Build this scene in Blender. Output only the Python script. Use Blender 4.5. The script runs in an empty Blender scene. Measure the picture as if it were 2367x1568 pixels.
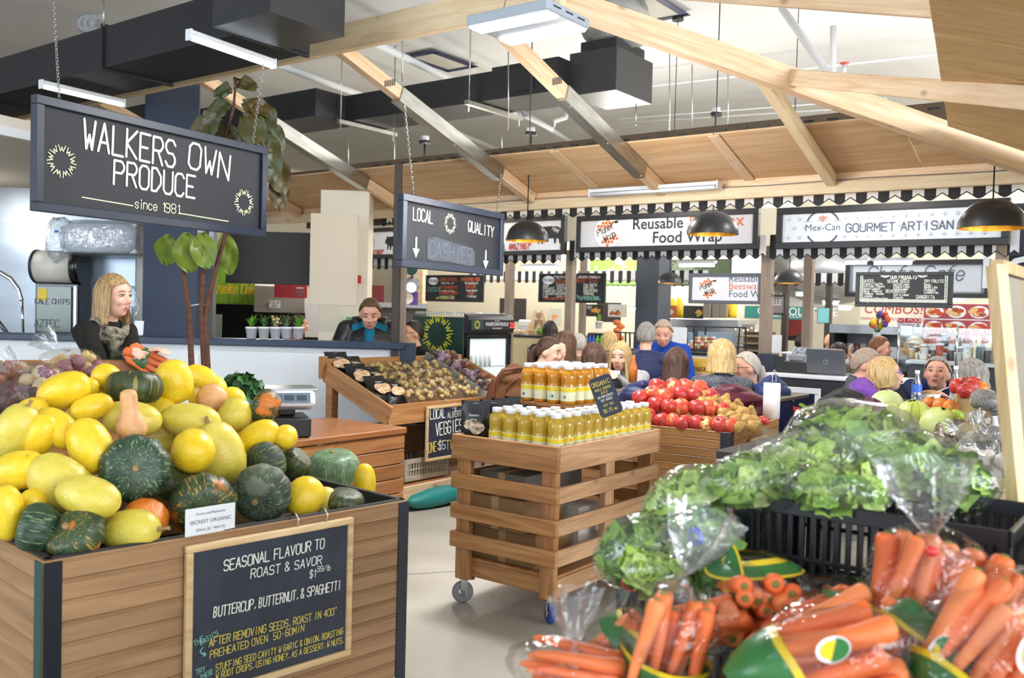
import bpy, math, random
import numpy as np
from mathutils import Vector, Matrix, noise as mnoise
random.seed(7)
SC = bpy.context.scene
COL = SC.collection
# ---------------------------------------------------------------- camera
F, CX, CY, H = 2150., 1183.5, 784., 1.5
PITCH, ROLL = math.atan(64/2150), 0.026
cd = bpy.data.cameras.new('camera'); cam = bpy.data.objects.new('camera', cd); COL.objects.link(cam)
CM = Matrix.Rotation(math.pi/2-PITCH, 4, 'X') @ Matrix.Rotation(ROLL, 4, 'Z')
cam.matrix_world = Matrix.Translation((0, 0, H)) @ CM
cd.sensor_width = 36; cd.lens = F/2367*36; cd.clip_start = .05; cd.clip_end = 200
cd.dof.use_dof = True; cd.dof.focus_distance = 4.9; cd.dof.aperture_fstop = 3.4
SC.camera = cam
# ---------------------------------------------------------------- daylight, lamps, added fill lights, exposure
wd = bpy.data.worlds.new('daylight'); SC.world = wd; wd.use_nodes = True
wd.node_tree.nodes['Background'].inputs[0].default_value = (.86, .93, 1, 1)
wd.node_tree.nodes['Background'].inputs[1].default_value = 1.25
TH = math.radians(36.7)                       # the market's grid against the camera axis
def area(name, loc, target, sx, sy, power, col):
    l = bpy.data.lights.new(name, 'AREA'); l.shape = 'RECTANGLE'; l.size = sx; l.size_y = sy
    l.energy = power; l.color = col
    o = bpy.data.objects.new(name, l); COL.objects.link(o); o.location = loc
    o.rotation_euler = (Vector(target)-Vector(loc)).to_track_quat('-Z', 'Y').to_euler()
    return o
def lamp(name, loc, power, col, r=.35):
    l = bpy.data.lights.new(name, 'POINT'); l.energy = power; l.color = col; l.shadow_soft_size = r
    o = bpy.data.objects.new(name, l); COL.objects.link(o); o.location = loc
area('window_daylight', (8.5, -3.0, 3.0), (0, 6, 1.7), 10, 4.2, 900, (.92, .96, 1))
area('window_daylight_left', (-9.5, -2.5, 2.8), (-2.5, 6, 1.9), 6, 3.4, 330, (.82, .91, 1))
for i, q in enumerate(((4.2, 10.4, 3.3), (7.6, 12.2, 3.4), (1.6, 13.2, 3.1), (9.5, 8.4, 3.5))): lamp('hall_fill_%d' % i, q, (160, 190, 170, 150)[i], (1, .96, .9))  # added fill points without fixtures, to brighten the hall ceiling
for i, q in enumerate(((-3.6, 13.2, 2.4), (-.9, 11.0, 2.9), (-6.0, 9.4, 2.4))): lamp('kitchen_lamp_%d' % i, q, (70, 70, 22)[i], (1, .94, .84))
lamp('canopy_fill', (.5, 6.35, 2.30), 40, (1, .97, .93), .25)  # added fill point under the canopy, lifts the plywood from below
area('high_bay_glow', (.04, 5.30, 3.06), (.04, 5.30, 0), .5, .4, 70, (.97, .98, 1))
for i, (u, v) in enumerate(((-9.3, 11.2), (-7.5, 10.7))): lamp('stall_fill_%d' % i, (u*math.cos(TH)+v*math.sin(TH), -u*math.sin(TH)+v*math.cos(TH), 2.25), 46, (1, .93, .80), .2)  # added fill without fixtures, brightens the cream wall behind the stalls
for i, (u, v) in enumerate(((-4.6, 7.75), (-2.4, 7.75))): lamp('sign_fill_%d' % i, (u*math.cos(TH)+v*math.sin(TH), -u*math.sin(TH)+v*math.cos(TH), 2.86), 34, (1, .97, .93), .12)  # added fill between eave and signs, lights the sign fronts
vs = SC.view_settings; vs.view_transform = 'Standard'; vs.look = 'None'; vs.gamma = 1; vs.use_curve_mapping = False
vs.exposure = .45
SC.cycles.max_bounces = 6; SC.cycles.diffuse_bounces = 4; SC.cycles.glossy_bounces = 4; SC.cycles.transparent_max_bounces = 10; SC.cycles.transmission_bounces = 4
SC.cycles.use_adaptive_sampling = True; SC.cycles.adaptive_threshold = .09; SC.cycles.adaptive_min_samples = 12
SC.cycles.caustics_reflective = False; SC.cycles.caustics_refractive = False
SC.cycles.sample_clamp_indirect = 6
# ---------------------------------------------------------------- geometry helpers
MR = np.array(CM.to_3x3()); C0 = np.array([0, 0, H])
AX = np.array([math.cos(TH), -math.sin(TH), 0]); BX = np.array([math.sin(TH), math.cos(TH), 0])
def ray(x, y): return MR @ np.array([(x-CX)/F, -(y-CY)/F, -1.])
def Wd(x, y, d): r = ray(x, y); return Vector(C0 + r*(d/r[1]))
def Wz(x, y, z): r = ray(x, y); return Vector(C0 + r*((z-H)/r[2]))
def G(u, v, z=0): return Vector(u*AX + v*BX + np.array([0, 0, z]))
def toG(p): p = np.array(p); return Vector((p@AX, p@BX, p[2]))
def Wv(x, y, v): r = ray(x, y); return toG(C0 + r*((v - C0@BX)/(r@BX)))
def Wu(x, y, u): r = ray(x, y); return toG(C0 + r*((u - C0@AX)/(r@AX)))
GR = -TH
def lin(h):
    if isinstance(h, str):
        c = [int(h[i:i+2], 16)/255 for i in (0, 2, 4)]
    else: c = h
    return tuple(x/12.92 if x <= .04045 else ((x+.055)/1.055)**2.4 for x in c[:3]) + (1,)
class MB:
    def __init__(s): s.v = []; s.f = []; s.sm = []; s.mi = []
    def add(s, vs, fs, sm=False, mi=0):
        o = len(s.v); s.v += [tuple(x) for x in vs]
        for f in fs: s.f.append([i+o for i in f]); s.sm.append(sm); s.mi.append(mi)
        return s
    def box(s, c, z, rz=0, M=None, mi=0):
        x, y, w = z[0]/2, z[1]/2, z[2]/2
        vs = [Vector((a*x, b*y, d*w)) for d in (-1, 1) for b in (-1, 1) for a in (-1, 1)]
        if rz: R = Matrix.Rotation(rz, 3, 'Z'); vs = [R @ v for v in vs]
        if M is not None: vs = [M @ v for v in vs]
        c = Vector(c)
        return s.add([v+c for v in vs], [(0, 2, 3, 1), (4, 5, 7, 6), (0, 1, 5, 4), (2, 6, 7, 3), (0, 4, 6, 2), (1, 3, 7, 5)], mi=mi)
    def bbox(s, c, z, b=.004, M=None, mi=0):       # box with chamfered edges
        hx = [k/2 for k in z]; b = min(b, min(hx)*.45); vs = []; idx = {}
        for sx in (-1, 1):
            for sy in (-1, 1):
                for sz in (-1, 1):
                    for ax in range(3):
                        p = [sx*(hx[0]-b), sy*(hx[1]-b), sz*(hx[2]-b)]; sg = (sx, sy, sz); p[ax] = sg[ax]*hx[ax]
                        idx[(sx, sy, sz, ax)] = len(vs); vs.append(Vector(p))
        fs = []
        for ax in range(3):
            a, d = [(1, 2), (2, 0), (0, 1)][ax]
            for sg in (-1, 1):
                q = []
                for (k, m) in ((-1, -1), (1, -1), (1, 1), (-1, 1)):
                    t = [0, 0, 0]; t[ax] = sg; t[a] = k; t[d] = m; q.append(idx[(*t, ax)])
                fs.append(q if sg > 0 else q[::-1])
        for ax in range(3):
            a, d = [(1, 2), (2, 0), (0, 1)][ax]
            for k in (-1, 1):
                for m in (-1, 1):
                    t0 = [0, 0, 0]; t0[ax] = -1; t0[a] = k; t0[d] = m; t1 = list(t0); t1[ax] = 1
                    q = [idx[(*t0, a)], idx[(*t1, a)], idx[(*t1, d)], idx[(*t0, d)]]
                    fs.append(q if k*m < 0 else q[::-1])
        for k in (-1, 1):
            for m in (-1, 1):
                for n in (-1, 1):
                    q = [idx[(k, m, n, i)] for i in range(3)]
                    fs.append(q if k*m*n > 0 else q[::-1])
        c = Vector(c)
        if M is not None: vs = [M @ v for v in vs]
        return s.add([v+c for v in vs], fs, mi=mi)
    def bar(s, p0, p1, w, h, up=(0, 0, 1), mi=0):   # box beam between two points
        p0, p1 = Vector(p0), Vector(p1); d = p1-p0; x = d.normalized(); y = Vector(up).cross(x)
        if y.length < 1e-4: y = Vector((0, 1, 0)).cross(x)
        y.normalize(); z = x.cross(y); M = Matrix((x, y, z)).transposed()
        return s.box((p0+p1)/2, (d.length, w, h), M=M, mi=mi)
    def cyl(s, p0, p1, r0, r1=None, n=12, caps=True, sm=True, mi=0):
        return s.tube([p0, p1], [r0, r0 if r1 is None else r1], n, caps, sm, mi)
    def tube(s, pts, r, n=8, caps=True, sm=True, mi=0):
        pts = [Vector(p) for p in pts]; k = len(pts)
        if not hasattr(r, '__len__'): r = [r]*k
        vs = []; nrm = None
        for i, p in enumerate(pts):
            t = (pts[min(i+1, k-1)]-pts[max(i-1, 0)])
            t = t.normalized() if t.length > 1e-9 else Vector((0, 0, 1))
            if nrm is None:
                nrm = t.orthogonal().normalized()
            else:
                nrm = (nrm - t*nrm.dot(t)); nrm = nrm.normalized() if nrm.length > 1e-6 else t.orthogonal().normalized()
            b = t.cross(nrm)
            for j in range(n):
                a = 2*math.pi*j/n; vs.append(p + (nrm*math.cos(a)+b*math.sin(a))*r[i])
        fs = [(i*n+j, i*n+(j+1) % n, (i+1)*n+(j+1) % n, (i+1)*n+j) for i in range(k-1) for j in range(n)]
        s.add(vs, fs, sm, mi)
        if caps:
            o = len(s.v)-k*n
            s.f.append([o+j for j in range(n)][::-1]); s.f.append([o+(k-1)*n+j for j in range(n)]); s.sm += [False]*2; s.mi += [mi]*2
        return s
    def lathe(s, prof, n=16, c=(0, 0, 0), M=None, mi=0, sm=True):
        k = len(prof); c = Vector(c); vs = []
        for (r, z) in prof:
            for j in range(n):
                a = 2*math.pi*j/n; p = Vector((r*math.cos(a), r*math.sin(a), z))
                if M is not None: p = M @ p
                vs.append(p+c)
        fs = [(i*n+j, i*n+(j+1) % n, (i+1)*n+(j+1) % n, (i+1)*n+j) for i in range(k-1) for j in range(n)]
        return s.add(vs, fs, sm, mi)
    def ell(s, c, r, nu=14, nv=9, fn=None, M=None, mi=0):
        if not hasattr(r, '__len__'): r = (r, r, r)
        c = Vector(c); vs = []
        for i in range(nv+1):
            ph = math.pi*i/nv
            for j in range(nu):
                a = 2*math.pi*j/nu; d = Vector((math.sin(ph)*math.cos(a), math.sin(ph)*math.sin(a), -math.cos(ph)))
                k = fn(d) if fn else 1
                p = Vector((d.x*r[0]*k, d.y*r[1]*k, d.z*r[2]*k))
                if M is not None: p = M @ p
                vs.append(p+c)
        fs = [(i*nu+j, i*nu+(j+1) % nu, (i+1)*nu+(j+1) % nu, (i+1)*nu+j) for i in range(nv) for j in range(nu)]
        return s.add(vs, fs, True, mi)
    def prism(s, poly, y0, y1, mi=0):              # polygon in x-z pushed along y
        n = len(poly); vs = [(x, y0, z) for x, z in poly]+[(x, y1, z) for x, z in poly]
        fs = [list(range(n)), list(range(2*n-1, n-1, -1))]+[(i, i+n, (i+1) % n+n, (i+1) % n) for i in range(n)]
        return s.add(vs, fs, False, mi)
    def prism_x(s, poly, x0, x1, mi=0):            # polygon in y-z pushed along x
        n = len(poly); vs = [(x0, y, z) for y, z in poly]+[(x1, y, z) for y, z in poly]
        fs = [list(range(n))[::-1], list(range(n, 2*n))]+[(i, (i+1) % n, (i+1) % n+n, i+n) for i in range(n)]
        return s.add(vs, fs, False, mi)
    def mesh(s, name, mats):
        me = bpy.data.meshes.new(name); me.from_pydata(s.v, [], s.f)
        me.polygons.foreach_set('use_smooth', s.sm); me.polygons.foreach_set('material_index', s.mi)
        for m in (mats if isinstance(mats, (list, tuple)) else [mats]): me.materials.append(m)
        me.update(); return me
    def build(s, name, mats, parent=None, loc=None, rz=0, label=None):
        return put(name, s.mesh(name, mats), parent, loc, rz, label)
def put(name, me, parent=None, loc=None, rz=0, label=None, rot=None, scale=None):
    o = bpy.data.objects.new(name, me); COL.objects.link(o); o.parent = parent
    if loc is not None: o.location = loc
    if rz: o.rotation_euler = (0, 0, rz)
    if rot is not None: o.rotation_euler = rot
    if scale is not None: o.scale = scale
    if label: o['label'] = label
    return o
def tag(o, label, cat, group=None):
    o['label'] = label; o['category'] = cat
    if group: o['group'] = group
    return o
def T(name, label, cat, loc=(0, 0, 0), rz=0, group=None):
    o = bpy.data.objects.new(name, None); COL.objects.link(o); o.location = loc; o.rotation_euler = (0, 0, rz)
    o.empty_display_size = .1
    return tag(o, label, cat, group)
def S(o): o['kind'] = 'structure'; return o
def stuff(o): o['kind'] = 'stuff'; return o
KIDS = {}
def kids(r): return [c for c in r.children]
def dup(root, loc=None, rot=None, label=None, group=None, scale=None, parent=None):
    r = root.copy(); COL.objects.link(r); r.parent = parent
    if loc is not None: r.location = loc
    if rot is not None: r.rotation_euler = rot
    if scale is not None: r.scale = scale
    if label: r['label'] = label
    if group: r['group'] = group
    for c in root.children:
        dup(c, parent=r)
    return r
# ---------------------------------------------------------------- materials
MATS = {}
def nt(name):
    m = bpy.data.materials.new(name); m.use_nodes = True; t = m.node_tree
    return m, t, t.nodes, t.links, t.nodes['Principled BSDF']
def mat(name, col, rough=.5, metal=0., spec=.5, var=0., vscale=8., col2=None, bump=0., bscale=40., coat=0., stretch=(1, 1, 1), trans=0., emit=None, estr=0., sss=0., rand=0., detail=4., alpha=1.):
    if name in MATS: return MATS[name]
    m, t, N, L, b = nt(name); c = lin(col)
    b.inputs['Base Color'].default_value = c; b.inputs['Roughness'].default_value = rough
    b.inputs['Metallic'].default_value = metal; b.inputs['Specular IOR Level'].default_value = spec
    b.inputs['Coat Weight'].default_value = coat; b.inputs['Coat Roughness'].default_value = .08
    b.inputs['Transmission Weight'].default_value = trans; b.inputs['Alpha'].default_value = alpha
    if sss: b.inputs['Subsurface Weight'].default_value = sss; b.inputs['Subsurface Radius'].default_value = (.02, .01, .006)
    if emit: b.inputs['Emission Color'].default_value = lin(emit); b.inputs['Emission Strength'].default_value = estr
    tc = mp = None
    if var or bump or col2:
        tc = N.new('ShaderNodeTexCoord'); mp = N.new('ShaderNodeMapping'); mp.inputs['Scale'].default_value = stretch
        L.new(tc.outputs['Object'], mp.inputs['Vector'])
    out = None
    if var or col2:
        n = N.new('ShaderNodeTexNoise'); n.inputs['Scale'].default_value = vscale; n.inputs['Detail'].default_value = detail
        L.new(mp.outputs[0], n.inputs['Vector'])
        r = N.new('ShaderNodeValToRGB'); r.color_ramp.elements[0].position = .35; r.color_ramp.elements[1].position = .65
        c2 = lin(col2) if col2 else tuple(min(1, x*(1+var)) for x in c[:3])+(1,)
        c1 = c if col2 else tuple(x*(1-var) for x in c[:3])+(1,)
        r.color_ramp.elements[0].color = c1; r.color_ramp.elements[1].color = c2
        L.new(n.outputs[0], r.inputs[0]); out = r.outputs[0]
    if rand:
        oi = N.new('ShaderNodeObjectInfo'); h = N.new('ShaderNodeHueSaturation'); mr = N.new('ShaderNodeMapRange')
        mr.inputs[3].default_value = 1-rand; mr.inputs[4].default_value = 1+rand
        L.new(oi.outputs['Random'], mr.inputs[0]); L.new(mr.outputs[0], h.inputs['Value'])
        if out is not None: L.new(out, h.inputs['Color'])
        else: h.inputs['Color'].default_value = c
        out = h.outputs[0]
    if out is not None: L.new(out, b.inputs['Base Color'])
    if bump:
        n2 = N.new('ShaderNodeTexNoise'); n2.inputs['Scale'].default_value = bscale; n2.inputs['Detail'].default_value = 3
        L.new(mp.outputs[0], n2.inputs['Vector']); bp = N.new('ShaderNodeBump'); bp.inputs['Strength'].default_value = bump
        bp.inputs['Distance'].default_value = .01; L.new(n2.outputs[0], bp.inputs['Height']); L.new(bp.outputs[0], b.inputs['Normal'])
    MATS[name] = m; return m
def wood(name, c1, c2, axis=0, sc=1., rough=.55, rand=.12, knots=True, coat=0.):
    if name in MATS: return MATS[name]
    m, t, N, L, b = nt(name); b.inputs['Roughness'].default_value = rough; b.inputs['Coat Weight'].default_value = coat
    tc = N.new('ShaderNodeTexCoord'); oi = N.new('ShaderNodeObjectInfo')
    ad = N.new('ShaderNodeVectorMath'); ad.operation = 'ADD'
    cb = N.new('ShaderNodeVectorMath'); cb.operation = 'SCALE'; cb.inputs[0].default_value = (3.1, 5.7, 4.3); L.new(oi.outputs['Random'], cb.inputs['Scale'])
    L.new(tc.outputs['Object'], ad.inputs[0]); L.new(cb.outputs[0], ad.inputs[1])
    mp = N.new('ShaderNodeMapping'); s = [14*sc]*3; s[axis] = 1.1*sc; mp.inputs['Scale'].default_value = s; L.new(ad.outputs[0], mp.inputs['Vector'])
    n = N.new('ShaderNodeTexNoise'); n.inputs['Scale'].default_value = 2.2; n.inputs['Detail'].default_value = 6; n.inputs['Distortion'].default_value = 1.1
    L.new(mp.outputs[0], n.inputs['Vector'])
    r = N.new('ShaderNodeValToRGB'); r.color_ramp.elements[0].position = .32; r.color_ramp.elements[1].position = .68
    r.color_ramp.elements[0].color = lin(c1); r.color_ramp.elements[1].color = lin(c2); L.new(n.outputs[0], r.inputs[0])
    out = r.outputs[0]
    if knots:
        vo = N.new('ShaderNodeTexVoronoi'); vo.inputs['Scale'].default_value = 1
        mp2 = N.new('ShaderNodeMapping'); s2 = [7*sc]*3; s2[axis] = 3.6*sc; mp2.inputs['Scale'].default_value = s2
        L.new(ad.outputs[0], mp2.inputs['Vector']); L.new(mp2.outputs[0], vo.inputs['Vector'])
        kr = N.new('ShaderNodeValToRGB'); kr.color_ramp.elements[0].position = .03; kr.color_ramp.elements[0].color = (.45, .4, .35, 1)
        kr.color_ramp.elements[1].position = .12; kr.color_ramp.elements[1].color = (1, 1, 1, 1); L.new(vo.outputs['Distance'], kr.inputs[0])
        mx = N.new('ShaderNodeMix'); mx.data_type = 'RGBA'; mx.blend_type = 'MULTIPLY'; mx.inputs[0].default_value = .8
        L.new(out, mx.inputs[6]); L.new(kr.outputs[0], mx.inputs[7]); out = mx.outputs[2]
    h = N.new('ShaderNodeHueSaturation'); mr = N.new('ShaderNodeMapRange'); mr.inputs[3].default_value = 1-rand; mr.inputs[4].default_value = 1+rand
    L.new(oi.outputs['Random'], mr.inputs[0]); L.new(mr.outputs[0], h.inputs['Value']); L.new(out, h.inputs['Color']); L.new(h.outputs[0], b.inputs['Base Color'])
    bp = N.new('ShaderNodeBump'); bp.inputs['Strength'].default_value = .12; bp.inputs['Distance'].default_value = .003
    L.new(n.outputs[0], bp.inputs['Height']); L.new(bp.outputs[0], b.inputs['Normal'])
    MATS[name] = m; return m
def film(name, tint='f4f8fa', gloss=.10, rough=.12, bump=.6, bscale=14., haze=.0, stretch=(1, 1, 1), top=.5):
    if name in MATS: return MATS[name]
    m = bpy.data.materials.new(name); m.use_nodes = True; t = m.node_tree; N = t.nodes; L = t.links; N.clear()
    o = N.new('ShaderNodeOutputMaterial'); tr = N.new('ShaderNodeBsdfTransparent'); tr.inputs[0].default_value = lin(tint)
    gl = N.new('ShaderNodeBsdfGlossy'); gl.inputs['Roughness'].default_value = rough; gl.inputs[0].default_value = (1, 1, 1, 1)
    lw = N.new('ShaderNodeLayerWeight'); lw.inputs[0].default_value = .28
    mr = N.new('ShaderNodeMapRange'); mr.inputs[3].default_value = gloss; mr.inputs[4].default_value = top; L.new(lw.outputs['Fresnel'], mr.inputs[0])
    mx = N.new('ShaderNodeMixShader'); L.new(mr.outputs[0], mx.inputs[0]); L.new(tr.outputs[0], mx.inputs[1]); L.new(gl.outputs[0], mx.inputs[2])
    tc = N.new('ShaderNodeTexCoord'); mp = N.new('ShaderNodeMapping'); mp.inputs['Scale'].default_value = stretch; L.new(tc.outputs['Object'], mp.inputs[0])
    n = N.new('ShaderNodeTexNoise'); n.inputs['Scale'].default_value = bscale; n.inputs['Detail'].default_value = 2.5; n.inputs['Distortion'].default_value = 1.5; L.new(mp.outputs[0], n.inputs['Vector'])
    bp = N.new('ShaderNodeBump'); bp.inputs['Strength'].default_value = bump; bp.inputs['Distance'].default_value = .03; L.new(n.outputs[0], bp.inputs['Height'])
    L.new(bp.outputs[0], gl.inputs['Normal']); L.new(bp.outputs[0], lw.inputs['Normal'])
    last = mx
    if haze:
        df = N.new('ShaderNodeBsdfDiffuse'); df.inputs[0].default_value = (.9, .92, .94, 1)
        m2 = N.new('ShaderNodeMixShader'); m2.inputs[0].default_value = haze; L.new(mx.outputs[0], m2.inputs[1]); L.new(df.outputs[0], m2.inputs[2]); last = m2
    L.new(last.outputs[0], o.inputs[0]); MATS[name] = m; return m
def emis(name, col, s): return mat(name, col, emit=col, estr=s)
# ---------------------------------------------------------------- lettering
GL = {'A':'00 26 40|12 32','B':'00 06 26 35 34 23 03|23 32 31 20 00','C':'45 36 16 05 01 10 30 41','D':'00 06 26 44 42 20 00','E':'46 06 00 40|03 33','F':'46 06 00|03 33',
'G':'45 36 16 05 01 10 30 41 43 23','H':'00 06|40 46|03 43','I':'20 26','J':'46 41 30 10 01','K':'00 06|46 03 40','L':'06 00 40','M':'00 06 22 46 40','N':'00 06 40 46',
'O':'16 05 01 10 30 41 45 36 16','P':'00 06 36 45 44 33 03','Q':'16 05 01 10 30 41 45 36 16|22 40','R':'00 06 36 45 44 33 03|23 40','S':'45 36 16 05 04 13 33 42 41 30 10 01',
'T':'06 46|26 20','U':'06 01 10 30 41 46','V':'06 20 46','W':'06 10 23 30 46','X':'00 46|06 40','Y':'06 23 46|23 20','Z':'06 46 00 40',
'0':'16 05 01 10 30 41 45 36 16','1':'15 26 20','2':'05 16 36 45 44 00 40','3':'05 16 36 45 44 33 23|33 42 41 30 10 01','4':'30 36 02 42','5':'46 06 03 33 42 41 30 10 01',
'6':'45 36 16 05 01 10 30 41 42 33 03','7':'06 46 10','8':'13 04 05 16 36 45 44 33 13 02 01 10 30 41 42 33','9':'01 10 30 41 45 36 16 05 04 13 43',
'.':'20 21','°':'15 16 26 25 15',',':'21 10','&':'40 05 16 26 35 02 01 10 20 42','$':'45 36 16 05 04 13 33 42 41 30 10 01|27 2a','/':'00 46','-':'13 33','!':'26 22|20 21',':':'21 22|24 25','"':'16 14|36 34',"'":'26 24','_':'00 40','>':'05 23 01','*':'13 33|22 24','+':'13 33|22 24',
'a':'34 14 03 01 10 20 31|34 30','b':'06 00|03 14 24 33 31 20 10 01','c':'33 24 14 03 01 10 20 31','d':'36 30|33 24 14 03 01 10 20 31','e':'02 32 33 24 14 03 01 10 20 31','f':'36 26 15 10|04 34',
'g':'34 3a 2b 1b 0a|33 24 14 03 01 10 20 31','h':'06 00|03 14 24 33 30','i':'14 10|15 16','k':'06 00|34 02 30','l':'16 10','m':'04 00|03 14 23 20|23 34 43 40','n':'04 00|03 14 24 33 30',
'o':'14 03 01 10 20 31 33 24 14','p':'04 0b|03 14 24 33 31 20 10 01','r':'04 00|03 14 24 33','s':'33 24 14 03 12 22 31 20 10 01','t':'16 11 20 30|04 34','u':'04 01 10 20 31|34 30',
'v':'04 20 44','w':'04 10 22 30 44','x':'04 30|00 34','y':'04 20|44 1b','z':'04 34 00 30','j':'24 2a 1b|25 26','q':'34 3b|33 24 14 03 01 10 20 31'}
def adv(ch): return 3.2 if ch == ' ' else (2.8 if ch in "il.,!:'1" else (4.2 if ch.islower() and ch not in 'mwvy' else 5.3))
def ribbon(mb, pts, th, y=0., mi=0):
    h = th/2
    for (x0, z0), (x1, z1) in zip(pts, pts[1:]):
        dx, dz = x1-x0, z1-z0; l = math.hypot(dx, dz) or 1e-6; nx, nz = -dz/l*h, dx/l*h
        mb.add([(x0+nx, y, z0+nz), (x0-nx, y, z0-nz), (x1-nx, y, z1-nz), (x1+nx, y, z1+nz)], [(0, 1, 2, 3)], mi=mi)
    for (x, z) in pts:
        mb.add([(x+h*math.cos(a), y-.0001, z+h*math.sin(a)) for a in [k*math.pi/3 for k in range(6)]], [(0, 1, 2, 3, 4, 5)], mi=mi)
def stext(mb, s, x, z, h, th=None, xs=.8, align='c', y=-.002, rot=0., slant=0., jit=0.):
    """single-stroke lettering in the x-z plane, facing -y"""
    u = h/6; th = th or h*.1; w = sum(adv(c) for c in s)*u*xs
    cx = x - (w/2 if align == 'c' else 0 if align == 'l' else w); x0 = 0
    ca, sa = math.cos(rot), math.sin(rot); ox = cx-x
    for ch in s:
        dz = random.uniform(-jit, jit)*h
        for st in GL.get(ch, '').split('|'):
            pts = []
            for p in st.split():
                py = {'a': -1, 'b': -2}.get(p[1]);  py = int(p[1]) if py is None else py
                lx = ox + x0 + int(p[0])*u*xs + slant*py*u; lz = py*u+dz
                pts.append((x+lx*ca-lz*sa, z+lx*sa+lz*ca))
            if pts: ribbon(mb, pts, th, y)
        x0 += adv(ch)*u*xs
    return w
def letters(parent, s, x, z, h, m, th=None, xs=.8, align='c', y=-.002, rot=0., slant=0., jit=.02, name='lettering'):
    mb = MB(); stext(mb, s, x, z, h, th, xs, align, y, rot, slant, jit); return mb.build(name, m, parent)
def printed(parent, s, x, z, h, m, align='CENTER', y=-.002, bold=0., xs=1., shear=0., rot=0., name='lettering', sp=1.):
    cu = bpy.data.curves.new('t', 'FONT'); cu.body = s; cu.size = h/.7; cu.align_x = align; cu.offset = bold*h; cu.shear = shear; cu.space_character = sp; cu.resolution_u = 3
    o = bpy.data.objects.new('t', cu); COL.objects.link(o)
    me = bpy.data.meshes.new_from_object(o); bpy.data.objects.remove(o); bpy.data.curves.remove(cu)
    ca, sa = math.cos(rot), math.sin(rot)
    for v in me.vertices:
        a, b = v.co.x*xs, v.co.y; v.co = (x+a*ca-b*sa, y, z+a*sa+b*ca)
    me.materials.append(m); me.name = name
    return put(name, me, parent)
def burst(mb, x, z, r, n=11, th=.006, y=-.002, sx=1.):
    for k in range(n):                             # ring of W-shaped rays
        a = math.pi/2+2*math.pi*k/n; w = math.pi/n*.92; pts = []
        for da, rr in ((-1, 1.), (-.5, .62), (0, .88), (.5, .62), (1, 1.)):
            t = a-da*w*(.78 if abs(da) == 1 else .9); pts.append((x+r*rr*math.cos(t)*sx, z+r*rr*math.sin(t)))
        ribbon(mb, pts, th, y)
def disc(mb, x, z, rx, rz_, y=-.002, n=24, mi=0):
    mb.add([(x+rx*math.cos(2*math.pi*k/n), y, z+rz_*math.sin(2*math.pi*k/n)) for k in range(n)], [list(range(n))], mi=mi)
def rect(mb, x0, x1, z0, z1, y=-.002, mi=0):
    mb.add([(x0, y, z0), (x1, y, z0), (x1, y, z1), (x0, y, z1)], [(0, 1, 2, 3)], mi=mi)
def ring(mb, x, z, r, th, a0=0, a1=2*math.pi, y=-.002, n=28):
    ribbon(mb, [(x+r*math.cos(a0+(a1-a0)*k/n), z+r*math.sin(a0+(a1-a0)*k/n)) for k in range(n+1)], th, y)
ORDN = ('first', 'second', 'third', 'fourth', 'fifth', 'sixth', 'seventh', 'eighth', 'ninth', 'tenth', 'eleventh', 'twelfth', 'thirteenth', 'fourteenth', 'fifteenth', 'sixteenth', 'seventeenth', 'eighteenth', 'nineteenth', 'twentieth')
def nth(k): return ORDN[k] if k < 20 else '%dth' % (k+1) if (k+1) % 10 not in (1, 2, 3) else '%d%s' % (k+1, {1: 'st', 2: 'nd', 3: 'rd'}[(k+1) % 10])
def board(name, label, cat, loc, rz, w, h, fr, fmat, pmat, thick=.03, group=None, tilt=0., pf=0.):
    """framed flat board, standing on loc (centre of its lower edge), face towards local -y"""
    t = T(name, label, cat, loc, rz, group)
    if tilt: t.rotation_euler = (tilt, 0, rz)
    MB().box((0, pf+thick*.25, h/2), (w-fr, thick*.5, h-fr)).build('panel', pmat, t)
    for (cx, cz, sx, sz) in ((0, h-fr/2, w, fr), (0, fr/2, w, fr), (-w/2+fr/2, h/2, fr, h-2*fr), (w/2-fr/2, h/2, fr, h-2*fr)):
        MB().bbox((cx, 0, cz), (sx, thick, sz), .003).build('frame_rail', fmat, t)
    return t
def span(tl, tr, zt, zb):
    """placement of a board from the plan positions of its two ends"""
    d = Vector((tr[0]-tl[0], tr[1]-tl[1])); return ((tl[0]+tr[0])/2, (tl[1]+tr[1])/2, zb), math.atan2(d.y, d.x), d.length, zt-zb
# ================================================================ materials in use
CONC = mat('concrete_floor', 'a49d90', .42, var=.0, vscale=1.7, col2='b9b3a6', bump=.10, bscale=60, detail=9)
CEIL = mat('ceiling_paint', 'c4c5c6', .8, var=.04, vscale=1.2)
WARMW = mat('warm_wall', 'e9e0cb', .7, var=.03, vscale=1.)
WHITE = mat('white_paint', 'e9e9e8', .55)
COOLW = mat('cool_white', 'dde2e6', .45, var=.03, vscale=2)
PINE = wood('pine', 'd3ae86', 'e8cfae', 0, .8, .6)
PINEY = wood('pine_pale', 'dcc29a', 'eedcb8', 0, .7, .6)
PLY = wood('plywood', 'cda274', 'e2c39a', 0, .42, .6, .06)
PLYD = wood('plywood_lifted', 'cda66a', 'e2c08a', 0, .42, .6, .06)  # right slope gets little light, so its plywood colour is lightened
GALV = mat('galvanised_steel', 'b6b6b2', .34, 1., var=.12, vscale=9, stretch=(.6, 3, 3), bump=.03, bscale=8)
BLKD = mat('black_duct', '1d1e22', .6, var=.15, vscale=3, spec=.4)
BLK = mat('matt_black', '17181b', .5)
BLKG = mat('gloss_black', '0c0d10', .18)
NAVY = mat('navy_paint', '2b3a52', .42, var=.06, vscale=6)
NAVYD = mat('navy_frame', '262f40', .4)
CHALK = mat('chalkboard', '1c2027', .62, var=.22, vscale=5, detail=6)
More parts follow.
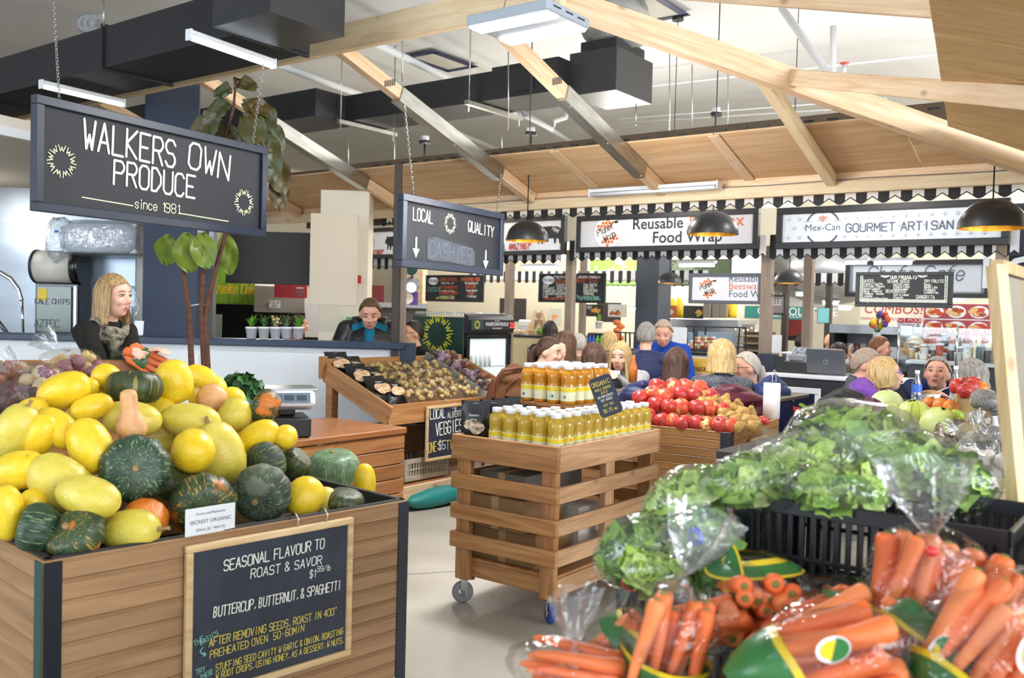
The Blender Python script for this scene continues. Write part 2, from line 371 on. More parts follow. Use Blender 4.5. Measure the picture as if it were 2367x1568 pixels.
SLATE = mat('slate', '2c3240', .6, var=.25, vscale=7, detail=6)
CHW = mat('chalk_white', 'eceee4', .8)
CHY = mat('chalk_yellow', 'd8c45a', .8)
CHG = mat('chalk_green', '8fcdb8', .8)
CHM = mat('chalk_mint', 'c9ecdc', .8)
STEEL = mat('stainless', 'b9bec4', .28, 1., var=.08, vscale=3, stretch=(1, 1, 6))
CHROME = mat('chrome', 'd5d8da', .12, 1.)
BROWN = mat('brown_band', '5e5040', .7, var=.08, vscale=4)
GREYWH = mat('white_metal', 'dfe3e8', .4)
POSTW = mat('weathered_post', '8a7a6c', .7, var=.12, vscale=7, stretch=(6, 6, .6))
WSLAT = wood('plank_shaded', '9a673d', 'c2905c', 0, .9, .5, .13)  # trolley plank in a darker, warmer tone: shade of the end faces painted in
WSLATP = wood('plank_lit', 'a9805c', 'caa27a', 0, .9, .55, .10)  # same plank paler on the long sides, daylight put into the colour
WCRATE = wood('stained_plank', '8a5a34', 'ad794a', 0, .9, .45, .12)
WBIN = wood('bin_plank', '8f6c49', 'ab8560', 0, .8, .5, .07, knots=False)
LAMP = emis('lamp_light', 'ffffff', 9.)
LAMPS = emis('lamp_light_soft', 'e8f2ff', 1.6)
GOLD = mat('gold_leaf', 'd8a844', .32, .85, var=.3, vscale=14)
GLASS = film('clear_glass', 'f4f8f8', .05, .03, .02, 4., top=.2)
def gb(name, u0, u1, v0, v1, z0, z1, m, parent=None, b=0., label=None):
    mb = MB(); sz = (abs(u1-u0), abs(v1-v0), abs(z1-z0))
    mb.bbox((0, 0, 0), sz, b) if b else mb.box((0, 0, 0), sz)
    c = ((u0+u1)/2, (v0+v1)/2, (z0+z1)/2)
    if parent is None: return mb.build(name, m, None, G(*c), GR)
    return mb.build(name, m, parent, c, 0, label)
def beam(name, p0, p1, w, h, m, parent, up=(0, 0, 1)):  # own object whose local x follows the beam
    p0, p1 = Vector(p0), Vector(p1); d = p1-p0; x = d.normalized(); y = Vector(up).cross(x).normalized(); z = x.cross(y)
    o = MB().bbox((0, 0, 0), (d.length, w, h), .004).build(name, m, parent)
    o.matrix_local = Matrix.Translation((p0+p1)/2) @ Matrix((x, y, z)).transposed().to_4x4(); return o
# ================================================================ the hall
S(MB().box((0, 0, 0), (46, 44, .1)).build('floor', CONC, None, (-1, 12, -.05)))
S(MB().box((0, 0, 0), (46, 34, .12)).build('ceiling', CEIL, None, (-1, 15, 5.26)))
S(gb('wall_back', -26, 12, 17.5, 17.7, 0, 5.2, WARMW))
S(gb('wall_stall', -12.5, -5.3, 13.2, 13.3, 0, 2.7, WARMW))
S(gb('wall_left', -20.2, -20, -2, 17.5, 0, 5.2, WARMW))
o = S(MB().box((0, 0, 0), (9, .12, 2.75)).build('wall_kitchen', mat('steel_panel_wall', '7f868e', .3, .75, var=.15, vscale=1.2, stretch=(1, 1, 2)), None, (-7.9, 10.6, 1.375)))
# floor control joint
S(MB().bar((-.9, 3.3, .0006), (1.3, 2.9, .0006), .012, .001).build('trim_1', mat('floor_joint', '7d766b', .8)))
S(MB().bar((-2.6, 4.55, .0006), (1.6, 5.9, .0006), .008, .001).build('trim_2', MATS['floor_joint']))
# lowered kitchen ceiling with its metal edge
so = MB(); L0, L1 = Vector((-3.99, 7.05)), Vector((-1.5, 12.6)); 
so.add([(L0.x, L0.y, 2.75), (L1.x, L1.y, 2.75), (-9, 14, 2.75), (-14, 9, 2.75), (L0.x, L0.y, 2.9), (L1.x, L1.y, 2.9), (-9, 14, 2.9), (-14, 9, 2.9)],
       [(0, 3, 2, 1), (4, 5, 6, 7), (0, 1, 5, 4), (1, 2, 6, 5), (2, 3, 7, 6), (3, 0, 4, 7)])
S(so.build('ceiling_kitchen', mat('cream_soffit', 'd9d2c4', .7)))
S(MB().bar((L0.x, L0.y, 2.78), (L1.x, L1.y, 2.78), .05, .07).build('trim_3', GREYWH))
# ================================================================ timber canopy
CN = T('timber_canopy', 'pale timber hip roof frame with plywood eaves over the produce stands', 'canopy', (0, 0, 0), GR)
VR, ZR, VE, ZE, UE, UR = 4.58, 3.37, 7.0, 2.56, -1.0, -3.2
SL = (ZR-ZE)/(VE-VR)
beam('ridge_beam', (-11.5, VR, ZR+.03), (UR+.1, VR, ZR+.03), .06, .19, PINEY, CN)
beam('eave_beam', (-11.5, VE+.05, 2.49), (1.2, VE+.05, 2.49), .05, .09, PINEY, CN)
beam('eave_board', (-11.5, VE+.085, 2.585), (1.2, VE+.085, 2.585), .05, .10, PINE, CN)
RU = [-9.9, -8.3, -6.7, -5.053, -3.715]
for i, u in enumerate(RU):
    beam('rafter', (u, VE+.03, ZE-.01), (u, VR, ZR), .075, .10, PINE, CN)
    if i >= 2:
        a, b = ((.5, 1.78), (.47, 1.78), (.33, 1.5))[i-2]
        t0, t1 = a, b
        p = lambda t: (u, VE-t, ZE+SL*t-.012)
        beam('steel_sleeve', p(t0), p(t1), .095, .125, GALV, CN)
        for t in (t0+.06, (t0+t1)/2, t1-.06):
            q = Vector(p(t)); MB().cyl(q+Vector((.035, 0, -.062)), q+Vector((.035, -.002, -.07)), .006, n=6).build('screw', CHROME, CN)
        # printed mill stamp
        tt = t1+.12; q = Vector((u, VE-tt, ZE+SL*tt)); st = MB()
        for k in range(6): st.bar(q+Vector((.0385, -.05+.02*k, .018-.05*SL+.02*k*SL+.012)), q+Vector((.0385, -.05+.02*k, -.03-.05*SL+.02*k*SL+.012)), .002, .011)
        st.build('mill_stamp', BLK, CN)
# hip, common and jack rafters
beam('hip_rafter', (UR-.02, VR-.02, ZR+.01), (UE+.06, VE+.02, ZE-.01), .085, .15, PINE, CN)
beam('rafter', (-2.29, VE+.03, ZE-.02), (-2.29, 5.62, ZE+SL*1.36), .075, .085, PINEY, CN)
beam('jack_rafter', (-2.12, 5.70, 3.00), Wv(2440, 232, 4.3), .05, .10, PINE, CN)
beam('jack_rafter', Wv(1540, -30, 4.6), Wv(2430, 20, 3.7), .05, .12, PINE, CN)
st = MB(); hq = Vector((-2.27, 5.58, 3.04)); hd = Vector((2.2, 2.42, -.81)).normalized(); hs = Vector((1, -1, 0)).normalized()
for k in range(7): st.bar(hq+hd*(k*.022)-hs*.0435+Vector((0, 0, .04)), hq+hd*(k*.022)-hs*.0435+Vector((0, 0, -.045)), .002, .013)
st.build('mill_stamp', BLK, CN)
# plywood eave panels, each a board of its own
def slab(name, pts, th, m):
    mb = MB(); c = sum((Vector(p) for p in pts), Vector())/len(pts); n = (Vector(pts[1])-Vector(pts[0])).cross(Vector(pts[2])-Vector(pts[0])).normalized()
    if n.z < 0: n = -n
    k = len(pts); vs = [Vector(p)-c for p in pts]+[Vector(p)-c+n*th for p in pts]
    fs = [list(range(k))[::-1], list(range(k, 2*k))]+[(i, (i+1) % k, (i+1) % k+k, i+k) for i in range(k)]
    return mb.add(vs, fs).build(name, m, CN, c)
zf = lambda v: ZE+.06+SL*(VE-v); zr = lambda u: ZE+.06+SL*(UE-u)
us = [-11.5, -9.1, -6.72, -4.35, -2.95, -1.66]
for a, b in zip(us, us[1:]): slab('plywood_panel', [(a+.004, 7.2, zf(7.2)), (b-.004, 7.2, zf(7.2)), (b-.004, 6.36, zf(6.36)), (a+.004, 6.36, zf(6.36))], .014, PLY)
slab('plywood_panel', [(-1.656, 7.2, zf(7.2)), (-.8, 7.2, zf(7.2)), (-1.656, 6.36, zf(6.36))], .014, PLY)
vsx = [2.2, 3.7, 4.68, 5.7, 6.36]
ue = lambda v: -1.2+(5.55-v)*.19
for a, b in zip(vsx, vsx[1:]): slab('plywood_panel', [(ue(a), a+.004, zr(ue(a))), (.7, a+.004, zr(.7)), (.7, b-.004, zr(.7)), (ue(b), b-.004, zr(ue(b)))], .014, PLYD)
slab('plywood_panel', [(ue(6.36), 6.364, zr(ue(6.36))), (.7, 6.364, zr(.7)), (.7, 8.6, zr(.7))], .014, PLYD)
for u in (-4.36, -2.95): beam('batten', (u, 7.15, zf(7.15)-.008), (u, 6.36, zf(6.36)-.008), .09, .012, PINE, CN)
# wiring along the beam
cb = MB(); cb.tube([(-6.8+.4*k, 7.02, 2.54+.006*math.sin(k*1.7)) for k in range(18)], .004, 5); cb.build('cable', mat('grey_cable', '77787a', .5), CN)
# brown roofing band behind the eave panels
gb('roof_band', -7.2, -.9, 6.62, 6.66, 2.80, 2.955, BROWN, CN)
gb('roof_band', -8.4, -7.25, 6.62, 6.66, 2.80, 2.93, BROWN, CN)
dk = MB()
for k in range(34): dk.box((-6.4+k*.16, 6.35, zf(6.35)+.02), (.07, .02, .012))
stuff(dk.build('awning_edge', BLK, CN))
# dim band of the far stall roof at the left, in front of the kitchen ceiling
BR = T('brown_fascia', 'dark brown boarded fascia behind the left plywood eave', 'fascia', (0, 0, 0), GR)
gb('fascia_board', -8.6, -6.75, 7.4, 7.45, 2.42, 2.70, mat('brown_dark', '463a30', .7), BR)
# ================================================================ ducts and pipes under the ceiling
D1 = T('ventilation_duct', 'large black rectangular duct crossing the upper left ceiling', 'duct', (0, 0, 0), GR)
gb('duct_run', -14, -4.97, 3.72, 4.27, 3.22, 3.52, BLKD, D1)
gb('duct_box', -4.97, -4.42, 3.5, 4.08, 3.2, 3.62, mat('dark_steel_box', '47484d', .32, .6, var=.1, vscale=4), D1)
for u in (-5.0, -6.6, -8.6): gb('flange', u-.012, u+.012, 3.70, 4.29, 3.20, 3.54, BLKD, D1)
gb('duct_branch', -18, -13, 8.0, 8.8, 4.05, 4.5, BLKD, D1)
D2 = T('ventilation_duct', 'black duct with square drop box behind the steel rafters', 'duct', (0, 0, 0), GR)
gb('duct_run', -9.4, -6.9, 8.72, 9.40, 4.0, 4.34, BLKD, D2)
gb('duct_run', -6.9, -5.95, 8.72, 9.44, 4.0, 4.38, BLKD, D2)
gb('duct_run', -12.5, -9.4, 8.2, 8.95, 3.98, 4.34, BLKD, D2)
gb('access_panel', -6.72, -6.28, 8.70, 8.72, 4.06, 4.32, BLK, D2)
gb('drop_box', -5.95, -5.33, 8.95, 9.78, 3.98, 4.46, mat('duct_box_black', '2a2a2c', .5), D2)
gb('duct_collar', -5.87, -5.4, 9.05, 9.7, 4.46, 4.6, BLKD, D2)
for u in (-9.3, -7.1): gb('hanger_channel', u-.03, u+.03, 8.5, 9.6, 3.93, 3.98, GALV, D2)
for u in (-9.3, -7.1):
    for v in (8.55, 9.55): MB().cyl((u, v, 3.85), (u, v, 5.2), .008, n=6).build('hanger_rod', GALV, D2)
sv = mat('foil_wrap', 'a9a9a8', .35, .5, var=.2, vscale=5, bump=.9, bscale=9)
def crinkle(d): return 1+.10*mnoise.noise(d*3.2)+.05*mnoise.noise(d*9)
fw = MB().ell((-5.62, 9.4, 4.86), (.42, .46, .34), 20, 12, crinkle); fw.build('foil_wrap', sv, D2)
# vent hole covers on the ceiling
for i, (px, py, w) in enumerate(((1020, 140, .5), (1500, 15, .5))):
    p = Wz(px, py, 5.17); g = toG(p); t = T('plastic_vent_cover', ('taped plastic sheet over ceiling vent above the middle duct', 'taped plastic sheet over ceiling vent beside the top lamp')[i], 'vent cover', G(g.x, g.y, 5.17), GR)
    MB().box((0, 0, -.01), (w, .9, .012)).build('sheet', mat('milky_sheet', 'b9b7ae', .3), t)
    for (cx, cy, sx, sy) in ((0, .45, w+.1, .09), (0, -.45, w+.1, .09), (w/2, 0, .09, .9), (-w/2, 0, .09, .9)): MB().box((cx, cy, -.02), (sx, sy, .012)).build('tape', mat('navy_tape', '20284a', .5), t)
PIPE = mat('white_pipe', 'c9cbcd', .5)
def pipe(label, pts, r, group=None):
    mb = MB(); mb.tube(pts, r, 8); o = mb.build('ceiling_pipe', PIPE); tag(o, label, 'pipe', group); return o
pipe('white sprinkler pipe running diagonally behind the steel rafters', [Wz(850, 92, 4.7), Wz(1250, 285, 4.7), Wz(1330, 335, 4.7)], .05)
pipe('white pipe under the ceiling left of the fig tree top', [Wz(600, 135, 4.7), Wz(850, 225, 4.7), Wz(1150, 345, 4.7)], .05)
pipe('thick white slanted pipe at upper right beside the hip rafter', [Wz(1808, 20, 5.1), Wd(1910, 165, 9.2), Wd(1985, 300, 9.4)], .045)
pipe('thin white vertical pipe right of the slanted pipe', [Wd(1926, 60, 9.), Wd(1926, 180, 9.)], .03)
pipe('white pipe with an elbow above the brown roofing band', [Wd(1190, 255, 12), Wd(1280, 300, 12), Wd(1282, 280, 12), Wd(1308, 272, 12), Wd(1310, 255, 12)], .03)
for k, (a, b) in enumerate((((1450, 205), (2170, 125)), ((1430, 275), (2050, 228)), ((1430, 285), (2050, 245)))):
    o = MB().tube([Wz(*a, 4.9+.05*k), Wz(*b, 4.9+.05*k)], .014, 6).build('ceiling_conduit', PIPE); tag(o, ('thin conduit under the ceiling at upper right', 'upper thin conduit above the brown band', 'lower thin conduit above the brown band')[k], 'conduit')
for k, (x, y0, y1, d) in enumerate(((240, 0, 60, 6), (930, 60, 190, 8), (1548, 120, 340, 9), (1600, 150, 310, 10), (1683, 165, 300, 10), (1175, 110, 300, 9), (1470, 240, 290, 11), (805, 305, 385, 11), (912, 270, 400, 12), (1160, 290, 350, 12))):
    o = MB().cyl(Wd(x, y0, d), Wd(x, y1, d), .006, n=5).build('hanger_rod', GALV); o.name = 'ceiling_rod'
    tag(o, '%s thin steel ceiling rod counted from the left' % nth(sorted((240, 930, 1548, 1600, 1683, 1175, 1470, 805, 912, 1160)).index(x)), 'rod', 'thin rods hanging from the ceiling')
# sheathing over the flexible loop
lp = MB()
for k in range(3): lp.tube([Wd(205+14*k+22*math.cos(a), 55+8*math.sin(a)*2, 10.) for a in [j*math.pi/8+1 for j in range(11)]], .04, 8)
tag(lp.build('cable_bundle', mat('grey_hose', '8d8f94', .5)), 'looped grey hoses above the black duct at upper left', 'cables')
# valves
vt = T('sprinkler_valve', 'small pipe riser with red wheel beside the hip rafter', 'valve', Wd(1951, 165, 9.))
MB().cyl((0, 0, -.04), (0, 0, .06), .025, n=8).build('riser', PIPE, vt); MB().cyl((0, 0, .07), (0, 0, .08), .045, n=10).build('hand_wheel', mat('red_paint', 'c8452c', .4), vt)
# ================================================================ lamps
def pendant_lamp(i, px, py, wpx, d, label):
    r = wpx*d/F/2; p = Wd(px, py, d); t = T('dome_pendant', label, 'lamp', p, 0, 'black dome pendants')
    pr = [(r*math.sin(a)*(1), r*.92*math.cos(a)) for a in [math.pi/2*k/10 for k in range(10, -1, -1)]]
    MB().lathe([(x+.0001, z) for x, z in pr], 32).build('shade', mat('shade_black', '2a2a2c', .38), t)
    MB().lathe([(x*.97+.0001, z*.95-.002) for x, z in pr], 32).build('shade_lining', GOLD, t)
    MB().lathe([(r*.97, -.001), (r, -.001)], 32).build('rim', mat('shade_black', ''), t)
    top = 5.15-p.z; MB().cyl((0, 0, r*.9), (0, 0, top), .005, n=6).build('cord', BLK, t)
    MB().cyl((0, 0, top-.04), (0, 0, top), .07, n=14).build('ceiling_rose', BLK, t); MB().cyl((0, 0, top), (0, 0, top+.05), .05, n=12).build('mount', PIPE, t)
    MB().ell((0, 0, r*.35), .045, 10, 8).build('bulb', emis('warm_bulb', 'ffe2a8', 22.), t)
    return t
for i, a in enumerate(((1218, 557, 100, 8.3, 'black dome pendant left of the wide honeycomb sign'), (1647, 542, 118, 8.3, 'black dome pendant in front of the honeycomb sign lettering'),
        (2293, 528, 148, 6.2, 'largest black dome pendant at the right over the shell logo sign'), (1548, 655, 55, 11.5, 'black dome pendant beside the dark grey column'),
        (1824, 655, 70, 10.5, 'black dome pendant between the two brown posts'), (2208, 657, 60, 11., 'black dome pendant behind the products chalkboard'))): pendant_lamp(i, *a)
# ceiling roses of pendants further back
for i, (px, py) in enumerate(((982, 330), (1227, 310), (1655, 265))):
    t = T('pendant_mount', ('black ceiling rose with cord above the middle hanging sign', 'black ceiling rose with cord between the two right steel rafters', 'black ceiling rose with cord left of the hip rafter')[i], 'lamp mount', Wd(px, py, 11.2))
    MB().cyl((0, 0, -.02), (0, 0, .02), .07, n=14).build('rose', BLK, t); MB().cyl((0, 0, .02), (0, 0, .08), .05, n=12).build('canister', PIPE, t); MB().cyl((0, 0, -.3), (0, 0, -.02), .012, n=6).build('cord', BLK, t)
# LED high bay
LB = T('high_bay_light', 'bright white LED panel light with two glowing strips hanging at top centre', 'light', G(-3.13, 4.27, 3.1), GR)
MB().bbox((0, 0, .03), (.56, .42, .06), .008).build('housing', mat('lamp_housing', 'aab6c4', .4), LB)
for y in (-.14, .14): MB().bbox((0, y, -.004), (.53, .12, .02), .006).build('light_strip', emis('lamp_led', 'f6faff', 7.), LB)
for x in (-.2, .2): MB().cyl((x, 0, .06), (x*.3, 0, .5), .003, n=5).build('wire', GALV, LB)
for k in range(3): MB().box((.281, -.12+.12*k, .035), (.002, .07, .008)).build('vent_slot', BLK, LB)
def strip_light(label, p0, p1, m, w=.10, ends=True):
    p0, p1 = Vector(p0), Vector(p1); d = p1-p0; t = T('strip_light', label, 'light', (p0+p1)/2, math.atan2(d.y, d.x)); l = d.length
    MB().bbox((0, 0, .02), (l, w, .03), .005).build('housing', GREYWH, t)
    for y in ((-w*.25, w*.25) if w > .08 else (0,)): MB().cyl((-l/2+.02, y, -.012), (l/2-.02, y, -.012), .016, n=10).build('tube', m, t)
    if ends:
        for x in (-l/2, l/2): MB().bbox((x, 0, .005), (.012, w*1.1, .07), .003).build('end_cap', GREYWH, t)
    return t
for lab, a, b, d in (('white strip light over the far left of the hanging produce sign', (95, 196), (285, 240), 3.13), ('white strip light touching the black duct above the hanging sign', (437, 82), (632, 150), 3.13)):
    t = strip_light(lab, Wz(*a, d), Wz(*b, d), LAMPS, .05)
strip_light('long strip light fixed along the eave beam', G(Wv(1367, 462, 6.95).x, 6.95, 2.545), G(Wv(1662, 446, 6.95).x, 6.95, 2.545), mat('tube_off', 'e6eaf0', .3), .09)
for lab, a, b, v in (('glowing tube light under the awning left of the brown post', (1207, 618), (1288, 616), 9.0), ('glowing tube light under the awning by the dark column', (1567, 611), (1655, 611), 9.0),
        ('glowing tube light above the products chalkboard', (2016, 606), (2113, 604), 8.9), ('shorter glowing tube left of the products chalkboard light', (1950, 605), (2008, 605), 9.6), ('bright strip light above the awning between two signs', (1760, 474), (1848, 472), 9.4)):
    g0, g1 = Wv(*a, v), Wv(*b, v); strip_light(lab, G(g0.x, v, g0.z), G(g1.x, v, g1.z), LAMP, .07, False)
for k, (x0, x1, y, d) in enumerate(((1838, 1872, 680, 14), (1900, 1940, 700, 14), (1937, 1970, 712, 13), (1420, 1445, 607, 13), (2200, 2232, 692, 11), (590, 640, 664, 13), (1455, 1480, 712, 13))):
    p0, p1 = Wd(x0, y, d), Wd(x1, y, d); strip_light('small distant strip light, %s from the left in the back hall' % nth(sorted((1838, 1900, 1937, 1420, 2200, 590, 1455)).index(x0)), p0, p1, LAMP, .07, False)['group'] = 'small lights in the back hall'
# ================================================================ the row of market stalls behind the seating
VS = 8.6
SIGNG = mat('sign_grey', 'd2d3da', .4); SIGNW = mat('sign_white', 'e6e9ee', .4); SIGNP = mat('sign_pale', 'ccd4de', .4)
INK = mat('ink_black', '23242a', .6); INKG = mat('ink_grey', '4a5566', .6); ORG = mat('ink_orange', 'd9794e', .6); RED = mat('ink_red', 'c0453f', .6); HON = mat('honeycomb', 'c9713a', .6); TAN = mat('ink_tan', 'b98a72', .6)
def rowboard(name, label, cat, x0, y0, x1, y1, v, fr, fm, pm, thick=.04, group=None):
    """board on the plane v of the market grid, from its photo extent; returns thing and pixel -> board coordinates"""
    xm, ym = (x0+x1)/2, (y0+y1)/2
    ul, ur = Wv(x0, ym, v).x, Wv(x1, ym, v).x; zt, zb = Wv(xm, y0, v).z, Wv(xm, y1, v).z; uc = (ul+ur)/2
    t = board(name, label, cat, G(uc, v, zb), GR, ur-ul, zt-zb, fr, fm, pm, thick, group, pf={.06: -.0165, .07: -.0175, .03: -.0105, .04: -.0205, .02: -.0095, .015: -.0075, .05: -.0125, .01: -.005}.get(thick, 0.))
    loc = lambda x, y: (lambda p: (p.x-uc, p.z-zb))(Wv(x, y, v)); t['k'] = 1; del t['k']
    return t, loc, ur-ul, zt-zb
def honey_logo(t, x, z, r, ink, y=-.022):
    mb = MB()
    disc(mb, x, z, r*1.0, r*1.0, y-.001); mb.build('logo_disc', mat('paper_white', 'f3f3f1', .6), t)
    hx = MB(); k = 0
    for j in range(-5, 6):
        for i in range(-5, 6):
            cx, cz = (i+.5*(j % 2))*r*.235, j*r*.205
            if math.hypot(cx, cz) < r*.84 and abs(cz-cx*.25) > r*.30:
                hx.add([(x+cx+r*.115*math.sin(a), y-.002, z+cz+r*.115*math.cos(a)) for a in [m*math.pi/3 for m in range(6)]], [(5, 4, 3, 2, 1, 0)])
    hx.build('honeycomb', HON, t)
    letters(t, 'Planet', x-r*.12, z+r*.02, r*.42, ink, r*.05, .75, rot=.42, y=y-.003, slant=.12)
    letters(t, 'Wrap', x+r*.22, z-r*.42, r*.42, ink, r*.05, .75, rot=.42, y=y-.003, slant=.12)
    bee = MB(); bee.ell((x+r*.62, y-.004, z+r*.66), (r*.16, .001, r*.09), 10, 6); bee.build('bee', INK, t)
# wide honeycomb sign
t, f, w, h = rowboard('shop_sign', 'wide grey shop sign with honeycomb globe logo', 'sign', 1335, 491, 1755, 580, VS, .055, mat('sign_frame', '24262b', .5), SIGNG, .06)
x, z = f(1407, 538); honey_logo(t, x, z, .165, INK, -.02)
def slab_text(t, s, x, z, h, m, align='CENTER', y=-.018): return printed(t, s, x, z, h, m, align, y, bold=.02)
x, z = f(1463, 531); slab_text(t, 'Reusable', x, z, .115, INK, 'LEFT'); x, z = f(1594, 526); slab_text(t, 'Beeswax', x, z, .115, ORG, 'LEFT')
x, z = f(1588, 560); slab_text(t, 'Food Wrap', x, z, .115, INK)
# shell logo sign
t, f, w, h = rowboard('shop_sign', 'long pale shop sign with round shell logo', 'sign', 1797, 470, 2335, 571, VS, .06, MATS['sign_frame'], SIGNP, .07)
pt = MB(); random.seed(3)
for j in range(4):
    for i in range(17):
        a, b = -w/2+.12+i*(w-.2)/17+(j % 2)*.05, .09+j*.085
        for k in range(5): ribbon(pt, [(a, b), (a+.028*math.sin((k-2)*.55), b+.034*math.cos((k-2)*.55))], .007, -.019)
pt.build('shell_pattern', mat('pattern_grey', 'b9c0cb', .6), t)
x, z = f(1903, 526); lg = MB(); disc(lg, x, z, .155, .16, -.0195); lg.build('logo_disc', SIGNP, t)
lg = MB(); ring(lg, x, z, .155, .016, .45, math.pi-.45, -.021); ring(lg, x, z, .155, .016, math.pi+.55, 2*math.pi-.55, -.021); ribbon(lg, [(x-.17, z+.055), (x-.10, z+.055)], .003, -.021); ribbon(lg, [(x+.10, z+.055), (x+.17, z+.055)], .003, -.021); lg.build('logo_arcs', INKG, t)
lg = MB()
for k in range(5):
    a = (k-2)*.55; lg.add([(x+.0*math.sin(a), -.0215, z+.045), (x+.05*math.sin(a)-.014*math.cos(a), -.0215, z+.05+.05*math.cos(a)), (x+.062*math.sin(a), -.0215, z+.052+.06*math.cos(a)), (x+.05*math.sin(a)+.014*math.cos(a), -.0215, z+.05+.05*math.cos(a))], [(0, 3, 2, 1)])
lg.build('logo_shell', TAN, t)
printed(t, 'Mex-Can', x, z-.03, .062, INKG, y=-.021); a = f(1957, 537); letters(t, 'GOURMET ARTISAN PRODUCTS', a[0], a[1], .072, INKG, .010, .98, 'l', -.021, jit=0)
# pig signs
def pig_sign(label, x0, y0, x1, y1, pigx, pigy, tx, ty, sc):
    t, f, w, h = rowboard('shop_sign', label, 'sign', x0, y0, x1, y1, VS, .05, MATS['sign_frame'], SIGNW, .06)
    x, z = f(pigx, pigy); pg = MB(); P2 = [(-.19, .0), (-.17, .05), (-.13, .075), (.0, .085), (.12, .08), (.17, .05), (.18, -.0), (.165, -.05), (.17, -.11), (.15, -.11), (.14, -.06), (.11, -.05), (.10, -.11), (.08, -.11), (.075, -.05), (-.06, -.055), (-.07, -.11), (-.09, -.11), (-.095, -.05), (-.115, -.05), (-.125, -.11), (-.14, -.11), (-.14, -.035), (-.165, -.02)]
    pg.add([(x+a*sc, -.020, z+b*sc) for a, b in P2], [list(range(len(P2)))[::-1]]); pg.add([(x+a*sc, -.020, z+b*sc) for a, b in ((-.15, .06), (-.165, .10), (-.125, .075))], [(0, 1, 2)])
    ring(pg, x+.195*sc, z+.055*sc, .015*sc, .006, y=-.02, n=10); pg.build('pig_print', INK, t)
    letters(t, 'HAM', x+.09*sc, z+.02*sc, .045*sc, SIGNW, .006, .8, y=-.023, rot=-.5)
    a = f(tx, ty); letters(t, 'AMAZING!"', a[0], a[1], .07*sc, RED, .011, .62, 'l', -.021); letters(t, 'LOCAL', a[0]-.03, a[1], .07*sc, INKG, .010, .62, 'r', -.021)
    c = MB(); q = f(pigx-62*sc, pigy+2); ring(c, q[0], q[1], .075*sc, .006, y=-.02); c.build('round_mark', INK, t); letters(t, 'S', q[0], q[1]-.03*sc, .06*sc, INK, .006, .8, y=-.021)
pig_sign('white sign with black pig print behind the left dome lamp', 1110, 503, 1308, 590, 1270, 541, 1178, 578, 1.0)
pig_sign('smaller white pig sign left of the brown pole', 800, 528, 925, 598, 915, 560, 853, 590, .9)
# awnings
def awning(label, u0, u1, v, zt, zb, pitch=.133, parent=None):
    t = T('striped_awning', label, 'awning', G(u0, v, 0), GR, None); n = int((u1-u0)/pitch); hw = pitch/2
    bk = MB(); ptsb = [(0, zt), (0, zb+.02)]+[(hw*k/6, zb+.02-.022*math.sin(math.pi*k/6)) for k in range(1, 6)]+[(hw, zb+.02), (hw, zt)]
    bk.prism(ptsb, -.004, .004); bm = bk.mesh('stripe', mat('awning_black', '1b1c20', .7))
    wk = MB(); ptsw = [(0, zt), (0, zb+.02)]+[(hw*k/6, zb+.02+.026*(1-abs(k-3)/3)) for k in range(1, 6)]+[(hw, zb+.02), (hw, zt)]
    wk.prism(ptsw, -.004, .004); wm = wk.mesh('stripe', mat('awning_white', 'e2e3e6', .7))
    for i in range(n): put('stripe', bm, t, (i*pitch, 0, 0)); put('stripe', wm, t, (i*pitch+hw, 0, 0))
    pp = MB()
    for i in range(n):
        ribbon(pp, [(i*pitch+hw*k/6, zb+.02-.022*math.sin(math.pi*k/6)) for k in range(7)]+[(i*pitch+hw+hw*k/6, zb+.02+.026*(1-abs(k-3)/3)) for k in range(1, 7)], .008, -.006)
    pp.build('piping', MATS['awning_black'], t); return t
awning('striped awning valance under the wide honeycomb sign', -5.69, -3.40, VS+.06, 2.30, 2.075)
awning('striped awning valance under the long shell logo sign', -3.39, -1.18, VS+.06, 2.30, 2.065)
awning('striped awning valance under the white pig sign', -7.0, -5.71, VS+.06, 2.30, 2.055)
awning('striped awning valance under the smaller pig sign', -9.6, -7.3, VS+.06, 2.3, 2.0)
awning('scalloped awning edge hanging below the eave beam', -7.1, -.6, 7.14, 2.47, 2.375, .16)
awning('striped awning valance over the back menu boards', -9.2, -5.2, 11.2, 2.10, 1.93)
awning('striped awning valance below the green specialty banner', -7.1, -5.2, 12.1, 2.05, 1.92)
awning('striped awning valance below the patterned back sign', -4.3, -2.2, 11.1, 2.05, 1.90)
# posts and low walls
def post(label, px, v, w, z0, z1, m=POSTW, x2=None):
    u = Wv(px, 700, v).x; o = gb('wooden_post', u-w/2, u+w/2, v-w/2, v+w/2, z0, z1, m, None, .004); tag(o, label, 'post'); return u
post('brown post left of the wide honeycomb sign', 1318, VS+.15, .09, 0, 2.2)
post('brown post right of the wide honeycomb sign', 1772, VS+.15, .10, 0, 2.2)
post('brown post under the shell logo sign', 1868, VS+1.1, .09, 0, 2.2)
post('brown post beside the sliding drinks cooler', 1177, VS+.6, .09, 0, 2.2)
post('pale wooden post behind the green fridge', 975, VS+.8, .10, 0, 2.3, PINE)
post('slim brown post left of the middle drinks shelf', 1347, VS+1.2, .07, 0, 2.2)
post('brown post behind the wooden easel board', 2312, VS+.1, .09, 0, 2.2)
pu = Wd(916, 640, 7.75); o = MB().bbox((0, 0, 1.35), (.06, .06, 2.7), .004).build('dark_pole', mat('dark_brown_pole', '3a322c', .6), None, (pu.x, pu.y, 0)); tag(o, 'dark brown pole at the end of the white counter wall', 'post')
o = MB().bbox((0, 0, 1.0), (.05, .05, 2.0), .004).build('dark_pole', POSTW, None, (pu.x+.055, pu.y+.05, 0)); tag(o, 'grey-brown upright fixed beside the dark pole', 'post')
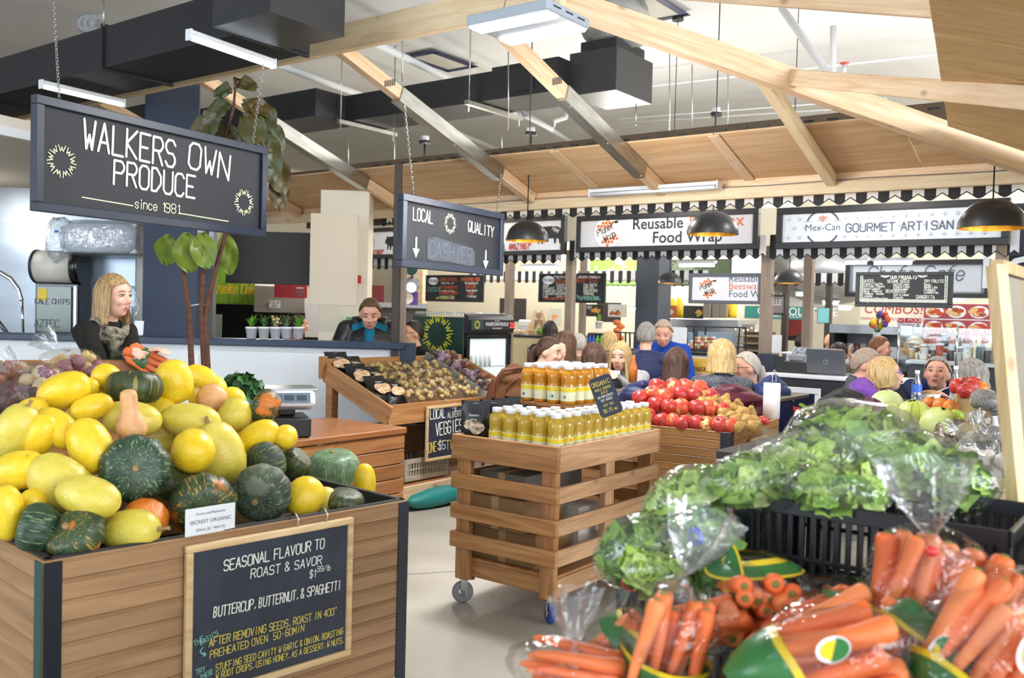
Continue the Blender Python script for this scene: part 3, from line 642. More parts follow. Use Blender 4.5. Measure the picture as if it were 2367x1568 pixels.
def grow(name, label, cat, px0, py0, px1, py1, v, dep, m, z0=None, top=None, group=None):
    xm, ym = (px0+px1)/2, (py0+py1)/2; u0, u1 = Wv(px0, ym, v).x, Wv(px1, ym, v).x; zt = Wv(xm, py0, v).z; zb = z0 if z0 is not None else Wv(xm, py1, v).z
    if top:
        t = T(name, label, cat, G((u0+u1)/2, v+dep/2, zb), GR, group); MB().bbox((0, 0, (zt-zb)/2), (u1-u0, dep, zt-zb-.03), .004).build('body', m, t)
        MB().bbox((0, 0, zt-zb-.015), (u1-u0+.03, dep+.03, .03), .004).build('top', top, t); return t
    o = MB().bbox((0, 0, (zt-zb)/2), (u1-u0, dep, zt-zb), .003).build(name, m, None, G((u0+u1)/2, v+dep/2, zb), GR); tag(o, label, cat, group); return o
DARKW = mat('dark_counter', '2b2e35', .5); CRM = mat('cream_panel', 'd8d0a4', .5)
grow('counter', 'low white partition with navy cap behind the seated diners', 'partition', 1336, 803, 1450, 900, VS+.1, .12, COOLW, 0, NAVYD)
grow('wall_block', 'short navy pier at the foot of the left brown post', 'pier', 1303, 801, 1338, 900, VS-.02, .30, NAVYD, 0)
grow('wall_block', 'navy pier at the foot of the right brown post', 'pier', 1750, 818, 1790, 900, VS-.02, .30, NAVYD, 0)
grow('counter', 'cream green counter with dark top at the back left stall', 'counter', 1176, 776, 1300, 860, 9.6, .5, CRM, 0, DARKW)
t, f, w, h = rowboard('framed_poster', 'small dark framed notice on the cream counter', 'poster', 1219, 803, 1247, 850, 9.55, .03, mat('grey_frame', '7a7268', .5), SIGNW, .02); letters(t, 'G', 0, h*.3, .09, INK, .008, .8, y=-.012)
grow('counter', 'white partition with yellow notice behind the standing man', 'partition', 1450, 815, 1760, 900, VS+.25, .12, COOLW, 0, BLK)
# yellow beeswax banner
t, f, w, h = rowboard('banner', 'yellow to white honeycomb banner behind the long haired diner', 'banner', 1573, 829, 1668, 905, 8.45, .004, mat('banner_yellow', 'f2bf4c', .5), mat('banner_yellow', ''), .02)
mb = MB(); rect(mb, -w/2, w/2, 0, h*.55, -.0105); mb.build('white_area', SIGNW, t)
for s, y, m in (('Reusable', 858, INK), ('Beeswax', 873, ORG), ('Food Wrap', 888, INK)): a = f(1622, y); printed(t, s, a[0], a[1], .06, m, y=-.0125)
t, f, w, h = rowboard('flyer', 'small yellow and white flyer on the low partition', 'flyer', 1331, 806, 1350, 850, VS-.05, .004, SIGNW, SIGNW, .01); mb = MB(); rect(mb, -w/2, w/2, h*.6, h, -.006); mb.build('yellow_area', MATS['banner_yellow'], t)
# menu chalkboards
FRB = mat('black_frame', '1c1d20', .45)
def lines(t, rows, f, scale=1., maxw=.30):
    for (s, px, py, hh, m, al) in rows:
        a = f(px, py); w_ = sum(adv(c) for c in s)*hh*scale/6; letters(t, s, a[0], a[1], hh*scale, m, hh*.10, min(.72, maxw/w_), al, -.012, jit=.04)
CHO = mat('chalk_orange', 'd9683c', .8)
def oval(t, f, px, py, rx, rz_, s):
    a = f(px, py); mb = MB(); disc(mb, a[0], a[1], rx, rz_, -.012); mb.build('oval_logo', SIGNW, t); letters(t, s, a[0], a[1]-rz_*.35, rz_*.7, INKG, rz_*.1, .8, y=-.014)
t, f, w, h = rowboard('menu_board', 'chalk menu board in front of the pale post', 'menu board', 985, 636, 1118, 698, 8.9, .03, FRB, CHALK, .03)
oval(t, f, 1003, 650, .085, .05, 'IRVINGS'); lines(t, [('CHARCUTERIE', 1038, 650, .05, CHO, 'c'), ('-Bacon Ham, Jar', 1035, 657, .028, CHW, 'c'), ('BRITISH FAVOURITES', 1038, 668, .038, CHO, 'c'), ('- a taste of home', 1035, 675, .028, CHW, 'c'), ('ALLERGEN FRIENDLY', 1038, 681, .045, CHO, 'c'), ('no gluten or fillers', 1035, 688, .028, CHW, 'c'), ('BERKSHIRE PORK', 1090, 650, .045, CHO, 'c'), ('-full selection of', 1090, 657, .028, CHW, 'c'), ('BACON', 1090, 667, .05, CHO, 'c'), ('- house smoked', 1090, 674, .028, CHW, 'c'), ('HAM', 1090, 682, .05, CHO, 'c'), ('- Traditional', 1090, 688, .028, CHW, 'c'), ('THANKS FOR SUPPORTING OUR FARM!', 1030, 694, .034, CHY, 'c'), ('If you don\'t see', 1003, 668, .03, CHG, 'c'), ('what you want ask', 1003, 674, .03, CHG, 'c')], f)
t, f, w, h = rowboard('menu_board', 'long chalk sausage menu board behind the left brown post', 'menu board', 1246, 632, 1400, 700, 9.0, .03, FRB, CHALK, .03)
oval(t, f, 1269, 648, .085, .05, 'IRVINGS'); rows = [('PREMIUM', 1300, 644, .05, CHW, 'c'), ('FRESH SAUSAGE', 1303, 655, .04, CHO, 'c'), ('SAUSAGE PRODUCTS', 1363, 643, .05, CHW, 'c'), ('READY TO EAT', 1360, 653, .045, CHO, 'c'), ('Plus a selection of Bacons', 1360, 690, .034, CHG, 'c'), ('and Sausage Meats', 1365, 696, .034, CHG, 'c'), ('Plus a monthly feature', 1285, 693, .034, CHO, 'c')]
for k, s in enumerate(('Maple', 'Bratwurst', 'Cumberland', 'Lincolnshire', 'Leek')): rows.append((s, 1257, 663+6.3*k, .034, CHW, 'l'))
for k, s in enumerate(('English Banger', 'Sundried Tomato', 'Sweet Fennel', 'Rosemary', 'Spicy Fresh')): rows.append((s, 1288, 662+6.3*k, .034, CHW, 'l'))
for k, s in enumerate(('Ham Garlic', 'Ham Dill', 'Beersticks', 'Smokies')): rows.append((s, 1350, 662+6.6*k, .038, CHW, 'l'))
lines(t, rows, f)
t, f, w, h = rowboard('menu_board', 'black products board with white lace border under the shell sign', 'menu board', 1978, 629, 2203, 711, 8.2, .03, FRB, mat('black_board', '1a1b1f', .5), .03)
mb = MB(); random.seed(5)
for k in range(60): a = -w/2+.05+k*(w-.1)/59; ring(mb, a, .055, .011, .006, y=-.012, n=6)
for sx in (-1, 1):
    for k in range(14): ring(mb, sx*(w/2-.05), .07+k*.0165, .011, .005, y=-.012, n=6)
mb.build('lace_border', CHW, t)
rows = [('OUR PRODUCTS', 2090, 645, .055, CHW, 'c'), ('SAUCES', 2008, 653, .034, CHW, 'c'), ('SESAME SEEDS', 2078, 654, .034, CHW, 'c'), ('DRY FRUITS', 2160, 654, .034, CHW, 'c'), ('DEHYDRATED', 2072, 677, .036, CHW, 'c'), ('SANGRITA', 2140, 691, .04, CHW, 'c')]
for k, s in enumerate(('infused w/ Guajillo', "Bird's Beak, Chipotle", 'Habanero peppers', '*Mango  *Tamarind', '*Pineapple  *Banana', '*Jalapeno', 'Habanero Roast Pepper Paste', 'Evergreen Habanero Salsa')): rows.append((s, 1994, 659+5.6*k, .026, CHW, 'l'))
for k, s in enumerate(('Guajillo Lemon', 'Chipotle Lemon', 'Pasilla Lemon')): rows.append((s, 2066, 660+5.4*k, .026, CHW, 'l'))
for k, s in enumerate(('Mango', 'Mango Lime', 'Pineapple', 'Cranberries')): rows.append((s, 2137, 661+6*k, .028, CHW, 'l'))
for k, s in enumerate(('Salt & Lemon', 'Chipotle')): rows.append((s, 2066, 684+7*k, .028, CHW, 'l'))
lines(t, rows, f, .72, .21)
for px in (2047, 2133):
    a = f(px, 641); mb = MB()
    for k in range(5): ribbon(mb, [a, (a[0]+.035*math.sin((k-2)*.6), a[1]+.035*math.cos((k-2)*.6))], .014, -.013)
    mb.build('shell_drawing', CHW, t)
# smaller honeycomb sign
t, f, w, h = rowboard('shop_sign', 'smaller honeycomb sign hanging beside the right brown post', 'sign', 1594, 632, 1762, 703, 8.75, .035, mat('sign_frame_grey', '5a5d68', .5), mat('sign_pale_grey', 'dfe0e8', .4), .05)  # panel is a plain pale grey
x, z = f(1638, 667); honey_logo(t, x, z, .115, INK, -.015)
for s, y, m in (('Reusable', 652, INKG), ('Beeswax', 669, ORG), ('Food Wrap', 687, INKG)): a = f(1685, y); printed(t, s, a[0], a[1], .068, m, 'LEFT', y=-.014)
# dark column and green banners
grow('hall_column', 'dark blue-grey square column behind the standing couple', 'column', 1468, 560, 1520, 880, 10.4, .35, mat('slate_column', '424956', .5), 0)
GRN = mat('banner_green', '7fae45', .5); GRD = mat('banner_dark_green', '3c4d33', .5)
t, f, w, h = rowboard('banner', 'bright green banner with white lettering left of the dark column', 'banner', 1365, 600, 1490, 661, 12., .02, BLK, GRN, .04)
a = f(1375, 641); printed(t, 'LatinFoods', a[0], a[1], .165, SIGNW, 'LEFT', y=-.022, bold=.02); a = f(1402, 655); printed(t, 'SPECIALTIES', a[0], a[1], .075, SIGNW, 'LEFT', y=-.022, sp=1.2)
t, f, w, h = rowboard('banner', 'dark green banner with faint lettering right of the dark column', 'banner', 1518, 600, 1690, 661, 12., .02, BLK, GRD, .04)
for k, s in enumerate(('Chocolate', 'Delicatessen', 'Groceries', 'Pastries', 'Fine Foods', 'Coffee')): a = f(1576, 617+8*k); printed(t, s, a[0], a[1], .055, mat('faint_text', '93a08a', .6), y=-.022)
# ---- goods behind the middle stall
def poster(label, x0, y0, x1, y1, v, base, blobs, cat='poster'):
    t, f, w, h = rowboard('poster', label, cat, x0, y0, x1, y1, v, .006, base, base, .015)
    random.seed(len(label))
    for (col, n, cx, cy, sp, r) in blobs:
        mb = MB()
        for k in range(n): disc(mb, (cx-.5)*w+random.uniform(-sp, sp)*w, cy*h+random.uniform(-sp, sp)*h*.7, r*w*random.uniform(.6, 1.2), r*w*random.uniform(.5, .9), -.009-.0004*k, 10)
        mb.build('picture', mat('pr_'+col, col, .6), t)
    return t
POSTW2 = mat('poster_white', 'e8e6e2', .5); POSTB = mat('poster_dark', '2e2a26', .5); POSTR = mat('poster_brown', 'a5522f', .5)
poster('poster of golden fries on a dark plate', 1355, 704, 1394, 732, 10.6, POSTB, [('e0a040', 12, .62, .5, .22, .10), ('8a8f96', 1, .2, .75, .01, .14)])
poster('white poster of colourful fruit and vegetables', 1406, 704, 1448, 733, 10.6, POSTW2, [('b05a40', 7, .35, .35, .2, .09), ('e08a3c', 6, .6, .35, .2, .09), ('6f9a4a', 4, .5, .5, .15, .06)])
poster('brown poster with pale round dish on the yellow shelf', 1520, 706, 1563, 736, 11.4, POSTR, [('c9c6bb', 5, .7, .5, .06, .13), ('7a3a22', 3, .3, .4, .1, .08)])
poster('dark poster with yellow fruit beside the brown poster', 1580, 707, 1626, 737, 11.4, POSTB, [('e0b048', 9, .72, .5, .18, .09), ('8fae58', 2, .8, .3, .05, .09)])
poster('pale grey picture with orange fox shape', 1269, 714, 1298, 754, 12.5, mat('poster_grey', 'b9bdb0', .5), [('d98a4a', 7, .5, .5, .2, .12)])
poster('black wall screen on the cream wall', 1155, 690, 1216, 744, 12.5, POSTB, [], 'screen')
poster('black board behind the fruit poster', 1380, 700, 1435, 745, 11.2, POSTB, [], 'board')
for k, px in enumerate((1528, 1552, 1568, 1640, 1660, 1690)):
    p = Wv(px, 735, 11.5); o = MB().lathe([(.001, 0), (.07, 0), (.075, .05), (.075, .18), (.03, .24), (.028, .27), (.001, .27)], 10, (0, 0, 0)).build('yellow_jug', mat('yellow_plastic', 'e8c21c', .4), None, G(p.x, 11.5, p.z)); tag(o, '%s yellow jug from the left on the high shelf' % nth(k), 'jug', 'yellow jugs on the high shelf')
for k, px in enumerate((1635, 1655, 1672)):
    p = Wv(px, 735, 11.35); o = MB().bbox((0, 0, .13), (.11, .05, .26), .02).build('snack_bag', mat('grey_bag', '8d8578', .4), None, G(p.x, 11.35, p.z), GR); tag(o, '%s grey-brown snack bag from the left on the high shelf' % nth(k), 'bag', 'grey snack bags on the high shelf')
grow('cooler', 'tall stainless double door cooler behind the blue sweater man', 'cooler', 1520, 738, 1706, 850, 11.3, .6, STEEL, 0)
for k, (a, b) in enumerate(((1530, 1600), (1612, 1690))):
    o = grow('cooler_door', 'dark glass', 'door', a, 768, b, 840, 11.28, .02, mat('cooler_glass', '6f7f90', .12, emit='9fb4c8', estr=.25)); par = bpy.data.objects['cooler']; 
    mw = o.matrix_basis.copy(); o.parent = par; o.matrix_parent_inverse = par.matrix_basis.inverted(); del o['category'], o['label']
grow('white_board', 'blank white board leaning beside the blue sweater man', 'board', 1553, 757, 1586, 815, 9.0, .02, SIGNW)
# preserve jars on a counter
grow('counter', 'white tasting counter with jars behind the rail', 'counter', 1586, 808, 1660, 850, 9.9, .4, COOLW, 0, DARKW)
jar = None; k = 0
for r, y in enumerate((803, 795, 787)):
    for c in range(8-r):
        p = Wv(1592+c*8+r*4, y+5, 10.05); cols = ('b0605c', 'd9a0a0', '8f6f4a', 'c9b070', '9a4a48')
        t = T('preserve_jar', '%s small jar from the left in the %s row of the tasting counter' % (nth(c), ('bottom', 'middle', 'top')[r]), 'jar', G(p.x, 10.05+.05*r, p.z), 0, 'preserve jars on the tasting counter')
        MB().lathe([(.001, 0), (.03, 0), (.03, .05), (.001, .05)], 8).build('glass', mat('jar_'+cols[k % 5], cols[k % 5], .2), t); MB().lathe([(.026, .05), (.027, .066), (.001, .066)], 8).build('lid', GOLD if k % 2 else SIGNW, t); k += 1
# black iron rail
rl = T('iron_rail', 'black square iron rail standing behind the bob haired diner', 'rail', G(0, 9.3, 0), GR)
def rb(pts, parent, r=.010, v=9.3):
    q = [Wv(px, py, v) for px, py in pts]; MB().tube([(a.x, 0, a.z) for a in q], r, 4, sm=False).build('rail_bar', BLK, parent)
for a in (((1588, 755), (1724, 758)), ((1588, 755), (1588, 870)), ((1724, 758), (1724, 880)), ((1710, 758), (1700, 870)), ((1604, 756), (1604, 870)), ((1632, 756), (1630, 775)), ((1588, 820), (1660, 822)), ((1690, 803), (1760, 803)), ((1617, 822), (1660, 792)), ((1617, 822), (1640, 838))): rb(a, rl)
rl2 = T('iron_rail', 'black iron rail left of the dark column', 'rail', G(0, 9.3, 0), GR)
for a in (((1412, 768), (1467, 770)), ((1412, 768), (1400, 840)), ((1467, 770), (1465, 830)), ((1434, 769), (1434, 830)), ((1446, 769), (1446, 830)), ((1456, 769), (1456, 830))): rb(a, rl2)
# drinks cooler
t = T('drinks_cooler', 'black open drinks cooler with blue and green bottles', 'cooler', G(Wv(1382, 800, 10.3).x, 10.3, Wv(1382, 806, 10.3).z), GR)
MB().bbox((0, .12, .10), (.36, .2, .20), .01).build('cabinet', BLK, t); MB().bbox((0, 0, .01), (.38, .3, .02), .004).build('shelf', SIGNW, t)
for k, c in enumerate(('8f9a9a', '3f62d0', '3f62d0', '6fc04a', '6fc04a', 'b9d8dc')):
    MB().lathe([(.001, 0), (.026, 0), (.026, .10), (.012, .13), (.012, .15), (.001, .15)], 10, (-.145+k*.057, -.05, .02)).build('drink_bottle', mat('drink_'+c, c, .2), t)
def plant_pot(label, px, py, d, s, potc, leafc, n=16, cat='plant', fl=None, seed=1, group=None):
    random.seed(seed); p = Wd(px, py, d); t = T('potted_plant', label, cat, p, 0, group)
    MB().lathe([(.001, 0), (s*.32, 0), (s*.42, s*.72), (s*.44, s*.72), (s*.44, s*.86), (s*.38, s*.86), (s*.36, s*.7), (.001, s*.7)], 16).build('pot', mat('pot_'+potc, potc, .5), t)
    lf = MB()
    for k in range(n):
        a = random.uniform(0, 6.28); r = random.uniform(.1, .55)*s; hh = random.uniform(.3, 1.)*s; b = Vector((0, 0, s*.7)); e = Vector((r*math.cos(a), r*math.sin(a), s*.8+hh)); m = (b+e)/2+Vector((0, 0, .1*s)); sd = Vector((-math.sin(a), math.cos(a), .2))*s*.07
        lf.add([b, m-sd, e, m+sd], [(0, 1, 2, 3)], True)
        for j in range(4):
            q = e.lerp(m, j*.3); aa = random.uniform(0, 6.28); w = s*.12; dx = Vector((math.cos(aa), math.sin(aa), random.uniform(-.3, .6)))*w; sx = Vector((-math.sin(aa), math.cos(aa), 0))*w*.5
            lf.add([q, q+dx*.5-sx, q+dx, q+dx*.5+sx], [(0, 1, 2, 3)], True)
    stuff(lf.build('foliage', mat('leaf_'+leafc, leafc, .5, var=.35, vscale=30), t))
    if fl:
        f2 = MB()
        for k in range(8): f2.ell((random.uniform(-.3, .3)*s, random.uniform(-.3, .3)*s, s*random.uniform(1.1, 1.6)), s*.09, 6, 5)
        f2.build('blossom', mat('fl_'+fl, fl, .6), t)
    return t
plant_pot('small white pot with green sprigs on the drinks cooler', 1384, 760, 10.6, .10, 'ece9e4', '7ea838')
# triangular display and cup dispenser of the back left stall
t = T('triangle_shelf', 'triangular wooden display with a plant on the cream counter', 'display', G(Wv(1245, 776, 9.9).x, 9.9, Wv(1245, 776, 9.9).z), GR)
for a, b in (((-.16, 0), (0, .30)), ((.16, 0), (0, .30)), ((-.16, 0), (.16, 0)), ((-.07, .14), (.07, .14))): MB().bar((a[0], 0, a[1]), (b[0], 0, b[1]), .12, .015, (0, 1, 0)).build('board', PINE, t)
MB().ell((.02, 0, .06), (.05, .04, .05), 10, 7).build('plant', mat('leaf_7ea838', ''), t)
p = Wd(1220, 748, 12.8); t = T('towel_dispenser', 'white wall dispenser on the cream wall', 'dispenser', p, GR); MB().bbox((0, 0, 0), (.26, .12, .10), .02).build('body', SIGNW, t); MB().bbox((0, 0, -.09), (.25, .11, .09), .02).build('tray', mat('lilac_plastic', 'c9c4cc', .4), t)
for k, px in enumerate((1188, 1197, 1207)):
    p = Wv(px, 773, 9.8); tag(MB().bbox((0, 0, .03), (.06, .05, .06), .015).build('soap_block', mat('soap_cream', 'd9c9a0', .5), None, G(p.x, 9.8, p.z), GR), '%s small cream block from the left on the cream green counter' % nth(k), 'soap', 'small blocks on the cream counter')
t = T('string_ornament', 'orange ribbon ornament hanging left of the dark column', 'ornament', Wd(1428, 790, 11.)); mb = MB()
for k in range(6): mb.ell((.03*math.sin(k*2), 0, k*.045), (.05, .02, .035), 8, 6)
mb.build('ribbon', mat('orange_foil', 'd9753a', .3), t)
# wooden bakery rack with string lights
t = T('bakery_rack', 'brown slatted bakery rack with tiny string lights', 'rack', G(Wv(1740, 800, 10.6).x, 10.6, 0), GR); zt = Wv(1740, 766, 10.6).z
MB().bbox((0, .2, zt/2), (.40, .02, zt), .003).build('back_panel', mat('rack_brown', '7d6b56', .6), t)
for k in range(7): MB().bbox((0, .08, zt-.06-.085*k), (.40, .24, .02), .003).build('shelf', mat('rack_tan', 'a08c72', .6), t)
for k in range(9): MB().ell((-.2+.05*k, -.05, zt+.02+.02*math.sin(k*2.)), .008, 6, 5).build('fairy_light', emis('fairy', 'ffd27a', 5.), t)
grow('display_block', 'grey carton stack on top of the bakery rack', 'cartons', 1715, 750, 1745, 768, 10.7, .2, mat('grey_card', '8f8f92', .6)); grow('display_block', 'white carton beside the grey carton stack', 'carton', 1742, 752, 1760, 768, 10.7, .2, SIGNW)
grow('white_board', 'white panel right of the brown post', 'board', 1778, 775, 1803, 826, 9.4, .05, SIGNW)
grow('counter', 'white counter front far behind the laptop girl', 'counter', 1800, 818, 1960, 850, 9.6, .3, COOLW, 0, SIGNW)
# ---- far hall
TEAL = mat('teal_sign', '2f7d76', .5)
t, f, w, h = rowboard('shop_sign', 'teal hanging sign with white serif lettering', 'sign', 1722, 708, 1863, 738, 13., .01, TEAL, TEAL, .04); a = f(1842, 729); printed(t, 'CHOCOLATERIE', a[0], a[1], .11, SIGNW, y=-.022); a = f(1842, 735); printed(t, 'ARTISAN CHOCOLATE AND FUDGE', a[0], a[1], .045, SIGNW, y=-.022)
t, f, w, h = rowboard('shop_sign', 'plain taupe hanging sign behind the right brown post', 'sign', 1783, 682, 1817, 728, 11., .02, BLK, mat('taupe_panel', '8f858a', .5), .05); a = f(1793, 705); letters(t, 'VILLE', a[0], a[1], .06, SIGNW, .008, .7, y=-.022)
t, f, w, h = rowboard('wall_screen', 'teal lit screen on a bracket in the far hall', 'screen', 1890, 711, 1919, 748, 11.5, .015, BLK, mat('screen_teal', '5f9a9a', .3, emit='6fa8a8', estr=.5), .04)
poster('black menu panel in the far hall', 1822, 757, 1860, 788, 14., POSTB, [], 'board')
mb = MB(); disc(mb, 0, 0, .18, .16, 0); p = Wv(1833, 752, 13.8); tag(mb.build('round_sign', mat('dark_red', '7d2b2c', .5), None, G(p.x, 13.8, p.z), GR), 'dark red oval sign in the far hall', 'sign')
mb = MB(); disc(mb, 0, 0, .14, .11, 0); p = Wv(1930, 767, 13.8); tag(mb.build('round_sign', TEAL, None, G(p.x, 13.8, p.z), GR), 'small teal oval sign near the laptop girl', 'sign')
o = MB().ell((0, 0, 0), (.95, .95, .55), 28, 14).build('round_duct', mat('silver_duct', 'a9abae', .35, .6), None, Wd(1905, 625, 14.5)); tag(o, 'large silver bulge of round ducting in the far hall', 'duct')
o = MB().tube([Wd(1800, 700, 14.5), Wd(1870, 690, 14.5), Wd(1930, 690, 14.5)], .22, 12).build('flex_duct', mat('white_flex', 'cfcdc8', .6, bump=.8, bscale=12, stretch=(8, 1, 1)), None); tag(o, 'pale ribbed flexible duct in the far hall', 'duct')
for k, px in enumerate((1816, 1916)):
    post(('slim dark post left of the black menu panel', 'slim brown post beside the teal screen')[k], px, 12.5, .08, 0, 2.0, mat('dark_brown_pole', ''))
# ---- back of the Mexican kitchen
t, f, w, h = rowboard('shop_sign', 'pale back sign with lace border behind the products board', 'sign', 1955, 601, 2290, 688, 11., .05, mat('black_frame', ''), SIGNP, .06)
mb = MB()
for k in range(56):
    for zz in (.05, h-.05): ring(mb, -w/2+.07+k*(w-.14)/55, zz, .014, .006, y=-.02, n=6)
for k in range(14):
    for sx in (-1, 1): ring(mb, sx*(w/2-.07), .07+k*(h-.14)/13, .014, .006, y=-.02, n=6)
mb.build('lace_border', INKG, t); letters(t, 'Chefs Cafe', 0, h*.45, .16, INKG, .012, .9, y=-.021, slant=.2)
t, f, w, h = rowboard('banner', 'cream combos banner under the products board', 'banner', 1988, 705, 2137, 752, 11.4, .006, mat('banner_cream', 'e6e0cc', .5), mat('banner_cream', ''), .02); a = f(2068, 725); printed(t, 'COMBOS!!', a[0], a[1], .105, RED, y=-.012, shear=.15)
mb = MB(); ribbon(mb, [(-.35+.018*k, h*.3+.015*(-1)**k) for k in range(40)], .006, -.012); mb.build('zigzag', RED, t)
t, f, w, h = rowboard('order_sign', 'small white order sign with red header', 'sign', 2074, 735, 2130, 769, 10.6, .004, SIGNW, SIGNW, .015)
mb = MB(); rect(mb, -w/2, w/2, h*.66, h, -.009); mb.build('red_header', mat('sign_red', 'bf2b30', .5), t); printed(t, 'HOT FOOD', 0, h*.74, .042, SIGNW, y=-.011); printed(t, 'Order &', 0, h*.38, .045, INKG, y=-.010); printed(t, 'Pay Here', 0, h*.1, .045, INKG, y=-.010)
t, f, w, h = rowboard('picture_menu', 'red picture menu with six plates of food', 'menu board', 2135, 703, 2290, 776, 11.3, .006, mat('menu_red', 'a8434c', .5), mat('menu_red', ''), .02); random.seed(9)
for r in range(2):
    for c in range(3):
        cx, cz = -w/2+w*(c+.5)/3, h*(.75-.5*r); mb = MB(); disc(mb, cx, cz, w*.14, h*.20, -.011); mb.build('plate_print', SIGNW, t)
        for col, dx in (('c8472c', .02), ('e0b27a', -.03)):
            m2 = MB()
            for k in range(6): disc(m2, cx+dx+random.uniform(-.05, .05), cz+random.uniform(-.03, .03), .04, .025, -.0125-.0003*k, 9)
            m2.build('food_print', mat('fp_'+col, col, .6), t)
mb = MB(); rect(mb, -w/2, w/2, h*.49, h*.52, -.0105); mb.build('divider', SIGNW, t)
CT = T('glass_cooler', 'black framed glass cooler with jars behind the flower vase', 'cooler', G(Wv(2025, 800, 10.8).x, 10.8, 0), GR); zt = Wv(2025, 752, 10.8).z
MB().bbox((0, .3, zt/2), (.85, .04, zt), .004).build('back_panel', mat('cooler_inner', 'b9bec6', .4), CT)
for x in (-.42, 0, .42): MB().bbox((x, 0, zt/2), (.05, .5, zt), .004).build('frame_post', BLK, CT)
MB().bbox((0, 0, zt-.05), (.88, .55, .10), .006).build('header', mat('steel_header', '8e9196', .3, .7), CT)
for k, zz in enumerate((zt-.33, zt-.52)):
    MB().bbox((0, .1, zz), (.80, .3, .012), .002).build('shelf', STEEL, CT)
    for j in range(6):
        MB().lathe([(.001, 0), (.045, 0), (.045, .11), (.001, .11)], 10, (-.34+.07*j, .0, zz+.008)).build('jar', mat('jar_w' if k else 'jar_r%d' % (j % 2), 'd9dce0' if k else ('8a5a5e', 'c9ccd2')[j % 2], .3), CT)
MB().bbox((.22, .05, zt-.30), (.34, .3, .14), .01).build('oven', mat('oven_white', 'd5dae0', .3), CT); MB().bbox((.22, .05, zt-.62), (.34, .3, .22), .01).build('oven_dark', BLKG, CT)
fv = T('flower_vase', 'vase of red and yellow flowers on the kitchen counter', 'flowers', Wd(2026, 800, 9.6)); MB().lathe([(.001, 0), (.035, 0), (.04, .12), (.03, .14)], 12).build('vase', mat('vase_glass', 'b9ccd0', .1), fv)
random.seed(4)
for k in range(13):
    e = Vector((random.uniform(-.1, .1), random.uniform(-.08, .08), random.uniform(.18, .34))); MB().tube([(0, 0, .1), e*.6+Vector((0, 0, .06)), e], .004, 5).build('stem', mat('leaf_3f6a2c', '3f6a2c', .5), fv)
    c = ('d2542c', 'e6c21c', '5a3f8a', '4f7a34')[k % 4]; MB().ell(e, (.03, .03, .035), 8, 6, lambda d: 1+.2*math.sin(5*math.atan2(d.y, d.x))).build('bloom', mat('bloom_'+c, c, .6), fv)
grow('kitchen_counter', 'glass fronted service counter with black base at the right', 'counter', 2095, 838, 2330, 1000, 8.6, .5, DARKW, 0, SIGNW)
MB().box((0, 0, 0), (.001, .001, .001)); 
gc = T('sneeze_guard', 'clear glass guard over the service counter', 'glass guard', G(Wv(2210, 850, 8.55).x, 8.55, Wv(2210, 853, 8.55).z), GR)
MB().box((0, 0, .17), (.95, .008, .34)).build('pane', GLASS, gc); MB().box((0, .15, .34), (.95, .3, .008)).build('shelf_pane', GLASS, gc)
for x in (-.47, 0, .47): MB().cyl((x, 0, 0), (x, 0, .36), .01, n=8).build('upright', CHROME, gc)
random.seed(12)
TX = sorted(random.uniform(2105, 2300) for _ in range(34))
for k in range(34):
    px = TX[k]; v = random.uniform(8.75, 9.0); p = Wv(px, 850, v); c = random.choice(('d9dce0', 'c9a878', '6f7a80', 'b8483c', 'e9e4d8', '8fa8b8', 'd8c070', '55606a')); hh = random.uniform(.05, .17)
    t = T('food_tub', '%s small food container from the left on the service counter' % nth(k), 'container', G(p.x, v, Wv(2210, 838, 8.6).z), random.uniform(0, 3), 'containers on the service counter')
    MB().lathe([(.001, 0), (.03, 0), (.034, hh*.85), (.001, hh*.85)], 10).build('tub', mat('tub_'+c, c, .25), t); MB().lathe([(.036, hh*.85), (.036, hh*.95), (.001, hh)], 10).build('lid', mat('tub_lid', 'e2e6ea', .3), t)
for k, px in enumerate((2142, 2150, 2158, 2165, 2200, 2232, 2275)):
    p = Wv(px, 818, 8.9); t = T('sauce_bottle', '%s tall red sauce bottle from the left on the glass shelf' % nth(k), 'bottle', G(p.x, 8.9, p.z-.0), 0, 'red sauce bottles on the glass shelf')
    MB().lathe([(.001, 0), (.028, 0), (.028, .13), (.012, .17), (.012, .19)], 10).build('body', mat('hot_sauce', 'a8452c', .2), t); MB().lathe([(.014, .19), (.014, .22), (.001, .22)], 8).build('cap', mat('cap_red', 'b8322c', .4), t); MB().lathe([(.029, .03), (.029, .09)], 10).build('label_band', SIGNW, t)
o = MB().ell((0, 0, 0), (.12, .12, .10), 20, 12).build('steel_dome', mat('dome_steel', '4a4d52', .15, .9), None, G(*Wv(2190, 800, 9.1)[:2], Wv(2190, 795, 9.1).z)); tag(o, 'dark polished steel dome on the service counter', 'cookware')
t, f, w, h = rowboard('poster', 'small white notice with red lettering right of the picture menu', 'poster', 2195, 775, 2250, 812, 11.2, .004, SIGNW, SIGNW, .01); letters(t, 'GREAT', 0, h*.55, .1, RED, .012, .9, y=-.008)
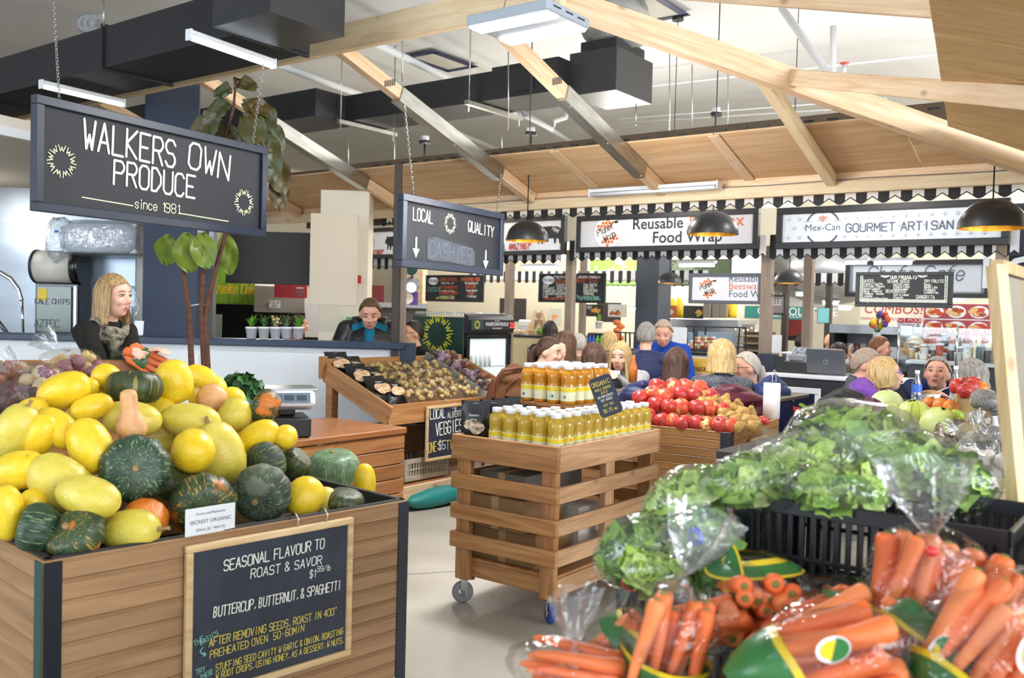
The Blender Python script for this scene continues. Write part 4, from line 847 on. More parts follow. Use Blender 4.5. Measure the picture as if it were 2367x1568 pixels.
# far right navy stall
t, f, w, h = rowboard('shop_sign', 'dark navy sign with large white letters at the right edge', 'sign', 2322, 590, 2420, 685, 9.6, .01, mat('navy_sign', '141c30', .5), mat('navy_sign', ''), .06); a = f(2350, 665); printed(t, 'LO', a[0]-.04, a[1], .28, SIGNW, y=-.032, bold=.03)
t, f, w, h = rowboard('shop_sign', 'white panel with round logo behind the easel board', 'sign', 2332, 682, 2400, 755, 9.7, .01, SIGNW, SIGNW, .05); mb = MB(); a = f(2353, 706); ring(mb, a[0], a[1], .085, .008, y=-.03); mb.build('round_logo', INKG, t); printed(t, 'Mex-Can', a[0], a[1]-.02, .035, INKG, y=-.03); a = f(2358, 730); printed(t, 'ORDER', a[0], a[1], .055, INK, y=-.03); a = f(2358, 741); printed(t, 'HERE', a[0], a[1], .055, INK, y=-.03)
grow('stall_wall', 'dark navy wall panel behind the right stall', 'panel', 2296, 470, 2420, 1000, 10.4, .05, mat('navy_sign', ''), 0)
# laptop counter of the shell stall
MC = T('laptop_counter', 'black counter with white top under the laptop', 'counter', G(0, 0, 0), GR); p0, p1 = Wv(1778, 862, 7.95), Wv(1935, 864, 7.95); zt = p0.z
gb('front', p0.x, p1.x+.45, 7.95, 8.45, 0, zt-.03, mat('counter_black', '24262c', .5), MC, .004); gb('top', p0.x-.03, p1.x+.5, 7.92, 8.5, zt-.03, zt, SIGNW, MC, .004)
gb('mosaic_panel', p0.x, p1.x-.2, 8.5, 8.53, zt, zt+.22, mat('mosaic', 'c9ccd0', .4, col2='4a5866', vscale=60), MC)
t, f, w, h = rowboard('framed_picture', 'white framed fruit photograph on the black counter front', 'picture', 1806, 896, 1896, 985, 7.93, .05, SIGNW, mat('picture_navy', '141a30', .3), .02)
random.seed(8)
for col, n, cx, cz, sp in (('d9a83c', 3, -.05, .6, .05), ('8fbf3c', 2, .0, .56, .03), ('c8402c', 10, 0, .4, .12), ('e0863c', 6, -.03, .33, .12), ('d9b0a0', 5, .1, .45, .05)):
    mb = MB()
    for k in range(n): disc(mb, cx+random.uniform(-sp, sp), cz*h+random.uniform(-.02, .02), .022, .015, -.0105-.0004*k, 9)
    mb.build('fruit_print', mat('fr_'+col, col, .5), t)
lp = T('laptop', 'open grey laptop seen from behind on the white counter top', 'laptop', G(Wv(1910, 860, 8.1).x, 8.1, zt), GR+.05)
MB().bbox((0, .12, .008), (.32, .22, .016), .004).build('base', mat('laptop_grey', '55585d', .4), lp); o = MB().bbox((0, 0, .11), (.33, .012, .22), .004).build('lid', mat('laptop_grey', ''), lp, (0, 0, .012)); o.rotation_euler = (.25, 0, 0)
mb = MB(); ring(mb, 0, .11, .018, .003, y=-.008, n=16); q = mb.build('logo_ring', mat('silver_logo', 'c0c4c8', .3), o)
t = T('cash_register', 'flat black cash drawer beside the laptop', 'register', G(Wv(1845, 860, 8.2).x, 8.2, zt), GR); MB().bbox((0, 0, .05), (.40, .2, .10), .005).build('drawer', BLK, t); MB().bbox((-.05, .1, .13), (.12, .1, .06), .01).build('printer', mat('printer_grey', '8f9298', .4), t)
t = T('price_easel', 'little black price board on a wooden easel beside the cash drawer', 'price board', G(Wv(1800, 860, 8.1).x, 8.1, zt), GR); MB().bbox((0, 0, .08), (.09, .01, .13), .002).build('board', CHALK, t); MB().bar((-.05, .02, 0), (0, .03, .17), .012, .012).build('leg', PINE, t); MB().bar((.05, .02, 0), (0, .03, .17), .012, .012).build('leg', PINE, t)
# ================================================================ white counter wall and the kitchen behind it
WY = 7.75
zc = Wd(450, 780, WY).z
t = T('counter_wall', 'white half-height counter wall with navy cap behind the produce', 'counter', (0, WY, 0))
xl, xr = -5.2, Wd(930, 800, WY).x
MB().bbox(((xl+xr)/2, .07, zc/2-.03), (xr-xl, .14, zc-.06), .004).build('wall_panel', COOLW, t)
MB().bbox(((xl+xr)/2, .05, zc-.03), (xr-xl+.04, .24, .055), .006).build('cap', NAVY, t)
MB().bbox((xr+.04, .07, zc/2), (.12, .18, zc), .005).build('end_post', NAVY, t)
MB().bbox((Wd(450, 835, WY).x, -.005, Wd(450, 835, WY).z), (.07, .01, .12), .003).build('switch_plate', WHITE, t)
# navy column
p = Wd(385, 700, 8.45); zq = Wd(415, 193, 8.45).z; o = MB().bbox((0, 0, zq/2), (.46, .40, zq), .005).build('navy_column', NAVY, None, (p.x, p.y+.1, 0), .32); tag(o, 'navy blue square column behind the fig trunks', 'column')
# refrigerator panel and small cooler
p = Wd(246, 700, 9.2); z1 = Wd(246, 560, 9.2).z; o = T('refrigerator', 'tall pale steel refrigerator behind the scarf woman', 'refrigerator', (p.x, p.y, 0)); MB().bbox((0, .3, z1/2+.1), (.58, .6, z1+.2), .01).build('body', mat('pale_steel', 'b9cadf', .3, .25, var=.06, vscale=2.5), o); MB().bbox((.25, -.02, 1.2), (.025, .03, .5), .006).build('handle', STEEL, o)
p = Wd(127, 770, 8.9); zb = Wd(127, 775, 8.9).z; zm = Wd(127, 655, 8.9).z; ztop = Wd(127, 578, 8.9).z
t = T('display_cooler', 'black glass door display cooler at the far left', 'cooler', (p.x, p.y, 0))
MB().bbox((0, .28, zm/2), (.42, .5, zm), .008).build('cabinet', BLKG, t); MB().bbox((-.02, .02, (zb+zm)/2-.0), (.33, .012, zm-zb-.06), .003).build('glass_door', mat('cooler_door_glass', '77857f', .15), t); MB().bbox((.19, .01, (zb+zm)/2), (.03, .03, zm-zb-.04), .005).build('handle', CHROME, t)
MB().cyl((-.21, .1, (zm+ztop)/2), (.15, .1, (zm+ztop)/2), (ztop-zm)/2, n=24).build('header_drum', mat('header_white', 'd8d5cd', .4), t); MB().cyl((.15, .1, (zm+ztop)/2), (.23, .1, (zm+ztop)/2), (ztop-zm)/2+.01, n=24).build('header_cap', BLKG, t); MB().cyl((-.235, .1, (zm+ztop)/2), (-.21, .1, (zm+ztop)/2), (ztop-zm)/2+.005, n=24).build('header_cap', NAVYD, t)
MB().bbox((-.13, .012, zm-.11), (.085, .004, .11), .001).build('energy_sticker', mat('sticker_yellow', 'e6c81e', .5), t)
letters(t, 'KALE CHIPS', -.03, zm-.2, .05, INKG, .006, .8, y=.010); letters(t, 'AZTEC', -.08, zm-.42, .07, INKG, .007, .8, y=.010)
t = T('wrapped_carton', 'long white carton wrapped in clear plastic above the kitchen cooler', 'carton', Wd(228, 550, 8.8), -.05)
MB().bbox((.0, .2, .0), (.72, .38, .28), .01).build('carton', mat('carton_white', 'dfe6ee', .5), t); FILMW = film('wrap_film', 'eef2f6', .14, .1, 1.0, 9., .10)
MB().ell((0, .2, 0), (.44, .27, .19), 28, 16, lambda d: min(1.3, (abs(d.x)**5+abs(d.y)**5+abs(d.z)**5)**(-.2))*.93*(1+.05*mnoise.noise(d*4))).build('wrap', FILMW, t)
MB().ell((-.42, .1, -.05), (.14, .12, .24), 18, 12, lambda d: 1+.25*mnoise.noise(d*3)).build('wrap_tail', FILMW, t); MB().box((-.40, -.02, .05), (.03, .02, .02)).build('tie', mat('blue_tie', '2a4fc0', .4), t)
# spring tap
t = T('spring_tap', 'chrome spring tap at the far left edge', 'tap', (0, 0, 0)); pts = [Wd(-40, 640, 9.), Wd(0, 630, 9.), Wd(25, 645, 9.), Wd(42, 668, 9.), Wd(50, 695, 9.)]
MB().tube(pts, .016, 8).build('hose', CHROME, t); sp = MB()
for k in range(40):
    q = pts[min(3, k//10)].lerp(pts[min(3, k//10)+1], (k % 10)/10); sp.ell(q, .023, 6, 4)
sp.build('spring', CHROME, t); MB().cyl(Wd(51, 695, 9.), Wd(54, 775, 9.), .012, n=8).build('pipe', CHROME, t); MB().tube([Wd(-10, 735, 9.), Wd(20, 775, 9.)], .02, 8).build('spray_lever', mat('dark_chrome', '6b7076', .3, .8), t)
t = T('note_card', 'small white card standing on the navy counter cap', 'card', Wd(320, 775, WY-.0)); o = MB().box((0, 0, .06), (.075, .003, .12)).build('card', SIGNW, t); o.rotation_euler = (-.15, 0, 0)
o = MB().ell((0, 0, 0), (.06, .05, .14), 14, 10, lambda d: 1+.3*mnoise.noise(d*5)).build('plastic_bag', film('wrap_film', ''), None, Wd(304, 700, 8.)); tag(o, 'crumpled clear plastic bag hanging beside the navy column', 'bag')
# hanging shutters, white pier
def fboard(name, label, cat, x0, y0, x1, y1, d, m, dep=.04, rz=0.):
    a, b = Wd(x0, (y0+y1)/2, d), Wd(x1, (y0+y1)/2, d); zt, zb = Wd((x0+x1)/2, y0, d).z, Wd((x0+x1)/2, y1, d).z
    o = MB().bbox((0, dep/2, (zt-zb)/2), (b.x-a.x, dep, zt-zb), .003).build(name, m, None, ((a.x+b.x)/2, d, zb), rz); tag(o, label, cat); return o
fboard('menu_screen', 'black hanging menu screen left of the cream shutter', 'screen', 522, 536, 722, 657, 8.9, mat('panel_black', '24221f', .6))
fboard('roller_shutter', 'cream hanging shutter beside the red alarm box', 'shutter', 716, 494, 826, 706, 8.7, mat('panel_cream', 'd9cbb5', .55))
S(fboard('wall_pier', 'x', 'x', 738, 440, 850, 840, 9.3, WARMW, .3)); q = bpy.data.objects['wall_pier']; del q['label'], q['category']
t = T('fire_alarm', 'red fire alarm box on the white pier', 'alarm', Wd(829, 646, 9.2)); MB().bbox((0, 0, 0), (.055, .04, .08), .006).build('box', mat('alarm_red', 'c8322c', .4), t); MB().bbox((-.05, 0, 0), (.05, .03, .06), .004).build('bracket', SIGNW, t)
fboard('notice', 'green leaflet taped to the white pier', 'notice', 800, 733, 822, 773, 9.2, mat('leaflet_green', '57a058', .5), .01)
# Venezuelan kitchen seen through the gap
t = T('banner', 'lime green cuisine banner behind the fig trunks', 'banner', Wd(528, 705, 13.), 0); w, h = 135*13/F, 130*13/F
for k in range(6): MB().bbox((-w/2+w*(k+.5)/6, .02, h/2), (w/6-.006, .04, h), .004).build('plank', mat('lime_plank', '8dbb3e', .5, var=.1, vscale=6, stretch=(4, 1, .5), rand=.08), t)
letters(t, 'Venezuelan Cuisine', .06, .16, .15, mat('script_yellow', 'f0d84a', .5), .022, .52, y=-.004, slant=.12)
mb = MB(); disc(mb, .15, .55, .14, .14, -.004); mb.build('round_mark', SIGNW, t); letters(t, 'B', .15, .5, .1, INK, .012, y=-.006)
fboard('dark_kitchen', 'dark kitchen equipment below the lime banner', 'equipment', 478, 703, 585, 840, 12.8, BLKG, .4)
fboard('glass_door', 'narrow pale glass door in the dark kitchen', 'door', 491, 727, 512, 800, 12.75, mat('pale_glass', '9fb0a8', .2), .02)
fboard('range_hood', 'stainless range hood above the herb pots', 'hood', 588, 662, 705, 723, 12.6, mat('hood_steel', 'b9b4aa', .4, .5), .4)
fboard('back_kitchen', 'black cooking line behind the herb pots', 'equipment', 586, 722, 738, 860, 12.9, BLK, .1)
fboard('white_equipment', 'white kitchen cabinet beside the cream panel', 'cabinet', 705, 700, 738, 780, 12.2, WHITE, .3)
t = T('pickup_note', 'small pick-up note taped on the range hood', 'note', Wd(635, 712, 12.55)); MB().box((0, 0, .05), (.15, .004, .10)).build('paper', SIGNW, t); letters(t, 'PICK UP', 0, .055, .03, INKG, .004, .8, y=-.004); letters(t, 'HERE', 0, .012, .03, INKG, .004, .8, y=-.004)
t = T('shop_sign', 'red sign with white cup outline below the black panel', 'sign', Wd(672, 688, 12.)); MB().bbox((0, 0, .08), (.42, .03, .17), .004).build('panel', mat('sign_red2', 'a83238', .5), t)
mb = MB(); ring(mb, .12, .12, .045, .014, math.pi, 2*math.pi, y=-.018); ring(mb, .12, .07, .04, .014, math.pi, 2*math.pi, y=-.018); ribbon(mb, [(.07, .125), (.17, .125)], .014, -.018); mb.build('cup_outline', SIGNW, t)
fboard('red_panel', 'dark red wall panel behind the puffer jacket man', 'panel', 848, 660, 888, 705, 12.5, mat('dark_red', ''), .03)
fboard('steel_shelf', 'stainless shelf edge behind the puffer jacket man', 'shelf', 850, 700, 985, 712, 11.5, STEEL, .3)
fboard('oven_bank', 'dark oven bank behind the puffer jacket man', 'equipment', 850, 712, 985, 800, 11.8, mat('oven_grey', '6b655c', .5), .4)
for k, (px, lf, fl) in enumerate(((581, '5f9a2c', None), (610, '4a7a34', None), (637, '9aa27a', 'f0d27a'), (662, '6b7d5a', None), (690, '5f9a2c', None))):
    plant_pot(('white pot of trailing parsley, leftmost on the counter cap', 'white pot of tall rosemary on the counter cap', 'white pot of cream flowers, middle of the counter cap', 'white pot of greyish thyme on the counter cap', 'white pot of low basil, rightmost on the counter cap')[k], px, 783, WY+.06, .115, 'e6e8ec', lf, 30, 'plant', fl, k+3, 'herb pots on the counter cap')
# ================================================================ hanging chalk signs
def onb(t):
    M = Matrix.Translation(t.location) @ t.rotation_euler.to_matrix().to_4x4(); Mi = M.inverted(); o = Mi @ Vector(C0); R3 = Mi.to_3x3()
    def f(px, py, y=0.):
        r = R3 @ Vector(ray(px, py)); k = (y-o.y)/r.y; q = o+r*k; return (q.x, q.z)
    return f
def lfit(t, f, s, a, b, h, m, th=None, y=-.002, slant=0., jit=.02, yy=0.):
    A, B = f(*a, yy), f(*b, yy); L = math.hypot(B[0]-A[0], B[1]-A[1]); w = sum(adv(c) for c in s)*h/6
    mb = MB(); stext(mb, s, A[0], A[1], h, th, L/w*1.03, 'l', y, math.atan2(B[1]-A[1], B[0]-A[0]), slant, jit); return mb.build('lettering', m, t)
def chain(t, p0, p1, n):
    p0, p1 = Vector(p0), Vector(p1); mb = MB()
    for k in range(n):
        a, b = p0.lerp(p1, k/n), p0.lerp(p1, (k+1.25)/n); d = (b-a).normalized(); s = (Vector((1, .3, 0)) if k % 2 else Vector((-.3, 1, 0)))*.006; mb.tube([a, a.lerp(b, .25)+s, a.lerp(b, .75)+s, b, a.lerp(b, .75)-s, a.lerp(b, .25)-s, a], .0022, 4, False)
    stuff(mb.build('chain', CHROME, t))
def hang_sign(label, tl, tr, dl, dr, yb_l, yb_r):
    a, b = Wd(*tl, dl), Wd(*tr, dr); zt = (a.z+b.z)/2; zb = (Wd(tl[0], yb_l, dl).z+Wd(tr[0], yb_r, dr).z)/2
    loc, rz_, w, h = span(a, b, zt, zb); t = board('hanging_sign', label, 'sign', loc, rz_, w, h, .045, NAVYD, CHALK, .05); return t, onb(t), w, h
t, f, w, h = hang_sign('large navy framed chalkboard sign hanging on chains at upper left', (78, 210), (613, 348), 4.6, 6.0, 479, 555)
y0 = -.003
lfit(t, f, 'WALKERS', (192, 341), (404, 388), .150, CHW, .014, y0); lfit(t, f, 'OWN', (434, 388), (532, 418), .150, CHW, .014, y0); lfit(t, f, 'PRODUCE', (262, 425), (450, 459), .128, CHW, .013, y0)
CHC = mat('chalk_cream', 'e3e6b8', .8)
lfit(t, f, 'since 1981', (311, 481), (413, 495), .052, CHC, .005, y0)
mb = MB(); ribbon(mb, [f(189, 456), f(307, 476)], .006, y0); ribbon(mb, [f(412, 493), f(527, 512)], .006, y0); mb.build('underline', CHC, t)
for px, py, r in ((142, 373, .082), (563, 468, .080)): mb = MB(); q = f(px, py); burst(mb, q[0], q[1], r, 9, .005, y0); mb.build('sunburst', CHC, t)
ti = (Matrix.Translation(t.location) @ t.rotation_euler.to_matrix().to_4x4()).inverted()
chain(t, (-w/2+.14, 0, h), ti @ Wd(122, -20, 5.2), 36); chain(t, (w/2-.11, 0, h), ti @ Wd(608, 150, 5.5), 26)
t, f, w, h = hang_sign('smaller chalkboard sign with arrows hanging in the middle', (926, 440), (1160, 500), 5.9, 7.0, 612, 643)
lfit(t, f, 'LOCAL', (954, 508), (1000, 517), .078, CHW, .009, y0); lfit(t, f, 'QUALITY', (1081, 534), (1140, 548), .072, CHW, .008, y0); mb = MB(); q = f(1040, 517); burst(mb, q[0], q[1], .07, 9, .005, y0); mb.build('sunburst', CHC, t)
sm = MB(); pts = [(987, 552), (1005, 548), (1030, 556), (1060, 565), (1090, 573), (1097, 580), (1097, 612), (1085, 616), (1040, 606), (1000, 603), (987, 598)]; sm.add([(f(*p)[0], y0+.001, f(*p)[1]) for p in pts], [list(range(len(pts)))[::-1]]); sm.build('chalk_smear', mat('chalk_smear', '454b55', .8, var=.2, vscale=8), t)
lfit(t, f, 'CASHIER', (992, 592), (1090, 608), .10, mat('chalk_faint', '5c636c', .8), .007, y0)
for px, py in ((961, 575), (1122, 603)):
    q = f(px, py); mb = MB(); ribbon(mb, [(q[0], q[1]+.07), (q[0], q[1])], .018, y0); mb.add([(q[0]-.038, y0, q[1]+.0), (q[0], y0, q[1]-.06), (q[0]+.038, y0, q[1])], [(0, 1, 2)]); mb.build('arrow', CHM, t)
ti = (Matrix.Translation(t.location) @ t.rotation_euler.to_matrix().to_4x4()).inverted()
chain(t, (-w/2+.14, 0, h), ti @ Wd(935, 245, 5.2), 30); chain(t, (w/2-.08, 0, h), ti @ Wd(1158, 405, 6.6), 14)
# ================================================================ squash bin
ZB = .73; B0, B1 = Wz(105, 1297, ZB), Wz(937, 1156, ZB); bd = (B1-B0); BL = bd.length; BA = math.atan2(bd.y, bd.x); BW = 1.15
BINN = T('produce_bin', 'wood plank produce bin with black corners full of squash', 'bin', (B0.x, B0.y, 0), BA)
def bead_planks(t, L, W, zt, z0, ph, m, n=None, sides='fl'):
    n = int((zt-z0)/ph); pf = MB()
    def pl(ln):                                   # plank with beaded edge grooves
        mb = MB(); a = ph/2
        mb.prism_x([(0, -a+.001), (-.007, -a+.001), (-.010, -a+.004), (-.010, a*.62), (-.008, a*.66), (-.010, a*.70), (-.010, a*.80), (-.008, a*.84), (-.010, a*.88), (-.010, a-.003), (-.007, a), (0, a)], 0, ln); return mb
    if 'f' in sides:
        me = pl(L).mesh('plank', m)
        for k in range(n): put('plank', me, t, (0, 0, zt-ph*(k+.5)))
    if 'l' in sides:
        me = pl(W).mesh('plank', m)
        for k in range(n): put('plank', me, t, (0, W, zt-ph*(k+.5)), -math.pi/2)
    if 'r' in sides:
        me = pl(W).mesh('plank', m)
        for k in range(n): put('plank', me, t, (L, 0, zt-ph*(k+.5)), math.pi/2)
    return n
bead_planks(BINN, BL, BW, ZB, .02, .0645, WBIN)
EDG = mat('black_corner', '1c2230', .45)
for (x, y, r) in ((0, 0, 1), (BL, 0, 1), (0, BW, 1)):
    MB().bbox((x+(.018 if x == 0 else -.018), -.013, ZB/2), (.05, .006, ZB-.01), .002).build('corner_strip', EDG, BINN)
    if x == 0: MB().bbox((-.013, y+(.018 if y == 0 else -.018), ZB/2), (.006, .05, ZB-.01), .002).build('corner_strip', mat('teal_corner', '17483f', .4), BINN)
for (cx, cy, sx, sy) in ((BL/2, .012, BL, .024), (.012, BW/2, .024, BW), (BL-.012, BW/2, .024, BW), (BL/2, BW-.012, BL, .024)):
    MB().bbox((cx, cy, ZB-.06), (sx, sy, .13), .003).build('liner_rail', mat('dark_liner', '2e2b29', .7), BINN)
MB().bbox((BL/2, BW/2, ZB-.16), (BL-.05, BW-.05, .02), .003).build('false_floor', mat('dark_liner', ''), BINN)
MB().bbox((BL*.5, BW*.62, ZB-.0), (.62, .5, .22), .006).build('riser_box', mat('riser_tan', '8d7350', .7), BINN)
fb = onb(BINN)
# its chalkboard
tl, tr, br = fb(430, 1262, -.03), fb(815, 1197, -.03), fb(803, 1515, -.03); cw = tr[0]-tl[0]; zt = (tl[1]+tr[1])/2; ch = zt-br[1]
Mb = Matrix.Translation(BINN.location) @ BINN.rotation_euler.to_matrix().to_4x4(); loc = Mb @ Vector(((tl[0]+tr[0])/2, -.03, zt-ch))
t = board('price_chalkboard', 'wood framed chalkboard hooked on the squash bin', 'chalkboard', loc, BA, cw, ch, .024, wood('frame_pine', 'c2a070', 'dfc398', 0, .9, .5), SLATE, .022); f = onb(t); y0 = -.004
for s, a, b, hh, m in (('SEASONAL FLAVOUR TO', (516, 1320), (744, 1268), .036, CHW), ('ROAST & SAVOR', (578, 1337), (740, 1304), .031, CHW), ('$1', (714, 1336), (728, 1333), .026, CHW), ('99/lb', (731, 1322), (762, 1318), .020, CHW), ('BUTTERCUP, BUTTERNUT, & SPAGHETTI', (492, 1428), (780, 1364), .034, CHW),
        ('AFTER REMOVING SEEDS, ROAST IN 400°', (482, 1495), (772, 1421), .027, CHY), ('PREHEATED OVEN  50-60MIN', (484, 1522), (697, 1460), .025, CHY), ('STUFFING SEED CAVITY W GARIC & ONION, ROASTING', (497, 1552), (785, 1467), .023, CHY), ('W ROOT CROPS, USING HONEY, AS A DESSERT, W NUTS,', (497, 1570), (785, 1488), .022, CHY),
        ('THE', (448, 1494), (472, 1480), .018, CHG), ('BASICS', (463, 1492), (504, 1467), .017, CHG), ('TRY', (452, 1560), (474, 1550), .017, CHG), ('THESE', (462, 1572), (492, 1556), .016, CHG)):
    lfit(t, f, s, a, b, hh, m, hh*.11, y0, .06, .03)
mb = MB(); ribbon(mb, [f(468, 1496), f(461, 1505), f(466, 1512), f(475, 1513)], .003, y0); ribbon(mb, [f(469, 1508), f(475, 1513), f(468, 1517)], .003, y0); mb.build('chalk_arrow', CHG, t)
for x in (cw/2-.245, cw/2-.12): MB().tube([(x, 0, ch-.002), (x, -.008, ch+.03), (x, .02, ch+.05), (x, .05, ch+.03), (x, .055, ch-.0)], .0028, 6).build('hook', CHROME, t)
a = fb(428, 1240, -.004); b = fb(545, 1215, -.004); t = T('name_card', 'small white printed card leaning on the bin rim', 'card', Mb @ Vector(((a[0]+b[0])/2, .0, ZB-.005)), BA+.03)
MB().bbox((0, 0, .048), (b[0]-a[0], .003, .096), .001).build('card', SIGNW, t); printed(t, 'Grown and Packed by:', 0, .072, .0085, INKG, y=-.003); printed(t, 'SECREST ORGANIC', 0, .043, .0125, INKG, y=-.003); printed(t, '(Oliver, BC  V0H1T5)', 0, .018, .0085, INKG, y=-.003)
# ================================================================ slatted counter with the scale
TB = T('slatted_counter', 'brown slatted wooden counter with solid top beside the bin', 'counter', (0, 0, 0), GR)
tu, tv = -4.13, 4.43
o = gb('top', tu-.75, tu, tv-1.3, tv, .69, .73, wood('counter_top', '8a5530', 'ad7244', 1, .8, .4, .03, coat=.2), TB, .006)
for k in range(7):
    z1 = .683-k*.095; o = MB().bbox((0, 0, 0), (1.28, .02, .088), .004).build('slat', WCRATE, TB, (tu-.02, tv-.65, z1-.044), math.pi/2)
    o = MB().bbox((0, 0, 0), (.70, .02, .088), .004).build('slat', WCRATE, TB, (tu-.39, tv-.02, z1-.044))
for u, v in ((tu-.06, tv-.06), (tu-.06, tv-1.24), (tu-.69, tv-.06)): gb('leg', u-.03, u+.03, v-.03, v+.03, 0, .69, WCRATE, TB, .004)
SCL = T('produce_scale', 'white electronic scale with grey display on the slatted counter', 'scale', G(-4.36, 3.62, .73), GR+1.0)
MB().bbox((0, 0, .06), (.26, .30, .12), .012).build('base', mat('scale_dark', '22242a', .4), SCL); MB().bbox((0, 0, .15), (.10, .10, .06), .01).build('neck', BLK, SCL)
o = MB().bbox((0, 0, 0), (.30, .12, .09), .015).build('head', mat('scale_white', 'dfe2e8', .35), SCL, (0, -.10, .215)); o.rotation_euler = (-.35, 0, 0); MB().bbox((0, -.062, 0), (.24, .004, .06), .002).build('display', mat('lcd', '5f6f7c', .2), o)
for k in range(3): MB().box((-.07+.07*k, -.0645, 0), (.055, .002, .03)).build('digits', mat('lcd_dark', '33414c', .3), o)
MB().bbox((0, .06, .275), (.36, .28, .015), .006).build('weighing_plate', STEEL, SCL)
# ================================================================ slanted vegetable display
VD = T('vegetable_stand', 'slanted wooden stand of bagged potatoes behind the slatted counter', 'display stand', (0, 0, 0), GR)
U0, U1, V0, V1 = -4.70, -5.36, 4.83, 6.45
WTR = wood('tray_wood', '9d6a3c', 'be8a58', 0, .8, .5, .08)
o = MB().bbox((0, 0, 0), (V1-V0, .025, .15), .004).build('front_board', WTR, VD, (U0, (V0+V1)/2, .725), math.pi/2)
for v in (V0, V1): beam('side_board', (U0+.02, v, .72), (U1, v, 1.0), .025, .15, WTR, VD)
slab2 = MB(); slab2.add([(U0, V0, .68), (U0, V1, .68), (U1, V1, .95), (U1, V0, .95), (U0, V0, .66), (U0, V1, .66), (U1, V1, .93), (U1, V0, .93)], [(0, 1, 2, 3), (7, 6, 5, 4), (0, 4, 5, 1), (2, 6, 7, 3)]); slab2.build('tray_floor', WCRATE, VD)
o = MB().bbox((0, 0, 0), (V1-V0, .03, .16), .004).build('back_board', WTR, VD, (U1-.02, (V0+V1)/2, 1.02), math.pi/2)
for u, v, z in ((U0-.04, V0+.04, .64), (U0-.04, V1-.04, .64), (U1+.04, V0+.03, .98), (U1+.04, V1-.03, .98)): gb('leg', u-.035, u+.035, v-.035, v+.035, 0, z, WCRATE, VD, .004)
o = MB().bbox((0, 0, 0), (V1-V0+.1, .03, .13), .004).build('bottom_rail', PINE, VD, (U0+.01, (V0+V1)/2, .12), math.pi/2)
gb('lower_shelf', U1, U0, V0, V1, .17, .19, WCRATE, VD)
gb('wall_brace', U1-.03, U1+.0, V0-.05, V0+.02, .95, 1.12, WTR, VD, .003)
# crates and boxes under it
def slot_crate(label, loc, rz_, w, d, h, m, group=None, cat='crate', nx=6, thick=.012, rows=2):
    """ventilated plastic crate: every upright, rail and the floor is a part"""
    t = T('plastic_crate', label, cat, loc, rz_, group)
    MB().bbox((0, 0, thick/2), (w, d, thick), .003).build('floor', m, t)
    for (L, off, ax) in ((w, d, 0), (d, w, 1)):
        for s in (-1, 1):
            r = -math.pi/2 if ax else 0; c = (0, s*(off/2-thick/2)) if not ax else (s*(off/2-thick/2), 0)
            for zz, hh in ((h-.018, .036), (.02, .04))+(((h*.52, .012),) if rows > 1 else ()): MB().bbox((0, 0, 0), (L, thick, hh), .003).build('rail', m, t, (c[0], c[1], zz), r)
            n = max(3, int(L/w*nx)+1)
            for k in range(n):
                x = -L/2+L*k/(n-1)*(1-.02)+L*.01; p = (x, c[1]) if not ax else (c[0], x)
                wd2 = .05 if k in (0, n-1) else .012
                xx = max(-L/2+wd2/2, min(L/2-wd2/2, x)); p = (xx, c[1]) if not ax else (c[0], xx)
                MB().bbox((0, 0, h/2), (wd2, thick*.8, h-.03), .002).build('upright', m, t, (p[0], p[1], 0), r)
    return t
slot_crate('tan plastic crate on the lower shelf of the potato stand', G(-4.92, 5.32, .20), GR, .36, .50, .17, mat('tan_plastic', 'b3a692', .45), nx=12)
o = gb('carton_box', -5.3, -4.95, 5.0, 5.5, .38, .58, mat('brown_card', '7a5a3c', .7)); tag(o, 'brown cardboard box of dark roots under the potato stand', 'box')
o = gb('carton_box', -5.0, -4.6, 4.2, 4.7, .0, .35, mat('tan_card', 'a98a58', .7)); tag(o, 'tan cardboard box behind the slatted counter', 'box')
o = MB().ell((0, 0, 0), (.34, .10, .075), 20, 10, lambda d: 1+.12*mnoise.noise(d*4)).build('folded_tarp', mat('teal_tarp', '1f7f7c', .5, bump=.5, bscale=20), None, G(-4.66, 5.35, .07), GR+math.pi/2); tag(o, 'rolled teal tarp on the floor under the stand', 'tarp')
# its chalkboard
def Uf(px, py): p = Wu(px, py, U0+.04); return (p.y, p.z)
a, b, c = Uf(986, 940), Uf(1062, 925), Uf(986, 1068)
t = board('price_chalkboard', 'tall chalkboard hooked on the potato stand', 'chalkboard', G(U0+.04, (a[0]+b[0])/2+.03, c[1]), GR+math.pi/2, b[0]-a[0]+.06, a[1]-c[1], .022, MATS['frame_pine'], SLATE, .02); f = onb(t)
for s, p, q, hh, m in (('LOCAL', (994, 970), (1029, 965), .075, CHW), ('BC', (1045, 944), (1056, 942), .035, CHW), ('&', (1050, 953), (1056, 952), .03, CHW), ('ALBERTA', (1034, 967), (1072, 960), .042, CHW), ('VEGGIES', (1007, 1008), (1068, 996), .095, CHW), ('ONE:', (990, 1047), (1012, 1043), .075, CHY), ('$5', (1013, 1040), (1030, 1037), .065, CHW), ('TWO', (1030, 1040), (1060, 1035), .07, CHY)): lfit(t, f, s, p, q, hh, m, hh*.09, -.003)
MB().tube([(.0, 0, a[1]-c[1]), (.0, -.01, a[1]-c[1]+.03), (.0, .03, a[1]-c[1]+.06)], .003, 6).build('hook', CHROME, t)
